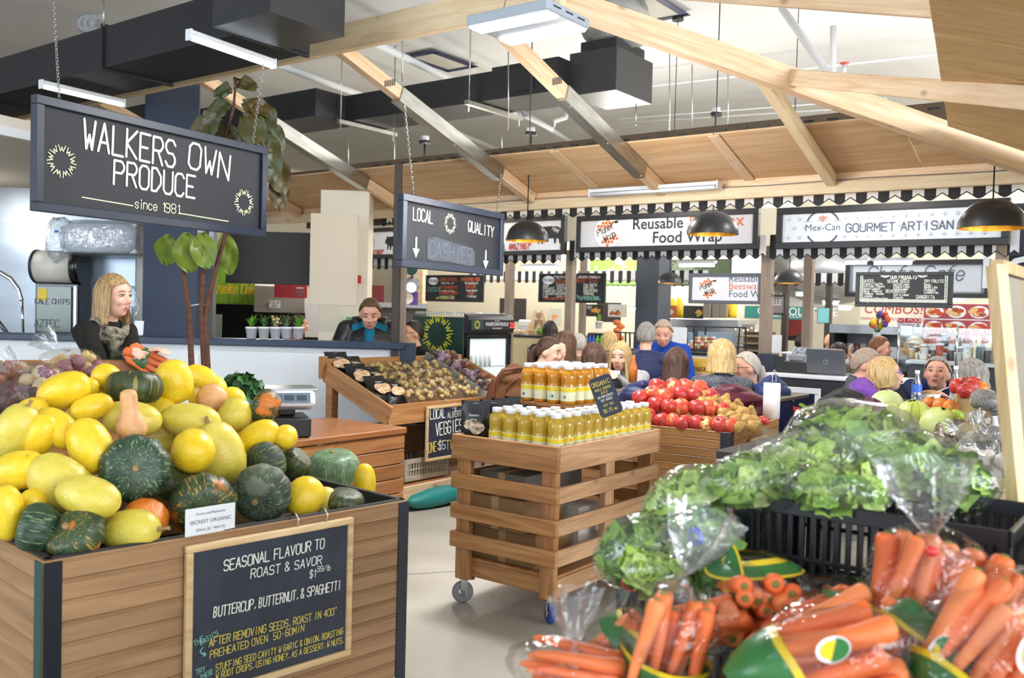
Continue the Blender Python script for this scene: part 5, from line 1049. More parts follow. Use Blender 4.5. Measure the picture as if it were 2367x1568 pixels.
# ================================================================ branded merchandiser fridge
FU = -5.75; p = Wu(1073, 730, FU); FV = p.y; zt = p.z
FR = T('merchandiser_fridge', 'dark green fridge with yellow sunburst side and glass door', 'fridge', G(FU, FV, 0), GR)
fw_ = FU-Wv(953, 730, FV).x; fd_ = Wu(1176, 755, FU).y-FV
MB().bbox((-fw_/2, fd_/2, (zt-.02)/2), (fw_, fd_, zt-.02), .008).build('cabinet', mat('fridge_green', '173a31', .35), FR)
mb = MB(); q0, q1 = Wv(1011, 773, FV), Wv(1047, 773, FV); burst(mb, q0.x-FU, q0.z, Wv(1011, 727, FV).z-q0.z, 11, .010, -.003, (q1.x-q0.x)/(Wv(1011, 727, FV).z-q0.z)); mb.build('sunburst', mat('sun_yellow', 'd8d23c', .5), FR)
mb = MB(); rect(mb, -fw_+.02, -.02, Wv(1011, 838, FV).z, Wv(1011, 835.5, FV).z, -.003); mb.build('yellow_line', MATS['sun_yellow'], FR)
hd = MB(); ph = [(-.0, zt-.17), (.055, zt-.17), (.075, zt-.08), (.05, zt-.0), (0, zt+.02)]
n = len(ph); hd.add([(x, -.0, z) for x, z in ph]+[(x, fd_, z) for x, z in ph], [list(range(n)), list(range(2*n-1, n-1, -1))]+[(i, i+n, (i+1) % n+n, (i+1) % n) for i in range(n)]); hd.build('header', mat('header_dark', '1d1a26', .3), FR)
HT = T('x', 'x', 'x'); bpy.data.objects.remove(HT)
hdp = put('header_panel', MB().box((0, 0, 0), (fd_*.98, .004, .10)).mesh('header_panel', mat('header_dark', '')), FR, (.078, fd_/2, zt-.085), math.pi/2)
mb = MB(); rect(mb, -fd_*.48, -fd_*.24, -.05, .05, -.004); mb.build('logo_square', mat('fridge_green', ''), hdp); mb = MB(); burst(mb, -fd_*.36, 0, .042, 11, .003, -.006); mb.build('sunburst', MATS['sun_yellow'], hdp)
printed(hdp, "WALKER'S OWN PRODUCE", .06, -.01, .034, SIGNW, y=-.005, bold=.01, xs=.62); printed(hdp, '#sowandlogrow', .06, -.04, .016, SIGNW, y=-.005); printed(hdp, 'SINCE 1981', .06, .032, .012, SIGNW, y=-.005)
mb = MB(); rect(mb, fd_*.36, fd_*.48, -.05, .04, -.004); mb.build('led_panel', BLKG, hdp); printed(hdp, '25', fd_*.42, -.03, .055, emis('led_red', 'ff2a2a', 4.), y=-.007, bold=.02)
dz0, dz1 = .12, zt-.20
for (y_, w_, z_, h_) in ((.03, .05, (dz0+dz1)/2, dz1-dz0), (fd_-.03, .05, (dz0+dz1)/2, dz1-dz0), (fd_/2, fd_, dz1, .05), (fd_/2, fd_, dz0, .05)): MB().bbox((.02, y_, z_), (.04, w_, h_), .004).build('door_frame', BLKG, FR)
MB().box((.006, fd_/2, (dz0+dz1)/2), (.004, fd_-.1, dz1-dz0-.05)).build('lit_interior', mat('fridge_lit', 'c6d2d2', .4, emit='cfdada', estr=.55), FR)
for z_ in (dz1-.30, dz1-.55): MB().bbox((.015, fd_/2, z_), (.012, fd_-.1, .012), .002).build('shelf', SIGNW, FR)
for k in range(5): MB().lathe([(.001, 0), (.018, 0), (.018, .09), (.008, .11), (.001, .11)], 8, (.022, .1+.07*k, dz1-.294)).build('bottle', mat('milk_white', 'e4e8e6', .3), FR)
MB().bbox((.05, .07, .75), (.02, .015, .4), .004).build('handle', CHROME, FR)
o = MB().bbox((0, 0, 0), (fw_*.98, fd_*.9, .03), .01).build('foam_sheet', film('wrap_film', ''), None, G(FU-fw_/2, FV+fd_/2, zt+.017), GR); tag(o, 'loose plastic sheet lying on top of the green fridge', 'plastic sheet')
# things hanging around the dark pole
t = T('round_sign', 'green round hanging tag below the middle chalkboard', 'sign', Wd(951, 622, 8.3)); MB().cyl((0, -.01, 0), (0, .01, 0), .055, n=20).build('disc', mat('fridge_green', ''), t)
t = T('spot_lamp', 'round white spot lamp beside the dark pole', 'lamp', Wd(952, 662, 8.3)); o = MB().cyl((0, -.05, -.01), (0, .05, .02), .055, .07, 20).build('housing', mat('lamp_grey', '8c8f92', .4), t); MB().cyl((0, -.056, -.011), (0, -.050, -.01), .045, n=18).build('lens', LAMPS, t); MB().cyl((0, 0, .05), (0, 0, .14), .008, n=6).build('stem', BLK, t)
t = T('round_sign', 'purple hanging tag with cream emblem beside the dark pole', 'sign', Wd(948, 690, 8.4)); MB().bbox((.03, .01, 0), (.08, .01, .12), .003).build('panel', mat('purple_tag', '5c3a86', .5), t); MB().cyl((-.02, -.012, 0), (-.02, -.004, 0), .05, n=18).build('emblem', mat('emblem_cream', 'e2d9c4', .5), t)
# ================================================================ juice trolley
TF, TR_, TL_ = Wz(1297, 1034, .87), Wz(1534, 994, .87), Wz(1028, 1006, .87)
TA = math.atan2(TR_.y-TF.y, TR_.x-TF.x); LX = (TR_-TF).length; LY = .655
TRY = T('slatted_trolley', 'slatted wooden trolley on castors loaded with juice bottles', 'trolley', (TF.x, TF.y, 0), TA+.03)
PZ = ((.745, .87), (.597, .675), (.443, .52), (.297, .375))
for i, (a, b) in enumerate(PZ):
    hgt = b-a; o = MB().bbox((0, 0, 0), (LX, .022, hgt), .004).build('side_plank', WSLATP, TRY, (LX/2, .011, (a+b)/2)); MB().bbox((0, 0, 0), (LX, .022, hgt), .004).build('side_plank', WSLATP, TRY, (LX/2, LY-.011, (a+b)/2))
    MB().bbox((0, 0, 0), (LY-.0, .022, hgt), .004).build('end_plank', WSLAT, TRY, (-.011, LY/2, (a+b)/2), math.pi/2); MB().bbox((0, 0, 0), (LY, .022, hgt), .004).build('end_plank', WSLAT, TRY, (LX+.011, LY/2, (a+b)/2), math.pi/2)
for x in (.02, LX-.02):
    for y in (.065, LY-.065): MB().bbox((0, 0, 0), (.72, .085, .038), .004).build('leg', WSLAT, TRY, (x, y, .49)).rotation_euler = (0, math.pi/2, 0)
for y in (.045, LY-.045): MB().bbox((0, 0, 0), (.6, .04, .085), .004).build('middle_post', WSLATP, TRY, (LX*.52, y, .56)).rotation_euler = (0, math.pi/2, 0)
for y in (.04, LY-.04): MB().bbox((0, 0, 0), (LX-.06, .03, .085), .004).build('bottom_rail', WSLATP, TRY, (LX/2, y, .185))
for x in (.055, LX-.055): MB().bbox((0, 0, 0), (LY-.12, .03, .085), .004).build('bottom_rail', WSLAT, TRY, (x, LY/2, .185), math.pi/2)
MB().bbox((0, 0, 0), (LX-.07, LY-.07, .015), .003).build('lower_deck', WSLAT, TRY, (LX/2, LY/2, .235)); MB().bbox((0, 0, 0), (LX-.05, LY-.05, .02), .003).build('upper_deck', WSLAT, TRY, (LX/2, LY/2, .80))
for i, (x, y, a) in enumerate(((.05, .065, .9), (.05, LY-.065, 2.3), (LX-.05, .065, .4), (LX-.05, LY-.065, 1.2))):
    c = put('castor', MB().bbox((0, 0, .127), (.08, .06, .006), .002).mesh('castor', CHROME), TRY, (x, y, 0), a)
    for s in (-1, 1): MB().bbox((.012, s*.022, .085), (.035, .004, .085), .002).build('fork', CHROME, c)
    MB().lathe([(.02, -.013), (.048, -.015), (.055, -.008), (.055, .008), (.048, .015), (.02, .013)], 24, (.02, 0, .056), Matrix.Rotation(math.pi/2, 3, 'X')).build('wheel', mat('wheel_blue', '2f4f9a', .4) if i == 0 else mat('wheel_grey', '84868a', .5), c); MB().cyl((.02, -.024, .056), (.02, .024, .056), .014, n=12).build('axle', CHROME, c)
TM = Matrix.Translation(TRY.location) @ TRY.rotation_euler.to_matrix().to_4x4()
for i, (x, y, z, sx, sy, sz, m, lab) in enumerate(((.22, .38, .243, .30, .42, .17, 'box_brown', 'brown cardboard box low in the trolley'), (.20, .40, .415, .34, .36, .16, 'box_brown', 'second brown cardboard box stacked in the trolley'), (.5, .28, .243, .22, .30, .26, 'box_white', 'white carton beside the brown boxes in the trolley'), (.78, .36, .243, .26, .40, .12, 'box_dark', 'dark flat carton at the back of the trolley'), (.36, .42, .58, .5, .3, .10, 'box_dark', 'grey carton under the upper deck of the trolley'))):
    t = T('carton_box', lab, 'box', TM @ Vector((x, y, z)), TA); MB().bbox((0, 0, sz/2), (sx, sy, sz), .003).build('carton', mat(m, {'box_brown': '93704a', 'box_white': 'd9d6d0', 'box_dark': '6e675e'}[m], .7), t); MB().box((0, 0, sz+.0006), (sx, .045, .001)).build('tape', mat('tape_clear', 'b59a70', .3), t); MB().box((-sx/2-.0006, 0, sz*.5), (.001, .045, sz)).build('tape', mat('tape_clear', ''), t)
# ================================================================ apple bin
ZA = .84; K = Wz(1685, 1000, ZA); KL = Wz(1505, 983, ZA); KR = Wz(1778, 985, ZA); d = K-KL; AA = math.atan2(d.y, d.x); AL = 1.25; AW = .95
org = K-Vector((math.cos(AA), math.sin(AA), 0))*AL
ABN = T('produce_bin', 'brown beadboard bin heaped with apples and pears', 'bin', (org.x, org.y, 0), AA)
bead_planks(ABN, AL, AW, ZA, .02, .052, wood('apple_plank', '8a6238', 'a87c4c', 0, .8, .45, .08, knots=False), sides='fr')
MB().bbox((AL-.02, -.012, ZA/2), (.05, .008, ZA), .002).build('corner_strip', EDG, ABN); MB().bbox((AL+.012, .02, ZA/2), (.008, .05, ZA), .002).build('corner_strip', EDG, ABN)
for (cx, cy, sx, sy) in ((AL/2, .012, AL, .024), (AL-.012, AW/2, .024, AW), (AL/2, AW-.012, AL, .024), (.012, AW/2, .024, AW)): MB().bbox((cx, cy, ZA-.03), (sx, sy, .06), .003).build('rim_rail', WBIN, ABN)
MB().bbox((AL/2, AW/2, ZA-.05), (AL-.05, AW-.05, .02), .003).build('false_floor', WCRATE, ABN)
AMt = Matrix.Translation(ABN.location) @ ABN.rotation_euler.to_matrix().to_4x4()
t = board('price_board', 'small wooden framed board on the right side of the apple bin', 'board', AMt @ Vector((AL+.03, .46, .55)), AA+math.pi/2, .30, .22, .02, MATS['frame_pine'], SLATE, .02)
t = T('paper_towel_roll', 'white paper towel roll on a steel holder behind the apples', 'paper towel', AMt @ Vector((AL-.05, AW+.02, ZA))); MB().lathe([(.02, .0), (.055, 0), (.055, .23), (.02, .23)], 24).build('roll', WHITE, t); MB().tube([(0, 0, 0), (0, 0, .30), (.012, 0, .32), (.024, 0, .30), (.024, 0, .24)], .004, 6).build('holder', CHROME, t)
# ================================================================ produce materials
def speckle(name, c1, c2, c3, sc=(30, 5), thr=.6, orange=None, othr=.55, rough=.42, merid=False):
    """skin with fine pale flecks and, if asked, broad orange patches of its own"""
    if name in MATS: return MATS[name]
    m, t, N, L, b = nt(name); b.inputs['Roughness'].default_value = rough
    tc = N.new('ShaderNodeTexCoord'); oi = N.new('ShaderNodeObjectInfo'); ad = N.new('ShaderNodeVectorMath'); ad.operation = 'ADD'
    cbn = N.new('ShaderNodeVectorMath'); cbn.operation = 'SCALE'; cbn.inputs[0].default_value = (7, 3, 5); L.new(oi.outputs['Random'], cbn.inputs['Scale']); L.new(tc.outputs['Object'], ad.inputs[0]); L.new(cbn.outputs[0], ad.inputs[1])
    def rmp(src, e0, e1, a, bb):
        r = N.new('ShaderNodeValToRGB'); r.color_ramp.elements[0].position = e0; r.color_ramp.elements[1].position = e1; r.color_ramp.elements[0].color = a; r.color_ramp.elements[1].color = bb; L.new(src, r.inputs[0]); return r
    n1 = N.new('ShaderNodeTexNoise'); n1.inputs['Scale'].default_value = sc[1]; n1.inputs['Detail'].default_value = 5; L.new(ad.outputs[0], n1.inputs['Vector']); base = rmp(n1.outputs[0], .35, .7, lin(c1), lin(c2))
    n2 = N.new('ShaderNodeTexNoise'); n2.inputs['Scale'].default_value = sc[0]; n2.inputs['Detail'].default_value = 2
    if merid:
        sx = N.new('ShaderNodeSeparateXYZ'); L.new(tc.outputs['Object'], sx.inputs[0]); at = N.new('ShaderNodeMath'); at.operation = 'ARCTAN2'; L.new(sx.outputs[1], at.inputs[0]); L.new(sx.outputs[0], at.inputs[1])
        ln = N.new('ShaderNodeVectorMath'); ln.operation = 'LENGTH'; cz = N.new('ShaderNodeCombineXYZ'); L.new(sx.outputs[0], cz.inputs[0]); L.new(sx.outputs[1], cz.inputs[1]); L.new(cz.outputs[0], ln.inputs[0])
        c2_ = N.new('ShaderNodeCombineXYZ'); k1 = N.new('ShaderNodeMath'); k1.operation = 'MULTIPLY'; k1.inputs[1].default_value = 1.5; L.new(at.outputs[0], k1.inputs[0]); L.new(k1.outputs[0], c2_.inputs[0]); k2 = N.new('ShaderNodeMath'); k2.operation = 'MULTIPLY'; k2.inputs[1].default_value = .75; L.new(ln.outputs['Value'], k2.inputs[0]); L.new(k2.outputs[0], c2_.inputs[1])
        a2 = N.new('ShaderNodeVectorMath'); a2.operation = 'ADD'; L.new(c2_.outputs[0], a2.inputs[0]); L.new(cbn.outputs[0], a2.inputs[1]); L.new(a2.outputs[0], n2.inputs['Vector'])
    else: L.new(ad.outputs[0], n2.inputs['Vector'])
    f = rmp(n2.outputs[0], thr, thr+.05, (0, 0, 0, 1), (1, 1, 1, 1))
    mx = N.new('ShaderNodeMix'); mx.data_type = 'RGBA'; L.new(f.outputs[0], mx.inputs[0]); L.new(base.outputs[0], mx.inputs[6]); mx.inputs[7].default_value = lin(c3); out = mx.outputs[2]
    if orange:
        n3 = N.new('ShaderNodeTexNoise'); n3.inputs['Scale'].default_value = .85; n3.inputs['Detail'].default_value = 5; n3.inputs['Roughness'].default_value = .55; L.new(ad.outputs[0], n3.inputs['Vector']); g = rmp(n3.outputs[0], othr, othr+.08, (0, 0, 0, 1), (1, 1, 1, 1))
        m2 = N.new('ShaderNodeMix'); m2.data_type = 'RGBA'; L.new(g.outputs[0], m2.inputs[0]); L.new(out, m2.inputs[6]); m2.inputs[7].default_value = lin(orange); out = m2.outputs[2]
    L.new(out, b.inputs['Base Color']); bp = N.new('ShaderNodeBump'); bp.inputs['Strength'].default_value = .15; bp.inputs['Distance'].default_value = .02; L.new(n2.outputs[0], bp.inputs['Height']); L.new(bp.outputs[0], b.inputs['Normal'])
    MATS[name] = m; return m
SPY = speckle('spaghetti_yellow', 'e9c21c', 'f0d23a', 'd9b44a', (9, 2.2), .74, rough=.33)
SPP = speckle('spaghetti_pale', 'd2c044', 'dfcd60', 'b9a850', (9, 2.2), .74, rough=.35)
KAB = speckle('kabocha_green', '1f3527', '34513a', '7d936a', (11, 3), .60, merid=True)
KAO = speckle('kabocha_orange', '24392a', '41552f', 'b08a34', (11, 3), .60, 'c9742a', .54, merid=True)
KAS = speckle('kabocha_striped', '273426', '4a5326', '8a8238', (5, 3), .60, merid=True)
KAG = speckle('kabocha_pale', '4f6a4c', '6c8a66', '93a878', (11, 4), .60, merid=True)
KAR = speckle('kabocha_rough', '2c3a30', '4b5848', '7f8a5a', (10, 2.5), .58, '6a705c', .55, .6, True)
PMP = speckle('pumpkin_orange', 'd9741c', 'e98a2c', 'c8661c', (9, 2), .72)
BNT = speckle('butternut_skin', 'd9a06c', 'e4b27e', 'b9885c', (8, 2), .74, rough=.4)
STEM = mat('squash_stem', '9a7f52', .8, var=.2, vscale=3, stretch=(1, 1, .3)); SCAR = mat('blossom_scar', '8a7350', .8)
# unit meshes, long axis z, stem at +z
def prof_mesh(name, fn, m, nu=28, nv=18): return MB().ell((0, 0, 0), 1., nu, nv, fn).mesh(name, m)
def ribs(d, n, a): return 1+a*math.cos(n*math.atan2(d.y, d.x))*(1-d.z*d.z)
def lathe_mesh(name, prof, m, n=24, rb=0., k=10):
    mb = MB(); vs = []
    for r, z in prof:
        for j in range(n):
            a = 2*math.pi*j/n; rr = r*(1+rb*math.cos(k*a)); vs.append((rr*math.cos(a), rr*math.sin(a), z))
    mb.add(vs, [(i*n+j, i*n+(j+1) % n, (i+1)*n+(j+1) % n, (i+1)*n+j) for i in range(len(prof)-1) for j in range(n)], True); return mb.mesh(name, m)
def spag(m, nm):
    pr = [(.001, -1), (.22, -.985), (.5, -.90), (.76, -.70), (.93, -.40), (1.0, -.05), (.97, .3), (.84, .62), (.62, .84), (.36, .955), (.16, .985), (.001, .98)]; return lathe_mesh(nm, pr, m, 30, .008, 10)
M_SPY, M_SPP = spag(SPY, 'rind'), spag(SPP, 'rind')
def kab(m, deep=.045, n=10):
    pr = []
    for k in range(17):
        a = math.pi*k/16; r = math.sin(a)**.85 if 0 < k < 16 else .001; z = -math.cos(a); z = z if abs(z) < .7 else math.copysign(.7+(abs(z)-.7)*.35, z); pr.append((max(r, .001), z))
    mb = MB(); nn = 60; vs = []
    for r, z in pr:
        for j in range(nn):
            a = 2*math.pi*j/nn; rr = r*(1-deep*abs(math.cos(n*a/2))**6*min(1, r*1.5)); vs.append((rr*math.cos(a), rr*math.sin(a), z))
    mb.add(vs, [(i*nn+j, i*nn+(j+1) % nn, (i+1)*nn+(j+1) % nn, (i+1)*nn+j) for i in range(len(pr)-1) for j in range(nn)], True); return mb.mesh('rind', m)
KM = {k: kab(m) for k, m in (('k', KAB), ('o', KAO), ('s', KAS), ('g', KAG), ('r', KAR), ('p', PMP))}
M_BN = lathe_mesh('rind', [(.001, -1), (.35, -.985), (.75, -.88), (.97, -.68), (1., -.50), (.9, -.28), (.70, -.06), (.58, .15), (.53, .45), (.54, .72), (.48, .88), (.3, .97), (.001, 1.)], BNT, 26)
def stem_mesh(kind):
    mb = MB()
    if kind == 's': mb.tube([(0, 0, -.05), (.0, 0, .08), (.03, .01, .22), (.10, .02, .38)], [.20, .13, .09, .10], 7)
    elif kind == 'l': mb.tube([(0, 0, -.05), (.0, 0, .12), (.05, .01, .4), (.02, .02, .62)], [.22, .12, .07, .10], 7)
    elif kind == 'c': mb.tube([(0, 0, -.1), (0, 0, .06), (0, 0, .12)], [.15, .13, .11], 9)
    else: mb.tube([(0, 0, -.02), (0, 0, .012)], [.11, .10], 9)
    return mb.mesh('stem', SCAR if kind == 'd' else STEM)
ST = {k: stem_mesh(k) for k in 'slcd'}
CR, CU, CF = [Vector(MR[:, i]) for i in range(3)]           # image right, up and towards the viewer
def orient(ang, tilt, roll=0.):
    a, tl = math.radians(ang), math.radians(tilt); z = (CR*math.cos(a)+CU*math.sin(a))*math.cos(tl)+CF*math.sin(tl)
    x = Vector((0, 0, 1)).cross(z); x = x.normalized() if x.length > .1 else CR.copy(); y = z.cross(x)
    return (Matrix((x, y, z)).transposed() @ Matrix.Rotation(roll, 3, 'Z')).to_euler()
# mound of the squash bin, in the bin's own coordinates
Mbi = Mb.inverted()
def mound(s, t):
    g = max(0., min(1., (t-.03)/.82)); l = max(0., min(1., (s+.55)/.75)); r = max(0., min(1., (BL-s+.02)/.65))
    return ZB-.02+.50*(g**.95)*(l**.6)*(r**.7)
def hitm(px, py, lift=0.):
    o = Mbi @ Vector(C0); r = Mbi.to_3x3() @ Vector(ray(px, py)); k = 1.9
    while k < 6:
        q = o+r*k
        if -.6 < q.x < BL+.3 and q.y > .0 and q.z < mound(q.x, q.y)+lift: break
        k += .01
    return Mb @ q, k
GS = 'squash heaped in the plank bin'
def squash(kind, cx, cy, ln, wd, ang, tilt, label, stem='', off=0., full=False, roll=0., end=1, dd=None):
    """kind and photo extent (crop or full pixels) -> a squash resting on the heap"""
    if not full: cx, cy, ln, wd = cx/3.1357, 800+cy/3.1357, ln/3.1357, wd/3.1357
    p, k = hitm(cx, cy)
    if cx > 330 and cy < 1030 and not full: p = Wd(cx, cy, min(p.y, 3.72+(1030-cy)*.0028))
    p = p + Vector(ray(cx, cy)).normalized()*off; dep = (p-Vector(C0)).dot(Vector((0, 1, 0))); sc = dep/F
    L, W = ln*sc/2, wd*sc/2
    if kind in 'yY': me = M_SPY if kind == 'y' else M_SPP; nm = 'spaghetti_squash'; sca = (W, W, L)
    elif kind == 'b': me = M_BN; nm = 'butternut_squash'; sca = (W, W, L)
    else: me = KM[kind]; nm = 'pumpkin' if kind == 'p' else 'kabocha_squash'; sca = (W, W, L)
    t = T(nm, label, 'squash', p, 0, GS); t.rotation_euler = orient(ang, tilt, roll); put('rind', me, t, scale=sca)
    if stem:
        k2 = min(W, .085); s = put('stem', ST[stem], t, (0, 0, (L*.93 if kind in 'yYb' else L*.80)*end), scale=(k2, k2, k2))
        if end < 0: s.rotation_euler = (math.pi, 0, 0)
    return t
for a in (
 ('y', 1020, 150, 230, 150, -20, 10, 'yellow squash at the top of the heap below the carrot bag', 'd', .02),
 ('y', 780, 240, 240, 205, 120, 35, 'yellow squash with pale end scar left of the striped kabocha', 'd', .08),
 ('y', 1465, 225, 260, 160, -25, 10, 'yellow squash at the upper right of the heap beside the fig trunk', '', .06),
 ('y', 1265, 258, 325, 265, 97, 10, 'upright yellow squash right of the striped kabocha'),
 ('y', 640, 300, 170, 150, 0, 30, 'yellow squash peeping out behind the big upper left one', '', .10),
 ('y', 465, 325, 400, 265, 20, 5, 'big smooth yellow squash at upper left of the heap', 'd'),
 ('s', 975, 300, 290, 400, 90, -8, 'dark striped kabocha at the top behind the butternut neck', ''),
 ('y', 665, 445, 300, 190, 200, 30, 'yellow squash with creased end below the upper left one', 'd'),
 ('y', 230, 470, 240, 190, 20, 10, 'yellow squash behind the curled stem at far left', '', .08),
 ('Y', 955, 530, 430, 265, 172, 5, 'pale yellow squash lying behind the butternut neck', 'l', .03),
 ('b', 945, 500, 380, 225, 92, 8, 'upright tan butternut with long neck in the middle', '', -.12),
 ('Y', 1380, 545, 450, 265, -5, 5, 'pale yellow squash lying right of the butternut', ''),
 ('b', 1530, 370, 330, 215, 170, -68, 'tan butternut seen from its round end at upper right', '', .0),
 ('Y', 1705, 500, 260, 235, 230, 20, 'pale yellow squash with small stem below the orange kabocha', 's'),
 ('o', 1920, 440, 240, 265, 150, 10, 'orange and green kabocha perched at the right edge', ''),
 ('y', 1870, 670, 345, 235, 32, 5, 'yellow squash slanting at the right below the orange kabocha', 'd'),
 ('y', 2070, 660, 200, 175, -70, 70, 'small yellow squash showing a star shaped end', 'd'),
 ('Y', 1600, 775, 480, 340, 110, 10, 'big pale squash standing on end right of centre', 's', .03),
 ('y', 1400, 760, 330, 310, -65, 55, 'round yellow squash end with brown dot in front of the big pale one', 'd', -.12),
 ('Y', 115, 620, 430, 300, 62, 5, 'long pale squash with curled stem at far left', 's'),
 ('y', 290, 645, 340, 240, 60, 5, 'deep yellow squash between the far left one and the centre', ''),
 ('y', 420, 600, 390, 240, -38, 5, 'yellow squash slanting down left of centre', '', -.03),
 ('y', 655, 725, 430, 305, -62, 10, 'plump yellow squash left of the big speckled kabocha', '', -.08),
 ('k', 980, 890, 420, 505, 20, 66, 'big speckled dark kabocha facing forward in the centre', 'c', -.08),
 ('y', 140, 900, 400, 285, 8, 5, 'yellow squash at the left edge above the big pale one', ''),
 ('Y', 460, 1010, 560, 370, 138, 10, 'big pale squash with upright stem at lower left', 's'),
 ('Y', 640, 1095, 490, 305, -12, 10, 'pale yellow squash lying across the lower left front', 'd', -.13),
 ('y', 50, 1210, 410, 230, 85, 5, 'deep yellow squash cut off by the left edge', ''),
 ('y', 235, 1150, 240, 210, 60, 5, 'yellow squash tucked behind the lower left kabocha', '', .05),
 ('o', 1260, 1000, 240, 270, 60, 20, 'half hidden orange green kabocha beside the centre one', '', .06),
 ('p', 1060, 1250, 260, 330, 60, 20, 'bright orange pumpkin half hidden at the front', '', .04),
 ('o', 1475, 1160, 380, 490, -25, 62, 'green kabocha with orange patch behind the white card', 'c'),
 ('r', 1900, 1065, 360, 435, 250, 72, 'rough grey green kabocha facing forward at front right', 'c', -.03),
 ('r', 1930, 850, 240, 320, 200, 55, 'grey green kabocha above the rough front one', 'c'),
 ('k', 270, 1320, 320, 375, 165, 20, 'dark green kabocha at the left front corner', ''),
 ('o', 550, 1372, 300, 435, 110, 45, 'flattened green and orange kabocha with stub at the front edge', 'c', -.03),
 ('Y', 950, 1340, 440, 315, 5, 10, 'pale squash with long pointed stem at the front edge', 'l', -.02),
 ('y', 1500, 330, 300, 220, 20, 10, 'yellow squash deep in the heap behind the round butternut end', '', .26),
 ('y', 1130, 470, 300, 220, 0, 10, 'yellow squash deep in the heap below the striped kabocha', '', .26),
 ('Y', 1250, 640, 300, 220, 40, 10, 'pale squash deep in the heap right of the centre', '', .26),
 ('y', 820, 420, 300, 220, 10, 10, 'yellow squash deep in the heap left of the butternut neck', '', .26),
 ('y', 1640, 420, 300, 220, 30, 10, 'yellow squash deep in the heap below the parsley tray', '', .26),
 ('y', 560, 560, 300, 220, 60, 10, 'yellow squash deep in the heap left of centre', '', .26),
 ('Y', 330, 880, 300, 220, 20, 10, 'pale squash deep in the heap at the left', '', .26),
 ('k', 1330, 900, 300, 220, 60, 10, 'dark kabocha deep in the heap behind the centre', '', .26),
 ('y', 1780, 640, 300, 220, 40, 10, 'yellow squash deep in the heap at the right', '', .26),
): squash(*a)
for a in (
 ('s', 682, 1072, 70, 78, 40, 10, 'very dark kabocha below the star ended squash', ''),
 ('r', 706, 1037, 48, 62, 60, 10, 'brownish kabocha behind the pale ribbed one', ''),
 ('y', 703, 1150, 100, 92, -130, 30, 'pale yellow squash at the front right of the heap', 's'),
 ('Y', 750, 1160, 70, 60, 60, 10, 'greenish squash tucked under the pale ribbed kabocha', '', .05),
 ('y', 843, 1117, 92, 52, 85, 5, 'upright yellow squash at the right end of the heap', ''),
 ('g', 770, 1083, 96, 125, 90, 12, 'pale grey green ribbed kabocha at the right end', 'c', -.06),
 ('s', 797, 1157, 54, 92, 80, 12, 'small dark kabocha under the pale ribbed one', 'd', -.02),
): squash(*a, full=True)
# ================================================================ apples and pears
def apple_fn(d): return 1-.10*max(0, abs(d.z)-.75)/.25*2.2 if abs(d.z) > .75 else 1
def apple_mesh(m):
    pr = [(.001, -.78), (.18, -.84), (.42, -.88), (.70, -.70), (.92, -.30), (1., .12), (.94, .48), (.74, .76), (.46, .90), (.24, .86), (.10, .72), (.001, .64)]; return lathe_mesh('flesh', pr, m, 18, .015, 5)
APR = speckle('apple_red', 'a8282e', 'c8463c', 'd98a5a', (9, 2.5), .64, 'd9a058', .64, .25); APO = speckle('apple_blush', 'c8402c', 'd9603c', 'e6b878', (16, 3), .64, 'e8c878', .56, .25)
M_AP = [apple_mesh(APR), apple_mesh(APR), apple_mesh(APO)]
APST = MB().tube([(0, 0, .6), (.03, .02, 1.0), (.10, .03, 1.25)], [.05, .04, .05], 5).mesh('stem', mat('fruit_stem', '5a4028', .7))
PRM = speckle('pear_skin', 'a9803c', 'c29a54', '8a6a38', (20, 3), .6, 'b3a048', .6, .4)
M_PR = lathe_mesh('flesh', [(.001, -.98), (.30, -1.), (.68, -.86), (.92, -.55), (1., -.2), (.93, .12), (.76, .42), (.58, .70), (.46, .95), (.40, 1.15), (.27, 1.32), (.10, 1.36), (.001, 1.33)], PRM, 16)
PRST = MB().tube([(0, 0, 1.3), (.05, 0, 1.6), (.14, .02, 1.85)], [.07, .05, .06], 5).mesh('stem', mat('fruit_stem', ''))
AMi = AMt.inverted()
def amound(s, t):
    return ZA+.0+.30*max(0., min(1., t/.55))**.8*max(0., min(1., (AL-s+.02)/.6))
def hit_apple(px, py):
    o = AMi @ Vector(C0); r = AMi.to_3x3() @ Vector(ray(px, py)); k = 3.5
    while k < 9:
        q = o+r*k
        if q.y > .03 and q.z < amound(q.x, q.y)+.03: break
        k += .01
    return AMt @ q
random.seed(21)
def fruit(kind, px, py, r, label, group, rot=None):
    p = hit_apple(px, py); t = T(kind, label, 'fruit', p, 0, group); t.rotation_euler = rot or (random.uniform(-.7, .5), random.uniform(-.6, .6), random.uniform(0, 6)); sc = p.y/F*r
    if kind == 'apple': put('flesh', M_AP[random.randrange(3)], t, scale=(sc, sc, sc)); put('stem', APST, t, scale=(sc, sc, sc))
    else: put('flesh', M_PR, t, scale=(sc, sc, sc)); put('stem', PRST, t, scale=(sc, sc, sc))
for row, (y, x0, x1, n, dy) in enumerate(((972, 1500, 1690, 8, 14), (938, 1512, 1670, 6, 10), (962, 1500, 1500, 1, 0), (910, 1508, 1640, 5, 8), (893, 1520, 1620, 4, 6))):
    for k in range(n):
        x = x0+(x1-x0)*k/max(1, n-1); fruit('apple', x+random.uniform(-3, 3), y+dy*k/max(1, n-1)+random.uniform(-2, 2), 20.5, nth(k)+' '+('red apple from the left in the front row of the heap', 'red apple from the left in the second row of the heap', 'red apple behind the left end of the front row', 'red apple from the left in the third row of the heap', 'red apple from the left in the top row of the heap')[row], 'apples heaped in the beadboard bin')
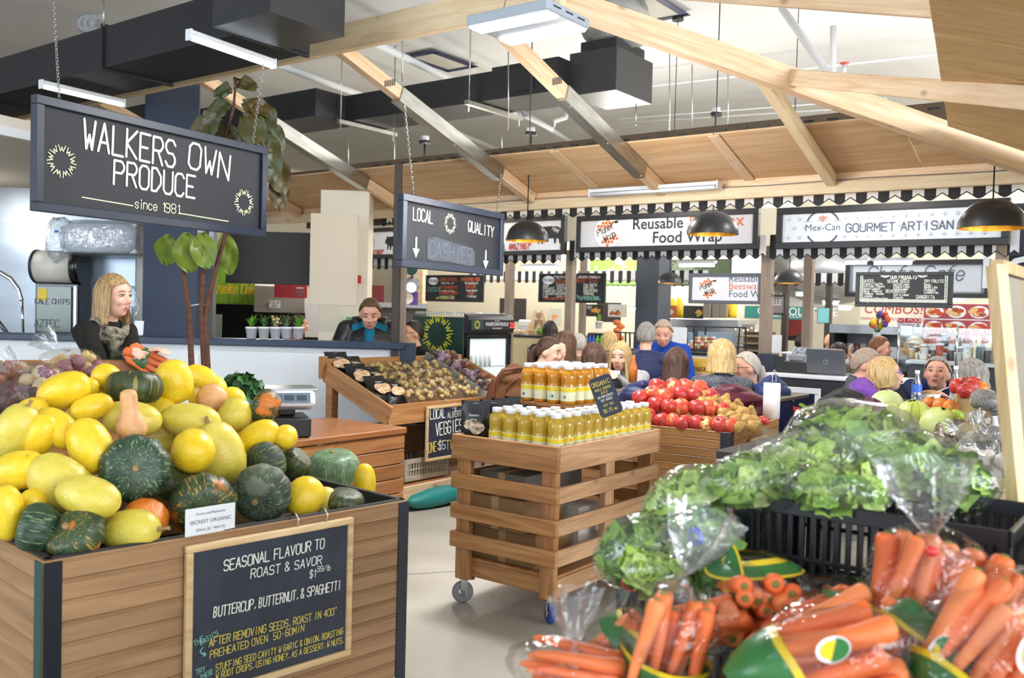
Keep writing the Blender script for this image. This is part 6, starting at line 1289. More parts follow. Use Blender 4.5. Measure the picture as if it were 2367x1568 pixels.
for k, (x, y) in enumerate(((1557, 899), (1583, 895), (1607, 903), (1536, 918), (1480, 922))): fruit('apple', x, y, 20, '%s pinkish apple scattered on top of the heap' % nth(k), 'apples heaped in the beadboard bin')
for k, (x, y, ang) in enumerate(((1553, 897, 170), (1577, 900, 80), (1563, 912, 200), (1605, 905, 90), (1622, 915, 30), (1645, 918, 340), (1660, 930, 120), (1675, 927, 60), (1590, 912, 150), (1705, 938, 100), (1690, 945, 160), (1650, 945, 200), (1672, 955, 20), (1690, 965, 300), (1718, 953, 140), (1735, 955, 90), (1700, 972, 45), (1725, 972, 190), (1742, 975, 260), (1685, 983, 100), (1705, 987, 20), (1665, 972, 200), (1640, 930, 30), (1620, 932, 210), (1712, 960, 300), (1680, 940, 220), (1540, 912, 60), (1740, 985, 30))):
    fruit('pear', x, y, 15, '%s golden brown pear in the heap, counted downwards from the apples' % nth(k), 'pears heaped beside the apples', orient(ang, random.uniform(-20, 45)))
for k, (x, y) in enumerate(((1752, 975), (1762, 970), (1770, 975))): fruit('apple', x, y, 9, '%s tiny peach coloured fruit at the right corner of the bin' % nth(k), 'small fruit at the bin corner')
# ================================================================ juice bottles
JU = mat('juice_yellow', 'e2be48', .12, trans=.35, spec=.6, var=.08, vscale=4); JO = mat('juice_amber', 'e39c2a', .12, trans=.35, spec=.6, var=.08, vscale=4)
LABM = mat('label_print', 'e4e4cf', .45, col2='d9dcb0', vscale=60); LABY = mat('label_yellow', 'e6cf2c', .45); CAPM = mat('cap_white', 'e6ebf4', .35)
def bottle(m, label, group):
    t = T('juice_bottle', label, 'bottle', (0, 0, 0), 0, group)
    MB().lathe([(.001, .002), (.036, .0), (.040, .006), (.040, .095), (.0385, .10), (.0385, .115), (.040, .12), (.0405, .145), (.038, .160), (.032, .171), (.025, .178), (.024, .192), (.001, .192)], 18).build('body', m, t)
    MB().lathe([(.0245, .184), (.0260, .186), (.0260, .203), (.024, .206), (.001, .206)], 16).build('cap', CAPM, t)
    MB().lathe([(.0406, .018), (.0406, .092)], 18).build('label_wrap', LABM, t)
    mb = MB(); mb.lathe([(.0411, .066), (.0411, .088)], 18); mb.build('label_stripe', LABY, t)
    for a in (-1.9, 1.2):
        mb = MB()
        for k in range(5): mb.add([(.0413*math.cos(a+(.0 if k else 0)+x), .0413*math.sin(a+x), z) for x, z in ((0, .026+.007*k), (.75, .026+.007*k), (.75, .029+.007*k), (0, .029+.007*k))], [(0, 1, 2, 3)])
        mb.build('fine_print', mat('print_grey', '8a8f70', .5), t)
        mb = MB(); mb.add([(.0415*math.cos(a+x), .0415*math.sin(a+x), z) for x, z in ((.15, .072), (.6, .072), (.6, .080), (.15, .080))], [(0, 1, 2, 3)]); mb.build('brand_mark', RED, t)
        mb = MB(); mb.add([(.0415*math.cos(a+1.0+.16*math.cos(q)), .0415*math.sin(a+1.0+.16*math.cos(q)), .04+.0075*math.sin(q)) for q in [j*.785 for j in range(8)]], [list(range(8))]); mb.build('blue_mark', mat('print_blue', '2f5fb0', .5), t)
    return t
proto = bottle(JU, 'yellow juice bottle in the lower tier of the trolley', 'juice bottles in the lower tier'); first = True; random.seed(31)
spots = [(.065+.0865*i, .075) for i in range(11)]+[(.065+.0865*i, .165) for i in range(11)]+[(.07+.0865*i, .26) for i in range(4)]+[(.07+.0865*i, .35) for i in range(3)]+[(.075+.0865*i, .44) for i in range(3)]
for i, (x, y) in enumerate(spots):
    if x > LX-.04: continue
    loc = TM @ Vector((x, y, .81)); rot = (0, 0, random.uniform(-.5, .5)+(2.2 if x < .1 else 1.)); cx_, ry = int((x-.06)/.0865+.5), int((y-.07)/.09+.3); lab = '%s yellow juice bottle along the right rim from the near corner' % nth(cx_) if y < .1 else '%s yellow juice bottle from the left end, %s row behind the right rim' % (nth(cx_), nth(ry-1))
    if first: proto.location = loc; proto.rotation_euler = rot; proto['label'] = lab; first = False
    else: dup(proto, loc, rot, lab)
t = T('riser_shelf', 'plain wooden riser carrying the upper juice bottles', 'shelf', TM @ Vector((.70, .43, .81)), TA+.03); MB().bbox((0, 0, .195), (.46, .36, .02), .003).build('top', WSLAT, t)
for x in (-.2, .2): MB().bbox((x, 0, .0925), (.02, .3, .185), .003).build('leg', WCRATE, t)
p2 = bottle(JO, 'amber juice bottle on the riser above the trolley', 'juice bottles on the riser'); first = True
for i in range(5):
    for j in range(4):
        loc = TM @ Vector((.505+.088*i, .30+.087*j, 1.015)); rot = (0, 0, random.uniform(-.6, .6)+1.6); lab = '%s amber juice bottle from the left, %s row on the riser' % (nth(i), nth(j))
        if first: p2.location = loc; p2.rotation_euler = rot; p2['label'] = lab; first = False
        else: dup(p2, loc, rot, lab)
# price paddle
pc = Wd(1400, 915, 4.55); t = T('price_paddle', 'tilted black price paddle hanging over the juice bottles', 'price sign', pc, -.05); t.rotation_euler = (-.15, -.38, -.1)
w_, h_, rr = .115, .20, .02; pts = []
for cx, cz, a0 in ((w_/2-rr, h_/2-rr, 0), (-w_/2+rr, h_/2-rr, 90), (-w_/2+rr, -h_/2+rr, 180), (w_/2-rr, -h_/2+rr, 270)): pts += [(cx+rr*math.cos(math.radians(a0+k*22.5)), cz+rr*math.sin(math.radians(a0+k*22.5))) for k in range(5)]
MB().prism(pts[::-1], 0, .008).build('board', SLATE, t)
for s, z, hh, m in (('ORGANIC', .055, .022, CHY), ('WHOLE ORANGE', .032, .012, CHY), ('JUICE', .013, .013, CHY), ('NO PRESERVES', -.006, .011, CHW), ('NOT ADDED', -.024, .011, CHW), ('BUY TWO', -.05, .012, CHY), ('$6.75 ea', -.08, .017, CHY)): letters(t, s, 0, z, hh, m, hh*.11, .7, y=-.0015)
for x in (-.02, .03): MB().cyl((x, .004, h_/2-.01), (x+.01, .0, h_/2+.05), .0015, n=5).build('string', BLK, t)
# ================================================================ pouches
def pouch(label, loc, rz_, w, h, group, tilt=0., art='d99a4a'):
    t = T('black_pouch', label, 'pouch', loc, 0, group); t.rotation_euler = (tilt, 0, rz_); mb = MB(); n, k = 8, 9
    for sd in (-1, 1):
        vs = [(-w/2+w*i/n, sd*(.055*math.sin(math.pi*min(1, max(0, (j/k)*1.08)))**.6*(1-abs(i/n*2-1)**3)*(1-(j/k)*.75)), h*j/k) for j in range(k+1) for i in range(n+1)]
        mb.add(vs, [((j*(n+1)+i, j*(n+1)+i+1, (j+1)*(n+1)+i+1, (j+1)*(n+1)+i) if sd < 0 else (j*(n+1)+i, (j+1)*(n+1)+i, (j+1)*(n+1)+i+1, j*(n+1)+i+1)) for j in range(k) for i in range(n)], True)
    mb.build('bag', mat('pouch_black', '1b1b1d', .32, bump=.3, bscale=25), t)
    m2 = MB(); 
    for i in range(7): disc(m2, random.uniform(-.2, .2)*w, h*(.42+random.uniform(-.08, .08)), .035*w/.16, .028*w/.16, -.052-.0006*i, 9)
    m2.build('food_print', mat('art_'+art, art, .4, col2='f0e0c8', vscale=40), t); letters(t, 'Roasters', 0, h*.66, h*.05, SIGNW, h*.007, .8, y=-.04); letters(t, 'potatoes', 0, h*.58, h*.035, SIGNW, h*.005, .8, y=-.046); MB().box((0, 0, h*.93), (.03, .006, .006)).build('hang_slot', SIGNW, t)
    return t
random.seed(5)
PA = Vector((U0-U1, 0, -.27)).normalized()
for i, (du, dv, rz_) in enumerate(((-.60, .02, 1.3), (-.52, .12, 1.45), (-.40, .05, 1.4), (-.34, .16, 1.5), (-.20, .06, 1.4), (-.14, .18, 1.5))):
    u = U0+du; z = .70+(U0-u)/(U0-U1)*.27; pouch(('black printed pouch at the top left of the potato stand', 'second black pouch at the top of the potato stand', 'black pouch in the middle left of the potato stand', 'black pouch next to the potatoes, middle row', 'black pouch low at the left of the potato stand', 'black pouch leaning at the front of the potato stand')[i], G(u, V0+.10+dv, z), GR+rz_, .19, .25, 'black pouches on the potato stand', -.62)
for i, (x, y, a) in enumerate(((.10, .60, 2.7), (.20, .56, 2.6), (.33, .58, 2.8), (.47, .60, 2.7))): pouch(('black pouch with white print at the left corner of the trolley', 'second black pouch in the trolley', 'third black pouch behind the juice bottles', 'last black pouch behind the juice bottles')[i], TM @ Vector((x, y, .81)), TA+a-math.pi-.6, .15, .225, 'black pouches in the trolley', 0., '6a5a48')
# ================================================================ bagged roots
FILM = film('bag_film', 'fbfcfc', .035, .10, .55, 14., .0, top=.34); FILMC = film('bag_film_crisp', 'fafcfd', .05, .08, .8, 10., .03, top=.42); 
def tuber(m): return MB().ell((0, 0, 0), (1, .82, .75), 10, 7, lambda d: 1+.10*mnoise.noise(d*2.)).mesh('tuber', m)
TUB = {'y': tuber(speckle('potato_yellow', 'd2ad62', 'e6c986', 'b8924e', (14, 4), .66)), 'r': tuber(speckle('potato_red', '8f5560', 'b37a80', '74454c', (14, 4), .66)), 'p': tuber(speckle('potato_purple', '84687e', 'a88a9e', '6a5468', (14, 4), .66)), 'o': tuber(speckle('onion_red', '7a4a62', 'b08aa0', '5c3248', (8, 3), .66, rough=.25)), 'w': tuber(speckle('onion_pale', 'c9b08a', 'd9c4a2', 'a98a64', (8, 3), .66, rough=.25)), 'b': tuber(speckle('beet', '4a2a30', '6e4a4c', '3a2226', (12, 3), .62)), 'd': tuber(speckle('yam', '8a4a34', 'a8603f', '6c3828', (12, 3), .64))}
def film_mesh(name, m, r, seed, tail=None, nu=22, nv=14, amp=.14):
    of = Vector((seed*3.1, seed*1.7, seed*.9)); mb = MB(); mb.ell((0, 0, 0), r, nu, nv, lambda d: 1+amp*mnoise.noise(d*1.6+of)+amp*.45*mnoise.noise(d*5+of))
    if tail:                                          # gathered neck and flared mouth
        p, dr, ln = Vector(tail[0]), Vector(tail[1]).normalized(), tail[2]; s = dr.orthogonal().normalized(); q = dr.cross(s); vs = []; n = 18; prof = ((-.25, 1.0), (0, .30), (.08, .2), (.25, .55), (.55, 1.05), (1., 1.5))
        for a, k in prof:
            for j in range(n):
                th = 2*math.pi*j/n; rr = k*ln*.33*(1+.38*math.sin(th*5+seed)*min(1, k)); vs.append(p+dr*a*ln+(s*math.cos(th)+q*math.sin(th)*.55)*rr)
        mb.add(vs, [(i*n+j, i*n+(j+1) % n, (i+1)*n+(j+1) % n, (i+1)*n+j) for i in range(len(prof)-1) for j in range(n)], True)
    return mb.mesh(name, m)
BFM = [film_mesh('film', FILM, (1, 1, 1), s) for s in range(4)]
def rootbag(label, loc, rz_, size, kinds, tr, group, n=12, seed=0, tilt=0., nm='potato', cat='bag of vegetables', tail=None):
    random.seed(seed+100); t = T(nm+'_bag', label, cat, loc, 0, group); t.rotation_euler = (tilt, 0, rz_); a, b, c = size
    for k in range(n):
        for _ in range(30):
            x, y, z = [random.uniform(-1, 1) for _ in range(3)]
            if .25 < x*x+y*y+z*z < .72 and z > -.5: break
        o = put(nm, TUB[random.choice(kinds)], t, (x*a, y*b, z*c), rot=(random.uniform(0, 6), random.uniform(0, 6), 0), scale=[tr*random.uniform(.85, 1.15)]*3)
    put('film', BFM[seed % 4], t, scale=(a*1.12, b*1.12, c*1.18))
    if tail: put('bag_neck', film_mesh('bag_neck', FILMC, (.001, .001, .001), seed, tail), t)
    return t
GP = 'bagged potatoes on the slanted stand'; i = 0
for r in range(4):
    for c in range(6):
        u = U0-.09-.145*r; v = V0+.36+.142*c+.03*(r % 2); z = .80+.275*(U0-u)/(U0-U1)
        kk = [('y',), ('y', 'r'), ('r', 'p'), ('y',), ('p', 'r'), ('y', 'p')][(r*2+c*3+r) % 6]; lab = ('small clear bag of yellow potatoes on the slanted stand', 'clear bag of mixed yellow and red potatoes on the stand', 'clear bag of purple red potatoes on the stand', 'small clear bag of yellow potatoes on the slanted stand', 'clear bag of purple red potatoes on the stand', 'clear bag of yellow and purple potatoes on the stand')[(r*2+c*3+r) % 6]
        rootbag(lab.replace('small ', '').replace(' on the slanted stand', ' on the stand')+', %s row, %s from the left' % (nth(r), nth(c)), G(u, v, z), GR+.3*math.sin(i*2.1), (.078, .072, .052), kk, .022, GP, 11, i); i += 1
for r in range(4):
    for c in range(3):
        u = U0-.08-.16*r; v = V0+1.18+.13*c; z = .83+.30*(U0-u)/(U0-U1)
        if c == 2: continue
        rootbag(('clear bag of dark beets right on the stand, %s row', 'clear bag of red yams right on the stand, %s row')[c % 2] % nth(r), G(u, v, z), GR+.4*r, (.085, .075, .06), (('b', 'p'), ('d', 'b'))[c % 2], .034, 'bagged beets and yams on the slanted stand', 7, i); i += 1
# green divider between the two halves of the stand
o = slab = MB(); o.bar((U0+.02, V0+1.12, .80), (U1, V0+1.12, 1.10), .015, .07); o = o.build('divider_bag', film('green_film', 'cfe8d2', .10, .15, .5, 20., .22), None); o.rotation_euler = (0, 0, GR); tag(o, 'long pale green plastic bag dividing the potato stand', 'bag')
# left background bags
t = T('produce_bin', 'orange wooden bin behind the squash heap at far left', 'bin', Wd(20, 850, 4.3), .5); MB().bbox((0, .25, -.15), (1.2, .03, .34), .005).build('back_board', WCRATE, t); MB().bbox((.2, -.1, -.36), (1.6, .9, .03), .005).build('floor_board', WCRATE, t)
for x, y in ((-.3, .2), (.8, .2), (-.3, -.45), (.8, -.45)): MB().bbox((x, y, -.37-(t.location.z-.375)/2), (.06, .06, t.location.z-.375), .004).build('leg', WCRATE, t)
for i, (px, py, d, w, h, k, r, lab) in enumerate(((165, 838, 4.35, 128, 58, 'y', .027, 'clear bag of golden potatoes behind the squash'), (182, 858, 4.15, 128, 62, 'r', .031, 'clear bag of red potatoes behind the squash'), (90, 892, 3.95, 110, 85, 'o', .038, 'clear bag of red and pale onions at far left'), (55, 870, 4.2, 80, 60, 'o', .036, 'half hidden bag of red onions at far left'), (15, 935, 3.6, 90, 95, 'b', .042, 'clear bag of beets at the left edge'), (5, 880, 3.9, 80, 70, 'd', .040, 'clear bag of red roots at the left edge'), (60, 945, 3.75, 70, 80, 'b', .04, 'clear bag of dark roots beside the squash'))):
    p = Wd(px, py, d); rootbag(lab, p, .3*i, (w*d/F/2, .09, h*d/F/2), (k, 'w') if k == 'o' else (k,), r, None, 13, i+40, tail=((-.06, 0, .05), (-.7, 0, .6), .12) if i in (0, 2) else None)
# ================================================================ carrots
CARM = [mat('carrot_%d' % k, c, .38, var=.08, vscale=30, bump=.25, bscale=50, stretch=(1, 1, 4)) for k, c in enumerate(('f0793c', 'ea6c30', 'f2884e'))]
def carrot_mesh(m):
    mb = MB(); n = 12; pr = [(.001, -1.), (.25, -.97), (.42, -.85), (.58, -.5), (.76, 0), (.90, .5), (1., .8), (.97, .92), (.75, .985), (.45, 1.0), (.3, .98), (.001, .97)]
    vs = [(r*.13*math.cos(2*math.pi*j/n)+.03*math.sin(z*2.2), r*.13*math.sin(2*math.pi*j/n), z) for r, z in pr for j in range(n)]
    mb.add(vs, [(i*n+j, i*n+(j+1) % n, (i+1)*n+(j+1) % n, (i+1)*n+j) for i in range(len(pr)-1) for j in range(n)], True); return mb.mesh('carrot', m)
M_CA = [carrot_mesh(m) for m in CARM]; M_CT = MB().tube([(.03, 0, .96), (.03, 0, 1.03)], [.055, .04], 8).mesh('crown', mat('carrot_crown', '7a7a34', .7))
CBG = mat('print_green', '2f6f35', .3); CBY = mat('print_yellow', 'e6c424', .3)
def band(t, a, b, c, x0, x1, m, seed, k=1.10, arc=(0, 2*math.pi)):
    """printed zone lying on the film between two stations along local x"""
    mb = MB(); nu, nx = 26, 5; vs = []; of = Vector((seed*3.1, 0, 0))
    for i in range(nx+1):
        x = x0+(x1-x0)*i/nx; rr = math.sqrt(max(0., 1-x*x))
        for j in range(nu+1):
            th = arc[0]+(arc[1]-arc[0])*j/nu; d = Vector((x, rr*math.cos(th), rr*math.sin(th))); q = k*(1+.05*mnoise.noise(d*2+of)); vs.append(((x+.05*math.sin(th*2+seed))*a*q, d.y*b*q, d.z*c*q))
    mb.add(vs, [(i*(nu+1)+j, i*(nu+1)+j+1, (i+1)*(nu+1)+j+1, (i+1)*(nu+1)+j) for i in range(nx) for j in range(nu)], True); return mb.build('printed_band', m, t)
def carrot_bag(label, px, py, d, w, h, dep, ang, n, crown, bands, seed, tail=None, tilt=0., emblem=None, group='bags of carrots in the right foreground'):
    """bag lying with local x along image angle ang; crown +1/-1 or 0 (ends facing the viewer)"""
    random.seed(seed); p = Wd(px, py, d); a, c = w*d/F/2, h*d/F/2; b = dep/2; t = T('carrot_bag', label, 'bag of carrots', p, 0, group)
    an = math.radians(ang); x = CR*math.cos(an)+CU*math.sin(an); tl = math.radians(tilt); x = (x*math.cos(tl)+CF*math.sin(tl)).normalized(); y = (-CF - x*(-CF).dot(x)).normalized(); z = x.cross(y); t.rotation_euler = Matrix((x, y, z)).transposed().to_euler()
    for k in range(n):
        if crown == 0:
            th = random.uniform(0, 6.28); rr = math.sqrt((k+.5)/n)*.86; pos = ((rr*math.cos(k*2.4)*.8-.16)*a, -b*.35+random.uniform(-.02, .02), rr*math.sin(k*2.4)*c*.95); rot = Vector((random.uniform(-.25, .25), -1, random.uniform(-.2, .3))); L = .085; R_ = random.uniform(1.7, 2.1)
        else:
            yy = random.uniform(-.75, .35)*b; zz = (-.82+1.64*(k+.5)/n)*c; pos = (random.uniform(-.10, .10)*a, yy, zz); rot = Vector((crown, random.uniform(-.1, .1), random.uniform(-.14, .14))); L = min(.118, a*.84)*random.uniform(.85, 1.05); R_ = random.uniform(1.3, 1.75)
        q = Vector((0, 0, 1)).rotation_difference(rot.normalized()).to_euler(); o = put('carrot', M_CA[k % 3], t, pos, rot=q, scale=(L*R_, L*R_, L)); put('crown', M_CT, o)
    put('film', film_mesh('film', FILM, (a*1.12, b*1.12, c*1.14), seed, None, amp=.10), t)
    if tail: put('bag_neck', film_mesh('bag_neck', FILMC, (.001, .001, .001), seed, tail), t)
    for (x0, x1, m) in bands: band(t, a, b, c, x0, x1, m, seed)
    if emblem:
        ex, ez, er = emblem; mb = MB(); f = lambda X, Z: -b*1.2*math.sqrt(max(.05, 1-(X/a)**2-(Z/c)**2))-.012
        y_ = f(ex, ez); ell_ = lambda r, a0, a1, n_: [(ex+r*1.35*math.cos(a0+(a1-a0)*j/n_), ez+r*math.sin(a0+(a1-a0)*j/n_)) for j in range(n_+1)]
        for pts_, m, dy in ((ell_(er, 0, 6.2, 22), SIGNW, 0), (ell_(er*.74, 1.2, 1.2+math.pi, 12), CBY, -.002), (ell_(er*.9, -1.94, 1.2, 12), CBG, -.002)):
            mb = MB(); mb.add([(X, y_+dy, Z) for X, Z in pts_], [list(range(len(pts_)))]); mb.build('emblem', m, t)
    return t
G_, Y_ = CBG, CBY
carrot_bag('carrot bag with thick green top band, crowns facing forward', 1745, 1370, 1.95, 165, 250, .2, 92, 18, 0, ((.62, .84, CBG), (.84, .92, CBY), (.57, .62, CBY)), 1)
for o in (bpy.data.objects['carrot_bag'],):
    a, b, c = 240*1.95/F/2, .1, 150*1.95/F/2
    mb = MB()
    for (z0, z1, m) in ((.58, .86, G_), (.86, .94, Y_), (.53, .58, Y_)):
        q = MB(); vs = []
        for i in range(3):
            zz = z0+(z1-z0)*i/2; rr = math.sqrt(max(.02, 1-zz*zz))
            for j in range(25): th = math.pi+math.pi*j/24; vs.append((rr*math.cos(th)*a*1.12, rr*math.sin(th)*b*1.16, zz*c*1.14))
        q.add(vs, [(i*25+j, i*25+j+1, (i+1)*25+j+1, (i+1)*25+j) for i in range(2) for j in range(24)], True); q.build('printed_band', m, o)
carrot_bag('small bundle of carrot crowns left of the upright bag', 1935, 1400, 1.95, 170, 130, .16, 10, 11, 0, ((.55, .85, G_), (.85, .93, Y_)), 2)
carrot_bag('tall clear carrot bag tied with red band and flared film', 2140, 1375, 1.78, 300, 280, .18, 75, 14, 1, (), 3, tail=((.105, -.03, .03), (1, -.15, .55), .16))
p = Wd(2153, 1275, 1.68); tag(MB().ell((0, 0, 0), (.014, .012, .01), 10, 6).build('twist_tie', mat('tie_red', 'd23a3a', .4), None, p), 'red twist tie on the tall clear carrot bag', 'tie')
carrot_bag('carrot bag with net stripes at the right edge', 2330, 1410, 1.8, 200, 170, .16, 60, 9, 1, (), 4)
carrot_bag('carrot bag standing with flared clear top at left', 1545, 1490, 1.72, 260, 200, .16, 78, 9, 1, ((-.75, -.28, G_), (-.28, -.20, Y_)), 5, tail=((.125, 0, .0), (1, -.05, -.1), .14))
carrot_bag('low carrot bag at the bottom left with clear tail', 1320, 1545, 1.72, 270, 120, .16, -8, 8, 1, (), 6, tail=((.0, -.02, .045), (-.1, -.1, 1), .11))
carrot_bag('carrot bag with big green corner at bottom centre', 1900, 1520, 1.6, 430, 190, .17, 15, 11, 1, ((-.95, -.42, G_), (-.42, -.34, Y_)), 7, emblem=(.0, .045, .022))
carrot_bag('carrot bag behind the bottom centre bag', 1880, 1450, 1.78, 300, 130, .16, 20, 9, 1, ((.35, .7, G_), (.7, .78, Y_)), 8)
carrot_bag('carrot bag with round emblem at bottom right', 2260, 1490, 1.58, 350, 250, .18, 55, 12, 1, ((-.95, -.5, G_), (-.5, -.42, Y_)), 9, emblem=(.045, -.02, .032))
carrot_bag('carrot bag between the two emblem bags', 2085, 1520, 1.66, 280, 200, .17, 60, 10, 1, ((.45, .8, G_), (.38, .45, Y_)), 10, emblem=(.05, .0, .024))
carrot_bag('few carrot crowns above the black crate corner', 1790, 1455, 1.86, 120, 80, .12, 0, 5, 0, (), 11)
carrot_bag('carrot bag tucked under the thick banded bag', 1630, 1440, 1.86, 190, 120, .14, 20, 8, 1, (), 12)
carrot_bag('carrot bag with green band at the bottom left corner', 1425, 1500, 1.82, 210, 140, .14, 40, 9, 1, ((.1, .5, G_), (.5, .6, Y_)), 13)
carrot_bag('carrot bag held by the woman behind the squash', 345, 838, 4.75, 130, 52, .10, -25, 7, -1, ((-.55, .0, G_),), 14, group=None)
# ================================================================ crates and greens
BCR = mat('crate_black', '1a1b20', .42)
CG = toG(Wz(1695, 1137, 1.08)); slot_crate('tall black slotted crate under the lettuce bags', G(CG.x+.30, CG.y+.19, .80), GR, .60, .38, .28, BCR, nx=22, rows=2)
slot_crate('black crate at the right edge behind the tall crate', G(CG.x+.93, CG.y+.20, .80), GR, .58, .38, .27, BCR, nx=20)
q = toG(Wz(1415, 1338, .86)); slot_crate('low black crate under the bagged kale at left', G(q.x+.22, q.y+.16, .62), GR, .42, .32, .24, BCR, nx=14)
q = toG(Wd(1700, 1500, 1.85)); slot_crate('black crate corner showing between the carrot bags', G(q.x+.25, q.y+.10, .66), GR, .50, .34, .16, BCR, nx=14)
TBL = T('display_table', 'dark display table carrying the black crates', 'table', G(-.55, 2.05, 0), GR); MB().bbox((.25, -.12, .60), (1.9, 1.15, .04), .005).build('top', mat('table_dark', '2a2724', .6), TBL)
for x in (-.6, 1.1):
    for y in (-.6, .36): MB().bbox((x, y, .29), (.06, .06, .58), .004).build('leg', mat('table_dark', ''), TBL)
for k, (x, y, z, sx, sy, sz) in enumerate(((.55, -.42, .62, .9, .45, .12), (-.25, -.40, .62, .5, .4, .08))): tag(MB().bbox((0, 0, sz/2), (sx, sy, sz), .005).build('riser_crate', BCR, None, G(-.55+x, 2.05+y, z), GR), ('black riser box under the right carrot bags', 'black riser box under the left carrot bags')[k], 'box')
LEAF = [mat('lettuce_%d' % k, c, .45, var=.25, vscale=25, sss=0) for k, c in enumerate(('a9cc5a', 'c2dc74', '86b04a', '74a544', '5c9440', 'cfe094'))]
def leaf_blob(n, size, seed, frill=.35):
    """curly leaves packed in a bag shape, as one heap of foliage"""
    random.seed(seed); mb = MB()
    for k in range(n):
        th, ph = random.uniform(0, 6.28), math.acos(random.uniform(-1, 1)); r = random.uniform(.45, .86); c = Vector((math.sin(ph)*math.cos(th)*size[0], math.sin(ph)*math.sin(th)*size[1], math.cos(ph)*size[2]))*r
        nrm = Vector((c.x/size[0]**2, c.y/size[1]**2, c.z/size[2]**2)).normalized(); nrm = (nrm+Vector((random.uniform(-.6, .6), random.uniform(-.6, .6), random.uniform(-.6, .6)))).normalized(); u = nrm.orthogonal().normalized(); u.rotate(Matrix.Rotation(random.uniform(0, 6.28), 3, nrm)); v = nrm.cross(u); L = random.uniform(.026, .044); nn = 5; vs = []
        for i in range(nn+1):
            for j in range(nn+1):
                a, b = i/nn*2-1, j/nn*2-1; w = (1-.55*max(0, a)); hgt = frill*L*(.5*math.sin(a*5+k)*math.cos(b*6+k*2)+.6*b*b-.2*a*a); vs.append(c+u*a*L+v*b*L*.75*w+nrm*hgt)
        mb.add(vs, [(i*(nn+1)+j, i*(nn+1)+j+1, (i+1)*(nn+1)+j+1, (i+1)*(nn+1)+j) for i in range(nn) for j in range(nn)], True, k % 3)
    return mb
def greens(label, px, py, d, w, h, dep, pal, seed, ang=0, tail=None, n=240, group='bags of leafy greens in the right foreground', tie=None):
    p = Wd(px, py, d); a, c, b = w*d/F/2, h*d/F/2, dep/2; t = T('lettuce_bag', label, 'bag of greens', p, 0, group); an = math.radians(ang)
    x = (CR*math.cos(an)+CU*math.sin(an)); y = (-CF); z = x.cross(y); t.rotation_euler = Matrix((x, y, z)).transposed().to_euler()
    stuff(leaf_blob(n, (a*.9, b*.9, c*.88), seed).build('leaves', [LEAF[k] for k in pal], t)); put('film', film_mesh('film', FILMC, (a*1.03, b*1.05, c*1.08), seed, None, 26, 16, .13), t)
    if tail:
        put('bag_neck', film_mesh('bag_neck', FILMC, (.001, .001, .001), seed, tail), t)
        if tie: q = Vector(tail[0])+Vector(tail[1]).normalized()*tail[2]*.06; o = MB().tube([(math.cos(k*.7)*.017, math.sin(k*.7)*.017, 0) for k in range(10)], .005, 6).build('tie_band', tie, t); o.location = q; o.rotation_euler = Vector((0, 0, 1)).rotation_difference(Vector(tail[1]).normalized()).to_euler()
    return t
BLT = mat('tie_blue', '2743c8', .4)
for a in (
 dict(label='large clear lettuce bag with blue tie at the top', px=1960, py=1035, d=2.42, w=330, h=210, dep=.26, pal=(0, 1, 2), seed=1, ang=8, tail=((-.13, -.05, .03), (-1, -.25, .12), .11), tie=BLT),
 dict(label='big lettuce bag with shiny film right of the top one', px=2070, py=1072, d=2.36, w=290, h=185, dep=.26, pal=(0, 2, 1), seed=2, ang=-8),
 dict(label='lettuce bag behind the top left neck', px=1850, py=1080, d=2.36, w=300, h=150, dep=.22, pal=(0, 1, 5), seed=3, ang=15),
 dict(label='lettuce bag with dark red leaves lying on the crate rim', px=1770, py=1110, d=2.22, w=290, h=140, dep=.2, pal=(0, 2, 5), seed=4, ang=5),
 dict(label='lettuce bag with brown tips in the middle of the crate', px=1930, py=1130, d=2.14, w=260, h=120, dep=.2, pal=(0, 1, 2), seed=5, ang=-6),
 dict(label='green leaf bag at the right behind the crates', px=2195, py=1110, d=2.30, w=220, h=160, dep=.2, pal=(3, 2, 0), seed=6, ang=-15),
 dict(label='pale lettuce bag bulging at the upper left of the kale', px=1590, py=1170, d=2.30, w=230, h=170, dep=.2, pal=(1, 5, 0), seed=7, ang=35),
 dict(label='kale bag with blue tie left of the tall crate', px=1620, py=1250, d=2.12, w=190, h=150, dep=.2, pal=(4, 3, 2), seed=8, ang=10, tail=((-.02, -.08, .03), (-.8, -.5, .1), .08), tie=BLT),
 dict(label='frilly green bag at the far left with red tie', px=1480, py=1275, d=2.16, w=210, h=160, dep=.2, pal=(3, 2, 0), seed=9, ang=20, tail=((-.05, -.08, -.04), (-.6, -.6, -.2), .07), tie=mat('tie_red', '')),
 dict(label='small dark kale bag beside the tall crate foot', px=1655, py=1320, d=2.06, w=110, h=110, dep=.12, pal=(4, 3, 2), seed=10, ang=0, n=90),
 dict(label='light green bag over the low crate', px=1510, py=1320, d=2.06, w=160, h=90, dep=.14, pal=(1, 0, 5), seed=11, ang=-10, n=110),
): greens(**a)
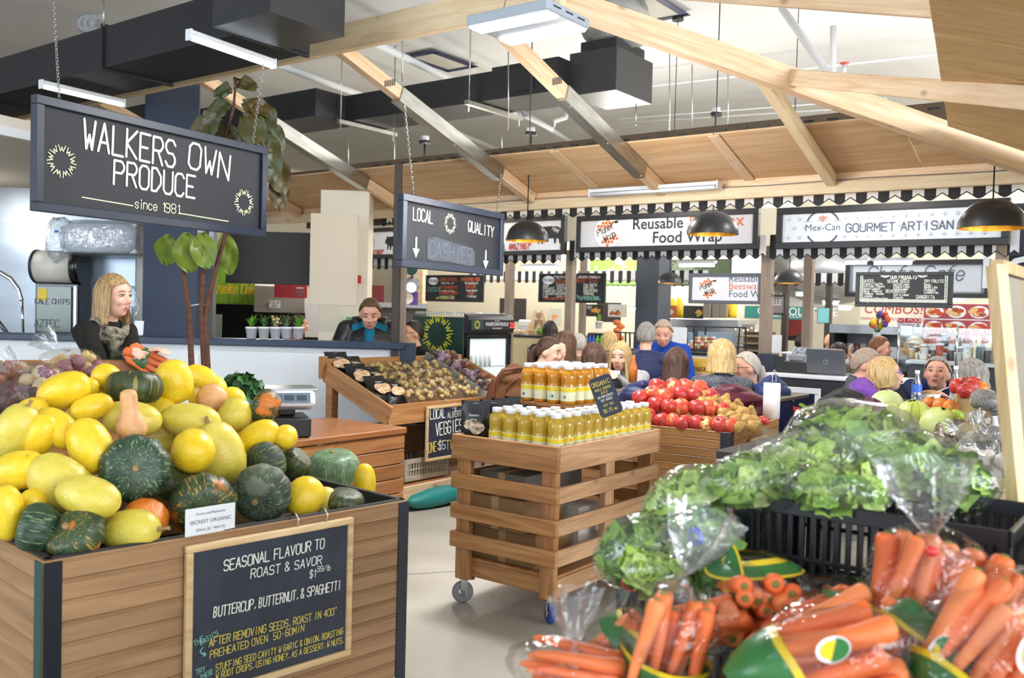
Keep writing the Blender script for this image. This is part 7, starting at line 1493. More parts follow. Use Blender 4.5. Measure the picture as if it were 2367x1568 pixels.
# ================================================================ right middle display
RT = T('display_table', 'dark table with cabbages and grain bags behind the lettuce', 'table', Wd(2180, 1010, 4.6)-Vector((0, 0, .06)), GR); hz = RT.location.z
MB().bbox((.2, -.15, -.02), (2.0, 1.5, .04), .005).build('top', mat('table_dark', ''), RT)
MB().bbox((.35, -.1, .05), (.6, .6, .10), .005).build('riser', mat('table_dark', ''), RT)
for x in (-.7, 1.1):
    for y in (-.5, .5): MB().bbox((x, y, -hz/2-.02), (.06, .06, hz-.04), .004).build('leg', mat('table_dark', ''), RT)
def cabbage(label, px, py, d, r, m, seed):
    p = Wd(px, py, d); rr = r*d/F; t = T('cabbage', label, 'cabbage', p, seed*1.3); MB().ell((0, 0, 0), rr*.93, 20, 14).build('heart', m, t)
    for k in range(7):
        mb = MB(); vs = []; n = 8; a0 = k*.9; up = k % 3
        for i in range(n+1):
            for j in range(n+1):
                th = a0+(i/n-.5)*2.1; ph = (j/n)*1.9-.35+.25*up; w = 1+.012*k+.025*math.sin(i*2.2+k)*(j/n)**2; vs.append((rr*w*math.cos(th)*math.cos(ph-.5), rr*w*math.sin(th)*math.cos(ph-.5), rr*w*math.sin(ph-.5)))
        mb.add(vs, [(i*(n+1)+j, i*(n+1)+j+1, (i+1)*(n+1)+j+1, (i+1)*(n+1)+j) for i in range(n) for j in range(n)], True); mb.build('leaf', m, t)
CBL = mat('cabbage_green', 'b9c87a', .45, col2='d6deb0', vscale=7, stretch=(1, 1, .35), rand=.05); CBL2 = mat('cabbage_lime', 'b4bf4e', .4, col2='cfd88a', vscale=6, stretch=(1, 1, .35), rand=.05); CBP = mat('cabbage_purple', '4a2440', .3, col2='7a4a6a', vscale=8, stretch=(1, 1, .35))
cabbage('pale round cabbage beside the purple one', 2048, 940, 4.7, 37, CBL, 1); cabbage('dark purple cabbage left of the pale cabbages', 2012, 958, 4.5, 36, CBP, 2); cabbage('yellow green cabbage in the middle of the display', 2113, 962, 4.5, 36, CBL2, 3); cabbage('flattish yellow green cabbage nearest the grain bags', 2172, 985, 4.3, 42, CBL2, 4); cabbage('half hidden cabbage under the pale one', 2060, 965, 4.55, 32, CBL2, 5)
ORM = speckle('peach_skin', 'd9722c', 'e58f3c', 'e8b058', (10, 3), .62, 'e6b04a', .6, .3); M_OR = apple_mesh(ORM); M_GA = apple_mesh(speckle('apple_green', '9ab82c', 'b4c84a', 'c8d080', (12, 3), .64, rough=.25))
for i, (px, py, d, r, k) in enumerate(((2176, 940, 4.6, 20, 0), (2150, 935, 4.7, 18, 0), (2197, 942, 4.55, 18, 0), (2140, 955, 4.6, 16, 0), (2210, 945, 4.65, 16, 0), (2160, 958, 4.55, 17, 0), (2211, 962, 4.4, 16, 1), (2185, 958, 4.55, 17, 0), (2214, 895, 4.7, 20, 2), (2245, 897, 4.65, 21, 2), (2231, 905, 4.55, 18, 2), (2265, 902, 4.65, 20, 0), (2250, 888, 4.75, 18, 2), (2228, 890, 4.8, 18, 2))):
    p = Wd(px, py, d); s = r*d/F; t = T('fruit', ('%s orange apple in the pile behind the cabbages', '%s fruit, the green apple in front of the grain bags', '%s red apple of the tall paper carton')[k] % nth(i), 'fruit', p, 0, ('orange apples behind the cabbages', None, 'red apples in the paper bag')[k]); t.rotation_euler = (.4*math.sin(i), .5*math.cos(i*2), i); put('flesh', (M_OR, M_GA, M_AP[0])[k], t, scale=(s, s, s)); put('stem', APST, t, scale=(s, s, s))
t = T('paper_carton', 'tan paper carton holding red apples', 'carton', Wd(2238, 980, 4.6), GR+.3)
for (x, y, sx, sy) in ((0, -.055, .12, .004), (0, .055, .12, .004), (-.06, 0, .004, .11), (.06, 0, .004, .11)): MB().bbox((x, y, .07), (sx, sy, .15), .001).build('side', mat('kraft', 'b59a62', .7), t)
GRA = {k: mat('grain_'+k, c, .55, col2=c2, vscale=160, bump=.6, bscale=160) for k, c, c2 in (('tan', 'a38f6a', 'c2b189'), ('brown', '6a4f3a', '9a8060'), ('grey', '6f6a66', 'a6a29c'), ('dark', '3a2418', '6a3c1c'))}
def grain(label, px, py, d, w, h, k, seed, tail=True):
    p = Wd(px, py, d); a, c = w*d/F/2, h*d/F/2; t = T('grain_bag', label, 'bag of grain', p, .4*seed, None); MB().ell((0, 0, 0), (a*.95, a*.7, c*.95), 18, 12, lambda q: (1+.08*mnoise.noise(q*2))*min(1.15, (abs(q.x)**3+abs(q.y)**3+abs(q.z)**3)**(-.33))).build('grain', GRA[k], t)
    put('film', film_mesh('film', FILM, (a*1.12, a*.85, c*1.12), seed, None, amp=.08), t)
    if tail: put('bag_neck', film_mesh('bag_neck', FILMC, (.001, .001, .001), seed, ((-a*.9, 0, c*.3), (-1, 0, .3), .07)), t)
for a in (('bag of pale tan grain on the right display', 2238, 1000, 3.9, 62, 46, 'tan', 1), ('bag of grey seeds on the right display', 2298, 1005, 3.85, 55, 40, 'grey', 2), ('bag of mixed brown seeds behind the tan grain', 2265, 975, 4.15, 70, 60, 'brown', 3), ('bag of dark figs at the upper right', 2275, 925, 4.4, 70, 50, 'grey', 4), ('jar shaped bag of dark brown nuts', 2192, 1030, 3.7, 36, 62, 'dark', 5), ('bag of dark dates left of the tan grain', 2218, 985, 4.0, 40, 32, 'dark', 6), ('bag of black lentils at the far right', 2335, 965, 4.1, 50, 70, 'grey', 7), ('silver edged bag of brown nuts beside the lettuce', 2170, 1010, 3.55, 22, 66, 'brown', 8)): grain(*a)
gp = Wd(2310, 1135, 3.05); t = T('garlic_crate', 'pale wooden crate of garlic at the right', 'crate', gp, GR); 
for (x, y, sx, sy) in ((0, -.13, .30, .012), (0, .13, .30, .012), (-.15, 0, .012, .27), (.15, 0, .012, .27)):
    for z in (-.005, .04): MB().bbox((x, y, z), (sx, sy, .04), .002).build('slat', PINEY, t)
MB().bbox((0, 0, -.02), (.30, .26, .01), .002).build('base', PINEY, t)
o = T('riser_stand', 'black riser under the garlic crate', 'stand', gp+Vector((0, 0, -.026)), GR); MB().bbox((0, 0, -.15), (.34, .3, .3), .004).build('block', BCR, o); gl_ = gp.z-.326
MB().bbox((0, 0, -.30-gl_/2), (.12, .12, gl_), .004).build('leg', BCR, o)
M_GL = lathe_mesh('bulb', [(.001, -.62), (.3, -.66), (.7, -.5), (.98, -.1), (.95, .2), (.7, .5), (.38, .72), (.18, .95), (.13, 1.3), (.001, 1.32)], speckle('garlic_skin', 'cfc4bf', 'e6e0da', '9a8490', (6, 3), .66), 24, .05, 8)
random.seed(77)
for k in range(26):
    i, j = k % 5, (k//5) % 3; l = k//15; p = gp+G(-.115+.057*i+.02*l, -.08+.07*j, .055+.05*l+random.uniform(0, .012)); t = T('garlic_bulb', '%s white garlic bulb from the left, %s row, %s layer of the crate' % (nth(i), nth(j), nth(l)), 'garlic', p, 0, 'garlic bulbs in the wooden crate'); t.rotation_euler = (random.uniform(-1.4, 1.4), random.uniform(-1, 1), random.uniform(0, 6)); s = .029*random.uniform(.9, 1.1); put('bulb', M_GL, t, scale=(s, s, s))
o = put('plastic_bag', film_mesh('plastic_bag', FILMC, (.07, .06, .06), 9, ((0, 0, .05), (-.2, 0, 1), .08)), None, Wd(2262, 1040, 3.15)); tag(o, 'crumpled clear bag hanging over the garlic crate', 'bag')
# leaning framed board at the right edge
a, b = Wd(2303, 614, 2.3), Wd(2392, 1600, 2.15); t = T('easel_board', 'tall wood framed board seen edge on at the right', 'board', (0, 0, 0)); dr = Vector((math.sin(.63), math.cos(.63), 0))
EW = wood('easel_wood', 'c9a878', 'e2c79c', 2, .9, .5)
MB().bar(a, b, .034, .034).build('stile', EW, t); a2, b2 = a+dr*.5, b+dr*.5; MB().bar(a2, b2, .034, .034).build('stile', EW, t); MB().bar(a+dr*.01, a2, .03, .03).build('rail', EW, t); MB().bar(b+dr*.01, b2, .03, .03).build('rail', EW, t)
nn = (b-a).cross(dr).normalized()*.004; MB().add([a-nn, b-nn, b2-nn, a2-nn, a+nn, b+nn, b2+nn, a2+nn], [(0, 1, 2, 3), (7, 6, 5, 4), (0, 4, 5, 1), (1, 5, 6, 2), (2, 6, 7, 3), (3, 7, 4, 0)]).build('panel', mat('glossy_slate', '3a4350', .12), t)
# ================================================================ fig tree and parsley
FT = T('fig_tree', 'tall fiddle-leaf fig with bare tied trunks behind the hanging sign', 'plant', (Wd(465, 850, 6.5).x, 6.5, 0)); fo = Vector(FT.location)
BARK = mat('fig_bark', '5c3a2c', .8, var=.25, vscale=12, bump=.6, bscale=40, stretch=(1, 1, 3)); FLF = mat('fig_leaf', '37421c', .42, col2='55431c', vscale=5, bump=.3, bscale=14); FLG = mat('fig_leaf_light', '7f8f2c', .4, col2='5f7a2a', vscale=5, bump=.3, bscale=14)
MB().lathe([(.001, 0), (.15, 0), (.19, .30), (.17, .30), (.16, .26), (.001, .26)], 20).build('pot', mat('pot_dark', '3a3f4a', .5), FT)
def trunk(pts): return [Wd(x, y, 6.5)-fo for x, y in pts]
for k, pts in enumerate((((440, 1010), (443, 850), (437, 720), (425, 640), (408, 555)), ((468, 1010), (472, 850), (466, 720), (470, 620), (478, 540), (500, 400), (540, 250), (545, 185)), ((476, 1010), (480, 850), (474, 740), (485, 680), (505, 600), (560, 400), (610, 320)))):
    q = trunk(pts); q[0] = Vector((q[0].x*.6, 0, .25)); MB().tube(q, [.024, .022, .020, .018, .016, .012, .010, .008][:len(q)], 8).build('trunk', BARK, FT)
MB().tube(trunk(((432, 708), (465, 703), (482, 706))), .004, 5).build('string_tie', SIGNW, FT)
random.seed(55)
def fig_leaf(p, dr, L, W, m):
    dr = dr.normalized(); s = dr.cross(Vector((.2, -1, .3))).normalized(); n = s.cross(dr); mb = MB(); N_ = 8; vs = []
    for i in range(N_+1):
        a = i/N_; wd_ = W*(math.sin(math.pi*min(1, a*.93+.05))**.7)*(.75+.5*a)
        for b in (-1, -.5, 0, .5, 1): vs.append(p+dr*a*L+s*wd_*b*.5+n*(.10*L*abs(b)-.28*L*a*a+.02*math.sin(a*9+b*4))+Vector((0, 0, -.25*L*a*a)))
    mb.add(vs, [(i*5+j, i*5+j+1, (i+1)*5+j+1, (i+1)*5+j) for i in range(N_) for j in range(4)], True); mb.build('leaf', m, FT)
for px, py, ax, ay, L, W, m in ((405, 545, -.3, -1, .18, .17, FLG), (440, 540, .1, -1, .22, .20, FLG), (512, 535, .15, -1, .24, .15, FLG), (470, 540, .3, -1, .20, .18, FLG), (545, 200, .1, .6, .13, .10, FLF), (545, 195, .6, .2, .14, .12, FLF), (540, 215, -.8, .2, .13, .12, FLF), (530, 245, -1, 0, .18, .16, FLF), (560, 240, 1, -.2, .20, .18, FLF), (595, 235, .6, -.9, .20, .17, FLF), (520, 280, -1, -.3, .20, .20, FLF), (540, 290, -.5, -.6, .20, .20, FLF), (570, 280, .6, -.4, .20, .20, FLF), (600, 290, .8, -.5, .20, .18, FLF), (610, 310, .5, -1, .20, .18, FLF), (620, 340, .3, -1, .20, .17, FLF), (630, 360, .4, -1, .22, .16, FLF), (632, 400, .2, -1, .20, .14, FLF), (500, 290, -1, -.2, .18, .16, FLF), (580, 255, .9, .3, .16, .14, FLF), (605, 330, -.3, -1, .18, .16, FLF), (555, 300, 0, -1, .18, .16, FLF)):
    fig_leaf(Wd(px, py, 6.5)-fo+Vector((0, random.uniform(-.12, .12), 0)), Vector((ax, random.uniform(-.5, .2), ay)), L, W, m)
t = T('parsley_tub', 'bunch of dark curly greens in a blue tray beside the scale', 'herbs', Wd(555, 925, 5.35)); MB().bbox((.03, 0, -.012), (.32, .22, .03), .006).build('tray', mat('tray_blue', '2a55b8', .4), t); stuff(leaf_blob(170, (.14, .10, .09), 91).build('leaves', [mat('parsley_%d' % k, c, .5) for k, c in enumerate(('2f5a2c', '3f7034', '264a26'))], t, (0, 0, .07)))
o = MB().bbox((0, 0, 0), (.34, .3, t.location.z-.76), .004).build('riser_box', WCRATE, None, Wd(555, 925, 5.35)-Vector((-.03, 0, .03+(t.location.z-.76)/2))); tag(o, 'low wooden box under the blue tray of greens', 'box')
# ================================================================ people
def cloth(name, c, c2=None, sc=40, rough=.8, bump=.25, st=(1, 1, 1)): return mat(name, c, rough, spec=.2, col2=c2, vscale=sc, bump=bump, bscale=sc, stretch=st, var=0 if c2 else .08)
def hairm(name, c, c2): return mat('hair_'+name, c, .45, spec=.4, col2=c2, vscale=26, stretch=(3, 3, .35), bump=.5, bscale=60)
SKIN = mat('skin_fair', 'e6b69e', .5, spec=.35, sss=.08, var=.04, vscale=14); SKIN2 = mat('skin_tan', 'd09c7a', .5, spec=.35, sss=.08, var=.04, vscale=14); SKIN3 = mat('skin_rosy', 'e2aa92', .5, spec=.35, sss=.08, var=.05, vscale=14)
HAIR = {k: hairm(k, a, b) for k, a, b in (('blond', '8a6a42', 'c2a070'), ('lightblond', 'b08c54', 'd9bc86'), ('brown', '33221a', '5a3c2a'), ('dark', '17120f', '2c211c'), ('grey', '77736c', 'a8a49c'), ('white', 'a8a298', 'd2cdc2'), ('auburn', '5a3520', '8a5530'), ('midbrown', '4a3424', '75543a'), ('stubble', '9a8878', 'b3a294'))}
def remesh(o, vx, sm=4):
    m = o.modifiers.new('r', 'REMESH'); m.mode = 'VOXEL'; m.voxel_size = vx; m.use_smooth_shade = True
    s = o.modifiers.new('s', 'SMOOTH'); s.factor = .5; s.iterations = sm; return o
def hand(mb, w, dirn, up, curl=.5, side=1, s=1.):
    """palm, four bent fingers of unequal length and a thumb leaving the side of the palm"""
    d = dirn.normalized(); u = (up-d*up.dot(d)).normalized(); x = d.cross(u)*side; M = Matrix((x, d, u)).transposed()
    c = w+d*.045*s; mb.ell(c, (.040*s, .048*s, .017*s), 12, 8, None, M)
    for k, (ox, ln) in enumerate(((-.030, .062), (-.010, .076), (.011, .072), (.030, .056))):
        b = c+x*ox*s+d*.035*s; a1 = curl*.6; d1 = d*math.cos(a1)-u*math.sin(a1); e1 = b+d1*ln*.5*s; a2 = curl*1.5; d2 = d*math.cos(a2)-u*math.sin(a2); e2 = e1+d2*ln*.5*s; mb.tube([b-d*.015, e1, e2], [.0095*s, .0088*s, .0078*s], 7); mb.ell(e2, .0078*s, 7, 5)
    b = c+x*-.034*s-d*.02*s; t1 = b+(d*.6-x*.8)*.034*s-u*.01*s; t2 = t1+(d*.9-x*.25-u*.4*curl)*.03*s; mb.tube([b, t1, t2], [.012*s, .0105*s, .0085*s], 7); mb.ell(t2, .0085*s, 7, 5)
def hair_mesh(style, seed, L=.16, op=55, wave=.006, volume=1.):
    mb = MB(); nu, nv = 44, 22; vs = []; hr = (.083*volume, .103*volume, .118)
    for i in range(nv+1):
        for j in range(nu):
            th = 2*math.pi*j/nu; fr = abs((math.degrees(th)-270+180) % 360-180)      # angle from the face direction
            t = i/nv; phm = 98; lim = 1.; w = wave*math.sin(th*13+seed)*math.sin(t*7+seed)+.004*mnoise.noise(Vector((math.cos(th)*3, math.sin(th)*3, t*3+seed)))
            if style == 'short':
                phm = 50 if fr < 45 else (50+(fr-45)*.72 if fr < 98 else min(116, 88+(fr-98)*.9)); ph = math.radians(phm*t); dz = 0
            else:
                if fr < op: phm = 52+16*(fr/op); ph = math.radians(phm*min(1., t/.45)); dz = 0
                else:
                    ph = math.radians(98*min(1., t/.45)); k = max(0., (t-.45)/.55); dz = -k*L*(1. if fr > op+14 else .92); w += k*.012*(1 if style != 'bob' else -.6)
            r = 1+w/.09; vs.append(Vector((math.sin(ph)*math.cos(th)*hr[0]*r, math.sin(ph)*math.sin(th)*hr[1]*r+.006, math.cos(ph)*hr[2]*(1+w*2)+.010+dz)))
    mb.add(vs, [(i*nu+j, (i+1)*nu+j, (i+1)*nu+(j+1) % nu, i*nu+(j+1) % nu) for i in range(nv) for j in range(nu)], True)
    return mb
PN = 0
def person(label, px, py, d, face, top, hair, skin=None, style='short', seated=True, lean=.12, hyaw=0., hpitch=0., male=False, arms=None, scale=1., tr=None, vox=.013, L=.16, glasses=None, scarf=None, facef=True, group=None, op=55, detail=False, jacket=None, strap=None, puff=0., scz=0., hd=0., lipc='b5615c', volume=1.):
    """head centre at the photo position; face = heading in degrees, 0 towards the viewer"""
    global PN; PN += 1; skin = skin or SKIN; tr = tr or cloth('trousers_dark', '2a2d36'); rz_ = math.radians(face); hw = Wd(px, py, d); s = scale
    Lx = Matrix.Rotation(lean, 3, 'X'); bs = 1.10 if male else 1.0
    J = lambda x, y, z: Lx @ Vector((x*s, y*s, z*s))
    hip = Vector((0, 0, 0)); chest = J(0, 0, .34); neck = J(0, .012, .50); hc = J(0, -.025-.05*hd, .655-.045*hd); sh = {k: J(k*.165*bs, .012, .455) for k in (-1, 1)}
    R3 = Matrix.Rotation(rz_, 3, 'Z'); base = hw-R3 @ hc; hz = base.z; t = T('person', label, 'person', (base.x, base.y, 0), rz_, group); up = Vector((0, 0, hz)); inv = R3.transposed()
    HR = (Matrix.Rotation(math.radians(hyaw), 3, 'Z') @ Matrix.Rotation(math.radians(hpitch), 3, 'X')); hq = lambda x, y, z: up+hc+HR @ Vector((x*s, y*s, z*s))
    Hs = HR*s if False else HR
    b = MB(); E = lambda c, r, **k: b.ell(c, [q*s for q in r], 18, 12, None, HR)
    E(hq(0, .008, .018), (.074, .092, .100)); E(hq(0, -.022, -.042), (.058, .066, .072)); E(hq(0, -.052, -.085), (.030, .028, .022)); E(hq(0, -.050, .035), (.060, .045, .055))
    b.tube([hq(0, -.092, .012), hq(0, -.104, -.012), hq(0, -.113, -.028)], [.008*s, .011*s, .014*s], 8); E(hq(0, -.100, -.030), (.017, .013, .010))
    for k in (-1, 1): E(hq(k*.076, .008, -.008), (.010, .020, .030)); E(hq(k*.034, -.070, -.022), (.026, .022, .024))
    E(hq(0, -.086, -.058), (.022, .012, .013))
    b.tube([up+J(0, .02, .40), up+neck, hq(0, .018+.03*hd, -.07)], [.065*s, .054*s, .052*s], 12)
    b.ell(up+J(0, 0, .30), (.13*s, .085*s, .20*s), 16, 10, None, Lx); b.ell(up+J(0, 0, .04), (.13*s, .09*s, .10*s), 14, 8)
    c = MB(); wm, wf = (.178, .115) if male else (.152, .105)
    c.ell(up+J(0, .0, .34), (wm*s, (wf+.008)*s, .165*s), 20, 12, None, Lx); c.ell(up+J(0, 0, .17), (wm*.94*s, wf*s, .17*s), 18, 10, None, Lx); c.ell(up+J(0, 0, .02), (.168*s, .118*s, .11*s), 18, 10)
    c.tube([up+sh[-1]+Vector((0, 0, -.005)), up+J(0, .016, .475), up+sh[1]+Vector((0, 0, -.005))], [.060*s, .072*s, .060*s], 12); c.tube([up+J(0, .014, .46), up+J(0, .010, .525)], [.085*s, .062*s], 12)
    arms = arms or {}
    for k in (-1, 1):
        S_ = up+sh[k]; A = arms.get(k)
        if A is None: el = S_+J(k*.05, -.05, -.27); wr = el+Vector((-k*.10*s, -.22*s, .03*s))
        elif A[0] == 'px': wr = inv @ (Wd(A[1], A[2], A[3])-Vector((base.x, base.y, 0))); m = (S_+wr)/2; ln = (wr-S_).length; drop = math.sqrt(max(.0025, (.29*s)**2-(min(ln, .57*s)/2)**2)); el = m+Vector((k*.25, .25, -1)).normalized()*drop if A[-1] != 'up' else m+Vector((k*.8, -.2, -.6)).normalized()*drop
        else: el, wr = S_+Vector(A[0])*s, S_+Vector(A[1])*s
        ad = (wr-el).normalized(); b.tube([S_, el, wr], [.042*s, .036*s, .025*s], 10); hand(b, wr, ad, Vector((0, -.3, 1)) if not (A and A[-1] == 'up') else Vector((-k, -.2, .1)), .7, k, s)
        c.tube([S_, S_.lerp(el, .5), el, el.lerp(wr, .5), wr.lerp(el, .08)], [(.060+puff)*s, (.056+puff)*s, (.050+puff)*s, (.044+puff)*s, .034*s], 12); c.ell(S_, (.062+puff)*s, 12, 8); c.ell(el, (.050+puff)*s, 12, 8)
    remesh(b.build('body', skin, t), vox*.75, 3)
    remesh(c.build('top', top, t), vox, 5)
    if jacket:
        j = MB(); j.ell(up+J(0, .0, .32), (wm*1.15*s, (wf+.03)*s, .185*s), 20, 12, None, Lx); j.ell(up+J(0, .0, .10), (wm*1.10*s, (wf+.03)*s, .2*s), 18, 10, None, Lx); j.tube([up+J(-.13, .02, .50), up+J(0, .05, .52), up+J(.13, .02, .50)], [.06*s, .05*s, .06*s], 10)
        for k in (-1, 1):
            A = arms.get(k); S_ = up+sh[k]; el = S_+J(k*.05, -.05, -.27) if not (A and A[0] != 'px') else S_+Vector(A[0])*s; j.tube([S_+Vector((0, .01, 0)), S_.lerp(el, .5), el], [.078*s, .074*s, .066*s], 12); j.ell(S_, .078*s, 12, 8)
        remesh(j.build('jacket', jacket, t), vox, 5); q = MB(); q.ell(up+J(0, -wf*.55, .34), (.055*s, .09*s, .20*s), 14, 10, None, Lx); q.build('shirt_front', top, t)
    g = MB(); sl = .012
    for k in (-1, 1):
        h0 = up+Vector((k*.085*s, 0, -.01))
        if seated: kn = h0+Vector((k*.03, -.41*s, .02)); an = kn+Vector((0, -.02, 0)); an.z = .09
        else: kn = Vector((h0.x*1.05, -.02, hz*.53)); an = Vector((h0.x*1.05, .02, .09))
        g.tube([h0, h0.lerp(kn, .5), kn, kn.lerp(an, .5), an], [.095*s, .085*s, .068*s, .058*s, .048*s], 12)
        f = MB(); f.ell((an.x, an.y-.06, .045), (.045, .125, .045), 12, 8); f.build('shoe', cloth('shoe_dark', '22201f'), t)
    g.ell(up+Vector((0, .01, -.01)), (.165*s, .12*s, .11*s), 16, 10); remesh(g.build('trousers', tr, t), .02, 3)
    # hair
    if style != 'bald':
        hm = hair_mesh('short' if style in ('short', 'pony', 'bun') else style, PN, L*1., op, volume=volume); hm.v = [tuple(hq(*v)) for v in hm.v]
        ho = hm.build('hair', HAIR[hair], t); so = ho.modifiers.new('t', 'SOLIDIFY'); so.thickness = .008; so.offset = 0
        if style == 'pony': MB().tube([hq(0, .09, .03), hq(0, .125, .0), hq(0, .14, -.07), hq(0, .13, -.16), hq(0, .12, -.20)], [.022, .030, .032, .022, .006], 10).build('ponytail', HAIR[hair], t); MB().ell(hq(0, .10, .025), .018, 8, 6).build('hair_band', SIGNW, t)
        if style == 'bun': MB().ell(hq(0, .11, .03), (.035, .035, .035), 10, 8).build('bun', HAIR[hair], t)
    if facef:
        dk = mat('eye_dark', '2c211c', .2); ew = mat('eye_white', 'b3a49a', .3)
        for k in (-1, 1):
            MB().ell(hq(k*.031, -.084, .010), (.0145*s, .008*s, .0068*s), 10, 7, None, HR).build('eye', ew, t); MB().ell(hq(k*.031, -.0895, .010), (.0080*s, .004*s, .0062*s), 8, 6, None, HR).build('iris', dk if not detail else mat('iris_blue', '56626a', .2), t)
            MB().tube([hq(k*.012, -.094, .030), hq(k*.032, -.092, .036), hq(k*.050, -.078, .030)], [.0026*s, .0034*s, .0016*s], 6).build('eyebrow', HAIR[hair] if hair not in ('white',) else HAIR['grey'], t)
            if detail: MB().tube([hq(k*.016, -.092, .012), hq(k*.031, -.0945, .0175), hq(k*.047, -.083, .013)], .0018, 6).build('eyelid', mat('lash', '4a342c', .6), t)
        MB().ell(hq(0, -.097, -.055), (.0215*s, .006*s, .0042*s), 10, 6, None, HR).build('upper_lip', mat('lips_'+lipc, lipc, .4), t); MB().ell(hq(0, -.0965, -.0635), (.018*s, .007*s, .0052*s), 10, 6, None, HR).build('lower_lip', mat('lips_'+lipc, lipc, .4), t)
    if glasses:
        mb = MB()
        for k in (-1, 1): mb.tube([hq(k*.033+.024*math.cos(q), -.103+.008*abs(math.cos(q)), .006+.018*math.sin(q)) for q in [i*math.pi/7 for i in range(15)]], .0022, 5); mb.tube([hq(k*.057, -.095, .010), hq(k*.076, .0, .012)], .002, 5)
        mb.tube([hq(-.010, -.106, .010), hq(.010, -.106, .010)], .002, 5); mb.build('glasses', glasses, t)
    if scarf:
        mb = MB()
        for k, (r, z, rr) in enumerate(((.092, .445, .034), (.104, .415, .036), (.090, .475, .024))): mb.tube([up+J(r*math.cos(q)*(1+.1*math.sin(q*3+k)), .010+r*.9*math.sin(q)-.02, z+scz+.018*math.sin(q*2+k)-(.03 if math.sin(q) < 0 else 0)) for q in [i*math.pi/9 for i in range(19)]], rr, 9, False)
        for k in (-1, 1): mb.tube([up+J(k*.05, -.10, .42), up+J(k*.05, -.135, .30), up+J(k*.06, -.14, .17)], [.045, .052, .048], 9)
        remesh(mb.build('scarf', scarf, t), .012, 4)
    if strap:
        MB().tube([up+J(.15, .02, .50), up+J(.05, .135, .36), up+J(-.12, .14, .12)], .016, 6).build('bag_strap', strap, t)
    return t
RAISE = lambda k: ((k*.06, -.16, -.20), (-k*.04, -.17, .12), 'up')
OLIVE = cloth('olive_knit', '24261c', '17181a', 30); 
SCF = mat('scarf_print', '1e1e1c', .85, col2='9a927a', vscale=30, bump=.2, bscale=60)
person('young woman with shoulder length blond hair, dark sweater and patterned scarf', 262, 687, 5.15, 72, OLIVE, 'blond', style='long', seated=False, lean=.05, hpitch=0, arms={1: ('px', 318, 808, 4.80), -1: ('px', 338, 818, 4.78)}, vox=.011, L=.155, scarf=SCF, scz=.035, detail=True, scale=1.0, op=62, lipc='c07a72')
person('man in black puffer jacket over teal shirt looking down at the counter', 855, 727, 8.15, 8, cloth('teal_shirt', '16708c'), 'midbrown', SKIN3, seated=False, lean=.16, hpitch=18, male=True, scale=1.12, hd=1.3, jacket=mat('puffer_black', '17181c', .4, bump=1., bscale=9, stretch=(.4, .4, 5)), arms={1: ((.10, -.08, -.26), (-.06, -.30, -.30)), -1: ((-.10, -.08, -.26), (.06, -.30, -.30))})
person('person with glasses and dark clothes half hidden by the green fridge', 953, 772, 9.0, -60, cloth('black_top', '1c1c1f'), 'dark', SKIN2, seated=False, glasses=BLK, male=True)
person('brown haired cook far behind the herb pots', 692, 752, 11.6, 110, cloth('tan_top', 'b5764a'), 'brown', SKIN2, seated=False, style='bun')
person('dark ponytail woman in grey collar resting chin on hand', 1268, 815, 7.6, 72, cloth('black_top', ''), 'brown', SKIN, style='pony', lean=.28, hpitch=8, arms={1: RAISE(1)}, scarf=cloth('grey_scarf', '9a968e'))
person('woman with long curly brown hair beside the left brown post', 1303, 798, 8.35, -95, cloth('brown_knit', '5a5046'), 'midbrown', SKIN3, style='long', L=.26, glasses=BLK)
person('diner with straight dark brown hair seen from behind in black', 1372, 830, 7.1, 172, cloth('black_top', ''), 'brown', style='long', L=.15, facef=False, lean=.18, volume=1.1)
person('blonde woman in striped scarf facing the aisle', 1434, 826, 7.5, -22, cloth('pale_grey_shirt', 'b9babf'), 'lightblond', style='long', L=.27, lean=.15, hpitch=4, hd=.6, scarf=mat('scarf_striped', 'd9d2c2', .85, col2='5a564e', vscale=9, stretch=(.2, .2, 5)), arms={1: ('px', 1420, 868, 7.1), -1: ('px', 1412, 872, 7.1)}, op=48)
person('grey haired person in navy quilted jacket seen from behind', 1494, 778, 8.3, 165, mat('navy_quilt', '1f2a5a', .6, bump=.8, bscale=8, stretch=(.3, .3, 6)), 'grey', style='short', seated=False, lean=.06, facef=False, male=True, strap=BLK, scale=1.0)
person('man in bright blue sweater with short grey hair looking down', 1533, 772, 8.75, -14, cloth('blue_sweater', '1f3f9a', '2a52b4', 60), 'stubble', SKIN3, style='short', seated=False, lean=.12, hpitch=16, male=True, hd=1., arms={1: ((.08, -.06, -.27), (-.12, -.24, -.20)), -1: ((-.08, -.06, -.27), (.10, -.24, -.18))}, scale=1.05)
person('diner with long auburn-brown hair in dark green top', 1564, 842, 6.95, 140, cloth('dark_green_top', '2c3528'), 'brown', SKIN, style='long', L=.21, lean=.22, hpitch=4)
person('diner with blond bob in black sparkly jacket seen from behind', 1668, 825, 6.85, 174, mat('sparkle_black', '1c1d22', .5, col2='6a6e78', vscale=130, bump=.4, bscale=120), 'lightblond', style='long', L=.10, facef=False, lean=.14, strap=BLK, volume=1.12, arms={1: ((.16, .04, -.24), (.22, .0, -.46))}, scale=1.05)
person('grey haired woman with glasses and bright blue jacket touching her ear', 1724, 852, 7.15, -80, cloth('bright_blue', '2456c0', '2f68d8', 20, .5), 'white', SKIN3, style='pony', lean=.16, glasses=BLK, arms={-1: ((-.10, -.10, -.22), (-.02, -.05, .10), 'up'), 1: None}, L=.1)
person('black haired person in black far behind the ponytail woman', 1271, 768, 10., 176, cloth('black_top', ''), 'dark', style='long', L=.05, seated=False, facef=False, scale=.95)
person('white haired guest behind the low partition', 1337, 798, 9.6, 180, cloth('tan_coat', '8a7358'), 'white', style='short', facef=False, scale=.95)
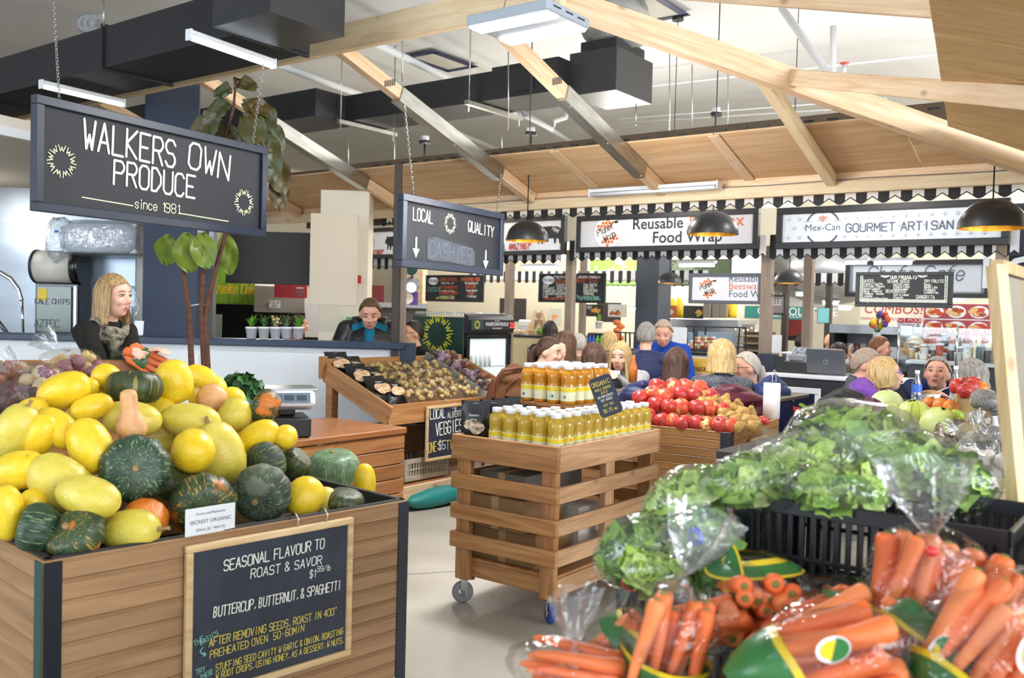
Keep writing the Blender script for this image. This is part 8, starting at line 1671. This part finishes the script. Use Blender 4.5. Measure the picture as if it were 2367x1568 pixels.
person('pale blond guest behind the iron rail', 1409, 792, 9.7, 160, cloth('tan_coat', ''), 'lightblond', style='long', L=.08, facef=False, scale=.95)
person('dark haired girl leaning on her hand behind the laptop', 1938, 822, 8.95, -28, cloth('taupe_top', '8d8378'), 'dark', SKIN2, style='short', lean=.28, hpitch=14, hd=.6, arms={1: RAISE(1)})
person('balding man in red shirt with grey jacket facing right', 2003, 845, 6.95, 62, cloth('red_shirt', 'c02c2c'), 'stubble', SKIN3, style='short', male=True, lean=.16, hpitch=6, jacket=cloth('grey_jacket', '474b52', '5a6068', 24), scale=1.02)
person('blond woman with glasses in purple sweater facing right', 2046, 868, 6.25, 80, cloth('purple_sweater', '70439a', '7d50a8', 60), 'lightblond', SKIN, style='bob', L=.07, lean=.42, hpitch=-12, hd=1., glasses=mat('blue_frame', '2f4fc0', .3), arms={1: ((.06, -.18, -.20), (-.0, -.38, -.26)), -1: ((-.06, -.18, -.20), (0, -.38, -.26))})
person('grey haired man in navy sweater with folded hands', 2166, 866, 6.6, -32, cloth('navy_sweater', '1b2748', '22305a', 60), 'grey', SKIN3, style='short', male=True, lean=.42, hpitch=-14, hd=1., arms={1: ('px', 2180, 918, 6.25), -1: ('px', 2150, 920, 6.25)}, scale=1.03)
person('woman with grey curly hair in white top seen from behind', 2245, 872, 6.3, 186, cloth('white_top', 'd5d8de'), 'grey', style='long', L=.06, facef=False, lean=.12, volume=1.12)
person('auburn haired person behind the balding man', 2034, 806, 8.75, 70, cloth('black_top', ''), 'auburn', SKIN3, style='short', scale=.92)
person('staff member in white cap bending over the service counter', 2112, 806, 9.4, -100, cloth('black_top', ''), 'white', SKIN2, style='short', lean=.5, seated=False, scale=.95)
person('dark haired visitor far away behind the white counter', 1852, 795, 12.5, 150, cloth('navy_far', '20294a'), 'dark', style='short', facef=False, scale=.95)
person('bald visitor far away beside the laptop girl', 1920, 792, 12., 20, cloth('black_top', ''), 'stubble', SKIN3, style='bald', scale=.95)
person('visitor in dark top at the far right edge', 2358, 800, 8.4, -30, cloth('navy_far', ''), 'brown', SKIN2, style='short', seated=False, male=True)
# ================================================================ tables, chairs and coats of the dining corner
def dining_table(label, px, py, d, w, l, rz_=GR, m=None):
    p = Wd(px, py, d); t = T('dining_table', label, 'table', (p.x, p.y, 0), rz_); z = p.z; MB().bbox((0, 0, z-.015), (w, l, .03), .006).build('top', m or mat('table_top', '6a5f54', .4), t); MB().cyl((0, 0, .03), (0, 0, z-.03), .035, n=12).build('column', BLK, t); MB().lathe([(.001, .04), (.24, .03), (.25, 0), (.001, 0)], 20).build('base', BLK, t); return z
dining_table('small dark dining table between the scarf woman and the diners', 1420, 892, 7.2, .75, .7); dining_table('small dark dining table beside the blue jacket woman', 1745, 908, 6.8, .6, .6); zt3 = dining_table('dark dining table with water bottles at the right', 2160, 935, 6.2, .9, .75, 0, mat('table_black', '1f2023', .4))
def cup(px, py, d):
    t = T('paper_cup', 'white paper cup on the dining table before the striped scarf', 'cup', Wd(px, py, d)); MB().lathe([(.001, 0), (.027, 0), (.038, .10), (.036, .10), (.026, .004)], 16).build('cup', SIGNW, t); MB().lathe([(.033, .055), (.036, .075)], 16).build('grey_band', mat('print_grey2', '8a8d90', .6), t)
cup(1421, 888, 7.05)
for i, (px, py) in enumerate(((2118, 935), (2207, 925))):
    t = T('water_bottle', ('clear water bottle with blue label beside the bowl', 'half full clear water bottle near the paper carton')[i], 'bottle', Wd(px, py, 6.0)); MB().lathe([(.001, 0), (.03, 0), (.032, .02), (.032, .13), (.013, .18), (.013, .2)], 14).build('body', film('bottle_clear', 'e8eef2', .16, .05, .2, 20.), t); MB().lathe([(.0325, .08), (.0325, .13)], 14).build('label_band', mat('label_blue', '3f6ac8', .4) if i == 0 else mat('tea_amber', 'b0703c', .3), t); MB().lathe([(.015, .2), (.015, .22), (.001, .22)], 10).build('cap', SIGNW, t)
t = T('food_bowl', 'white bowl of food on the right dining table', 'bowl', Wd(2150, 928, 6.05)); MB().lathe([(.001, 0), (.04, 0), (.065, .05), (.062, .05), (.001, .03)], 18).build('bowl', SIGNW, t); MB().ell((0, 0, .05), (.06, .055, .025), 12, 8, lambda q: 1+.1*mnoise.noise(q*4)).build('food', mat('food_tan', 'b58a58', .7), t); MB().bar((.0, -.02, .05), (.09, -.06, .10), .012, .004).build('fork', SIGNW, t)
t = T('juice_flask', 'orange drink bottle beside the striped scarf woman', 'bottle', Wd(1463, 885, 6.9)); MB().lathe([(.001, 0), (.03, 0), (.032, .12), (.015, .17), (.013, .21)], 12).build('body', mat('amber_flask', 'b5652c', .2), t); MB().lathe([(.015, .21), (.015, .23), (.001, .23)], 8).build('cap', BLK, t)
def chair(label, px, py, d, rz_, m=None):
    """bentwood cafe chair, hoop back at the photo position"""
    m = m or mat('bentwood', '6a3522', .4); p = Wd(px, py, d); t = T('cafe_chair', label, 'chair', (p.x, p.y, 0), math.radians(rz_)); z = p.z
    MB().lathe([(.001, .455), (.19, .45), (.20, .46), (.19, .475), (.001, .475)], 22, (0, -.2, 0)).build('seat', m, t)
    for x in (-.14, .14): MB().tube([(x, -.06, .45), (x*1.15, 0, .0)], .016, 8).build('leg', m, t); MB().tube([(x, -.34, .45), (x*1.15, -.40, .0)], .016, 8).build('leg', m, t)
    MB().tube([(-.19, -.03, .46), (-.20, .0, z-.12), (-.13, .01, z-.02), (0, .015, z), (.13, .01, z-.02), (.20, .0, z-.12), (.19, -.03, .46)], .014, 8).build('hoop_back', m, t); MB().tube([(-.11, -.03, .46), (-.11, .005, z-.15), (0, .012, z-.08), (.11, .005, z-.15), (.11, -.03, .46)], .010, 8).build('inner_hoop', m, t)
chair('bentwood chair left of the amber juice bottles', 1198, 850, 7.3, 200); chair('bentwood chair hoop behind the long haired diner', 1592, 882, 7.1, 150); chair('bentwood chair hoop left of the sparkly jacket', 1625, 885, 7.0, 190); chair('chair under the maroon jacket', 1690, 895, 6.5, 178); chair('chair of the purple sweater woman under the black coat', 1985, 915, 6.1, 120); chair('chair under the navy jacket by the apples', 1487, 898, 6.3, 170)
def coat(label, px, py, d, rz_, w, h, m, seed):
    """jacket folded over a chair back"""
    p = Wd(px, py, d); t = T('jacket', label, 'jacket', (p.x, p.y, p.z), math.radians(rz_)); mb = MB(); of = Vector((seed, 0, 0))
    fnz = lambda q: 1+.10*mnoise.noise(q*2.2+of)
    mb.ell((0, .0, -h*.35), (w/2, .10, h*.55), 20, 14, fnz); mb.ell((0, .03, -.02), (w*.46, .09, .07), 18, 10, fnz)
    for k in (-1, 1): mb.tube([(k*w*.38, 0, -.04), (k*w*.48, -.03, -h*.4), (k*w*.40, -.04, -h*.8)], [.06, .065, .05], 10)
    remesh(mb.build('shell', m, t), .013, 3)
    c = MB(); c.tube([(-.10, .02, .02), (0, .06, .045), (.10, .02, .02)], [.03, .04, .03], 8); remesh(c.build('collar', m, t), .012, 3)
coat('maroon quilted jacket hung over a chair behind the pears', 1692, 915, 6.4, 178, .46, .42, mat('maroon_quilt', '55142a', .5, bump=1., bscale=7, stretch=(.3, .3, 5)), 1)
coat('navy puffer jacket hung over a chair behind the apples', 1487, 905, 6.2, 170, .34, .34, mat('navy_puffer', '1a2350', .5, bump=1., bscale=7, stretch=(.3, .3, 5)), 2)
coat('black quilted coat over the chair before the purple sweater', 1960, 930, 6.0, 130, .44, .46, mat('black_quilt', '17171b', .6, bump=1., bscale=7, stretch=(.3, .3, 5)), 3)
coat('dark blue coat hanging beside the paper towel roll', 1783, 900, 6.7, 200, .30, .55, mat('blue_coat', '1c2f62', .6), 4)
coat('brown coat hung on the chair beside the merchandiser fridge', 1190, 868, 7.4, 190, .34, .45, mat('brown_coat', '6e4422', .7), 5)
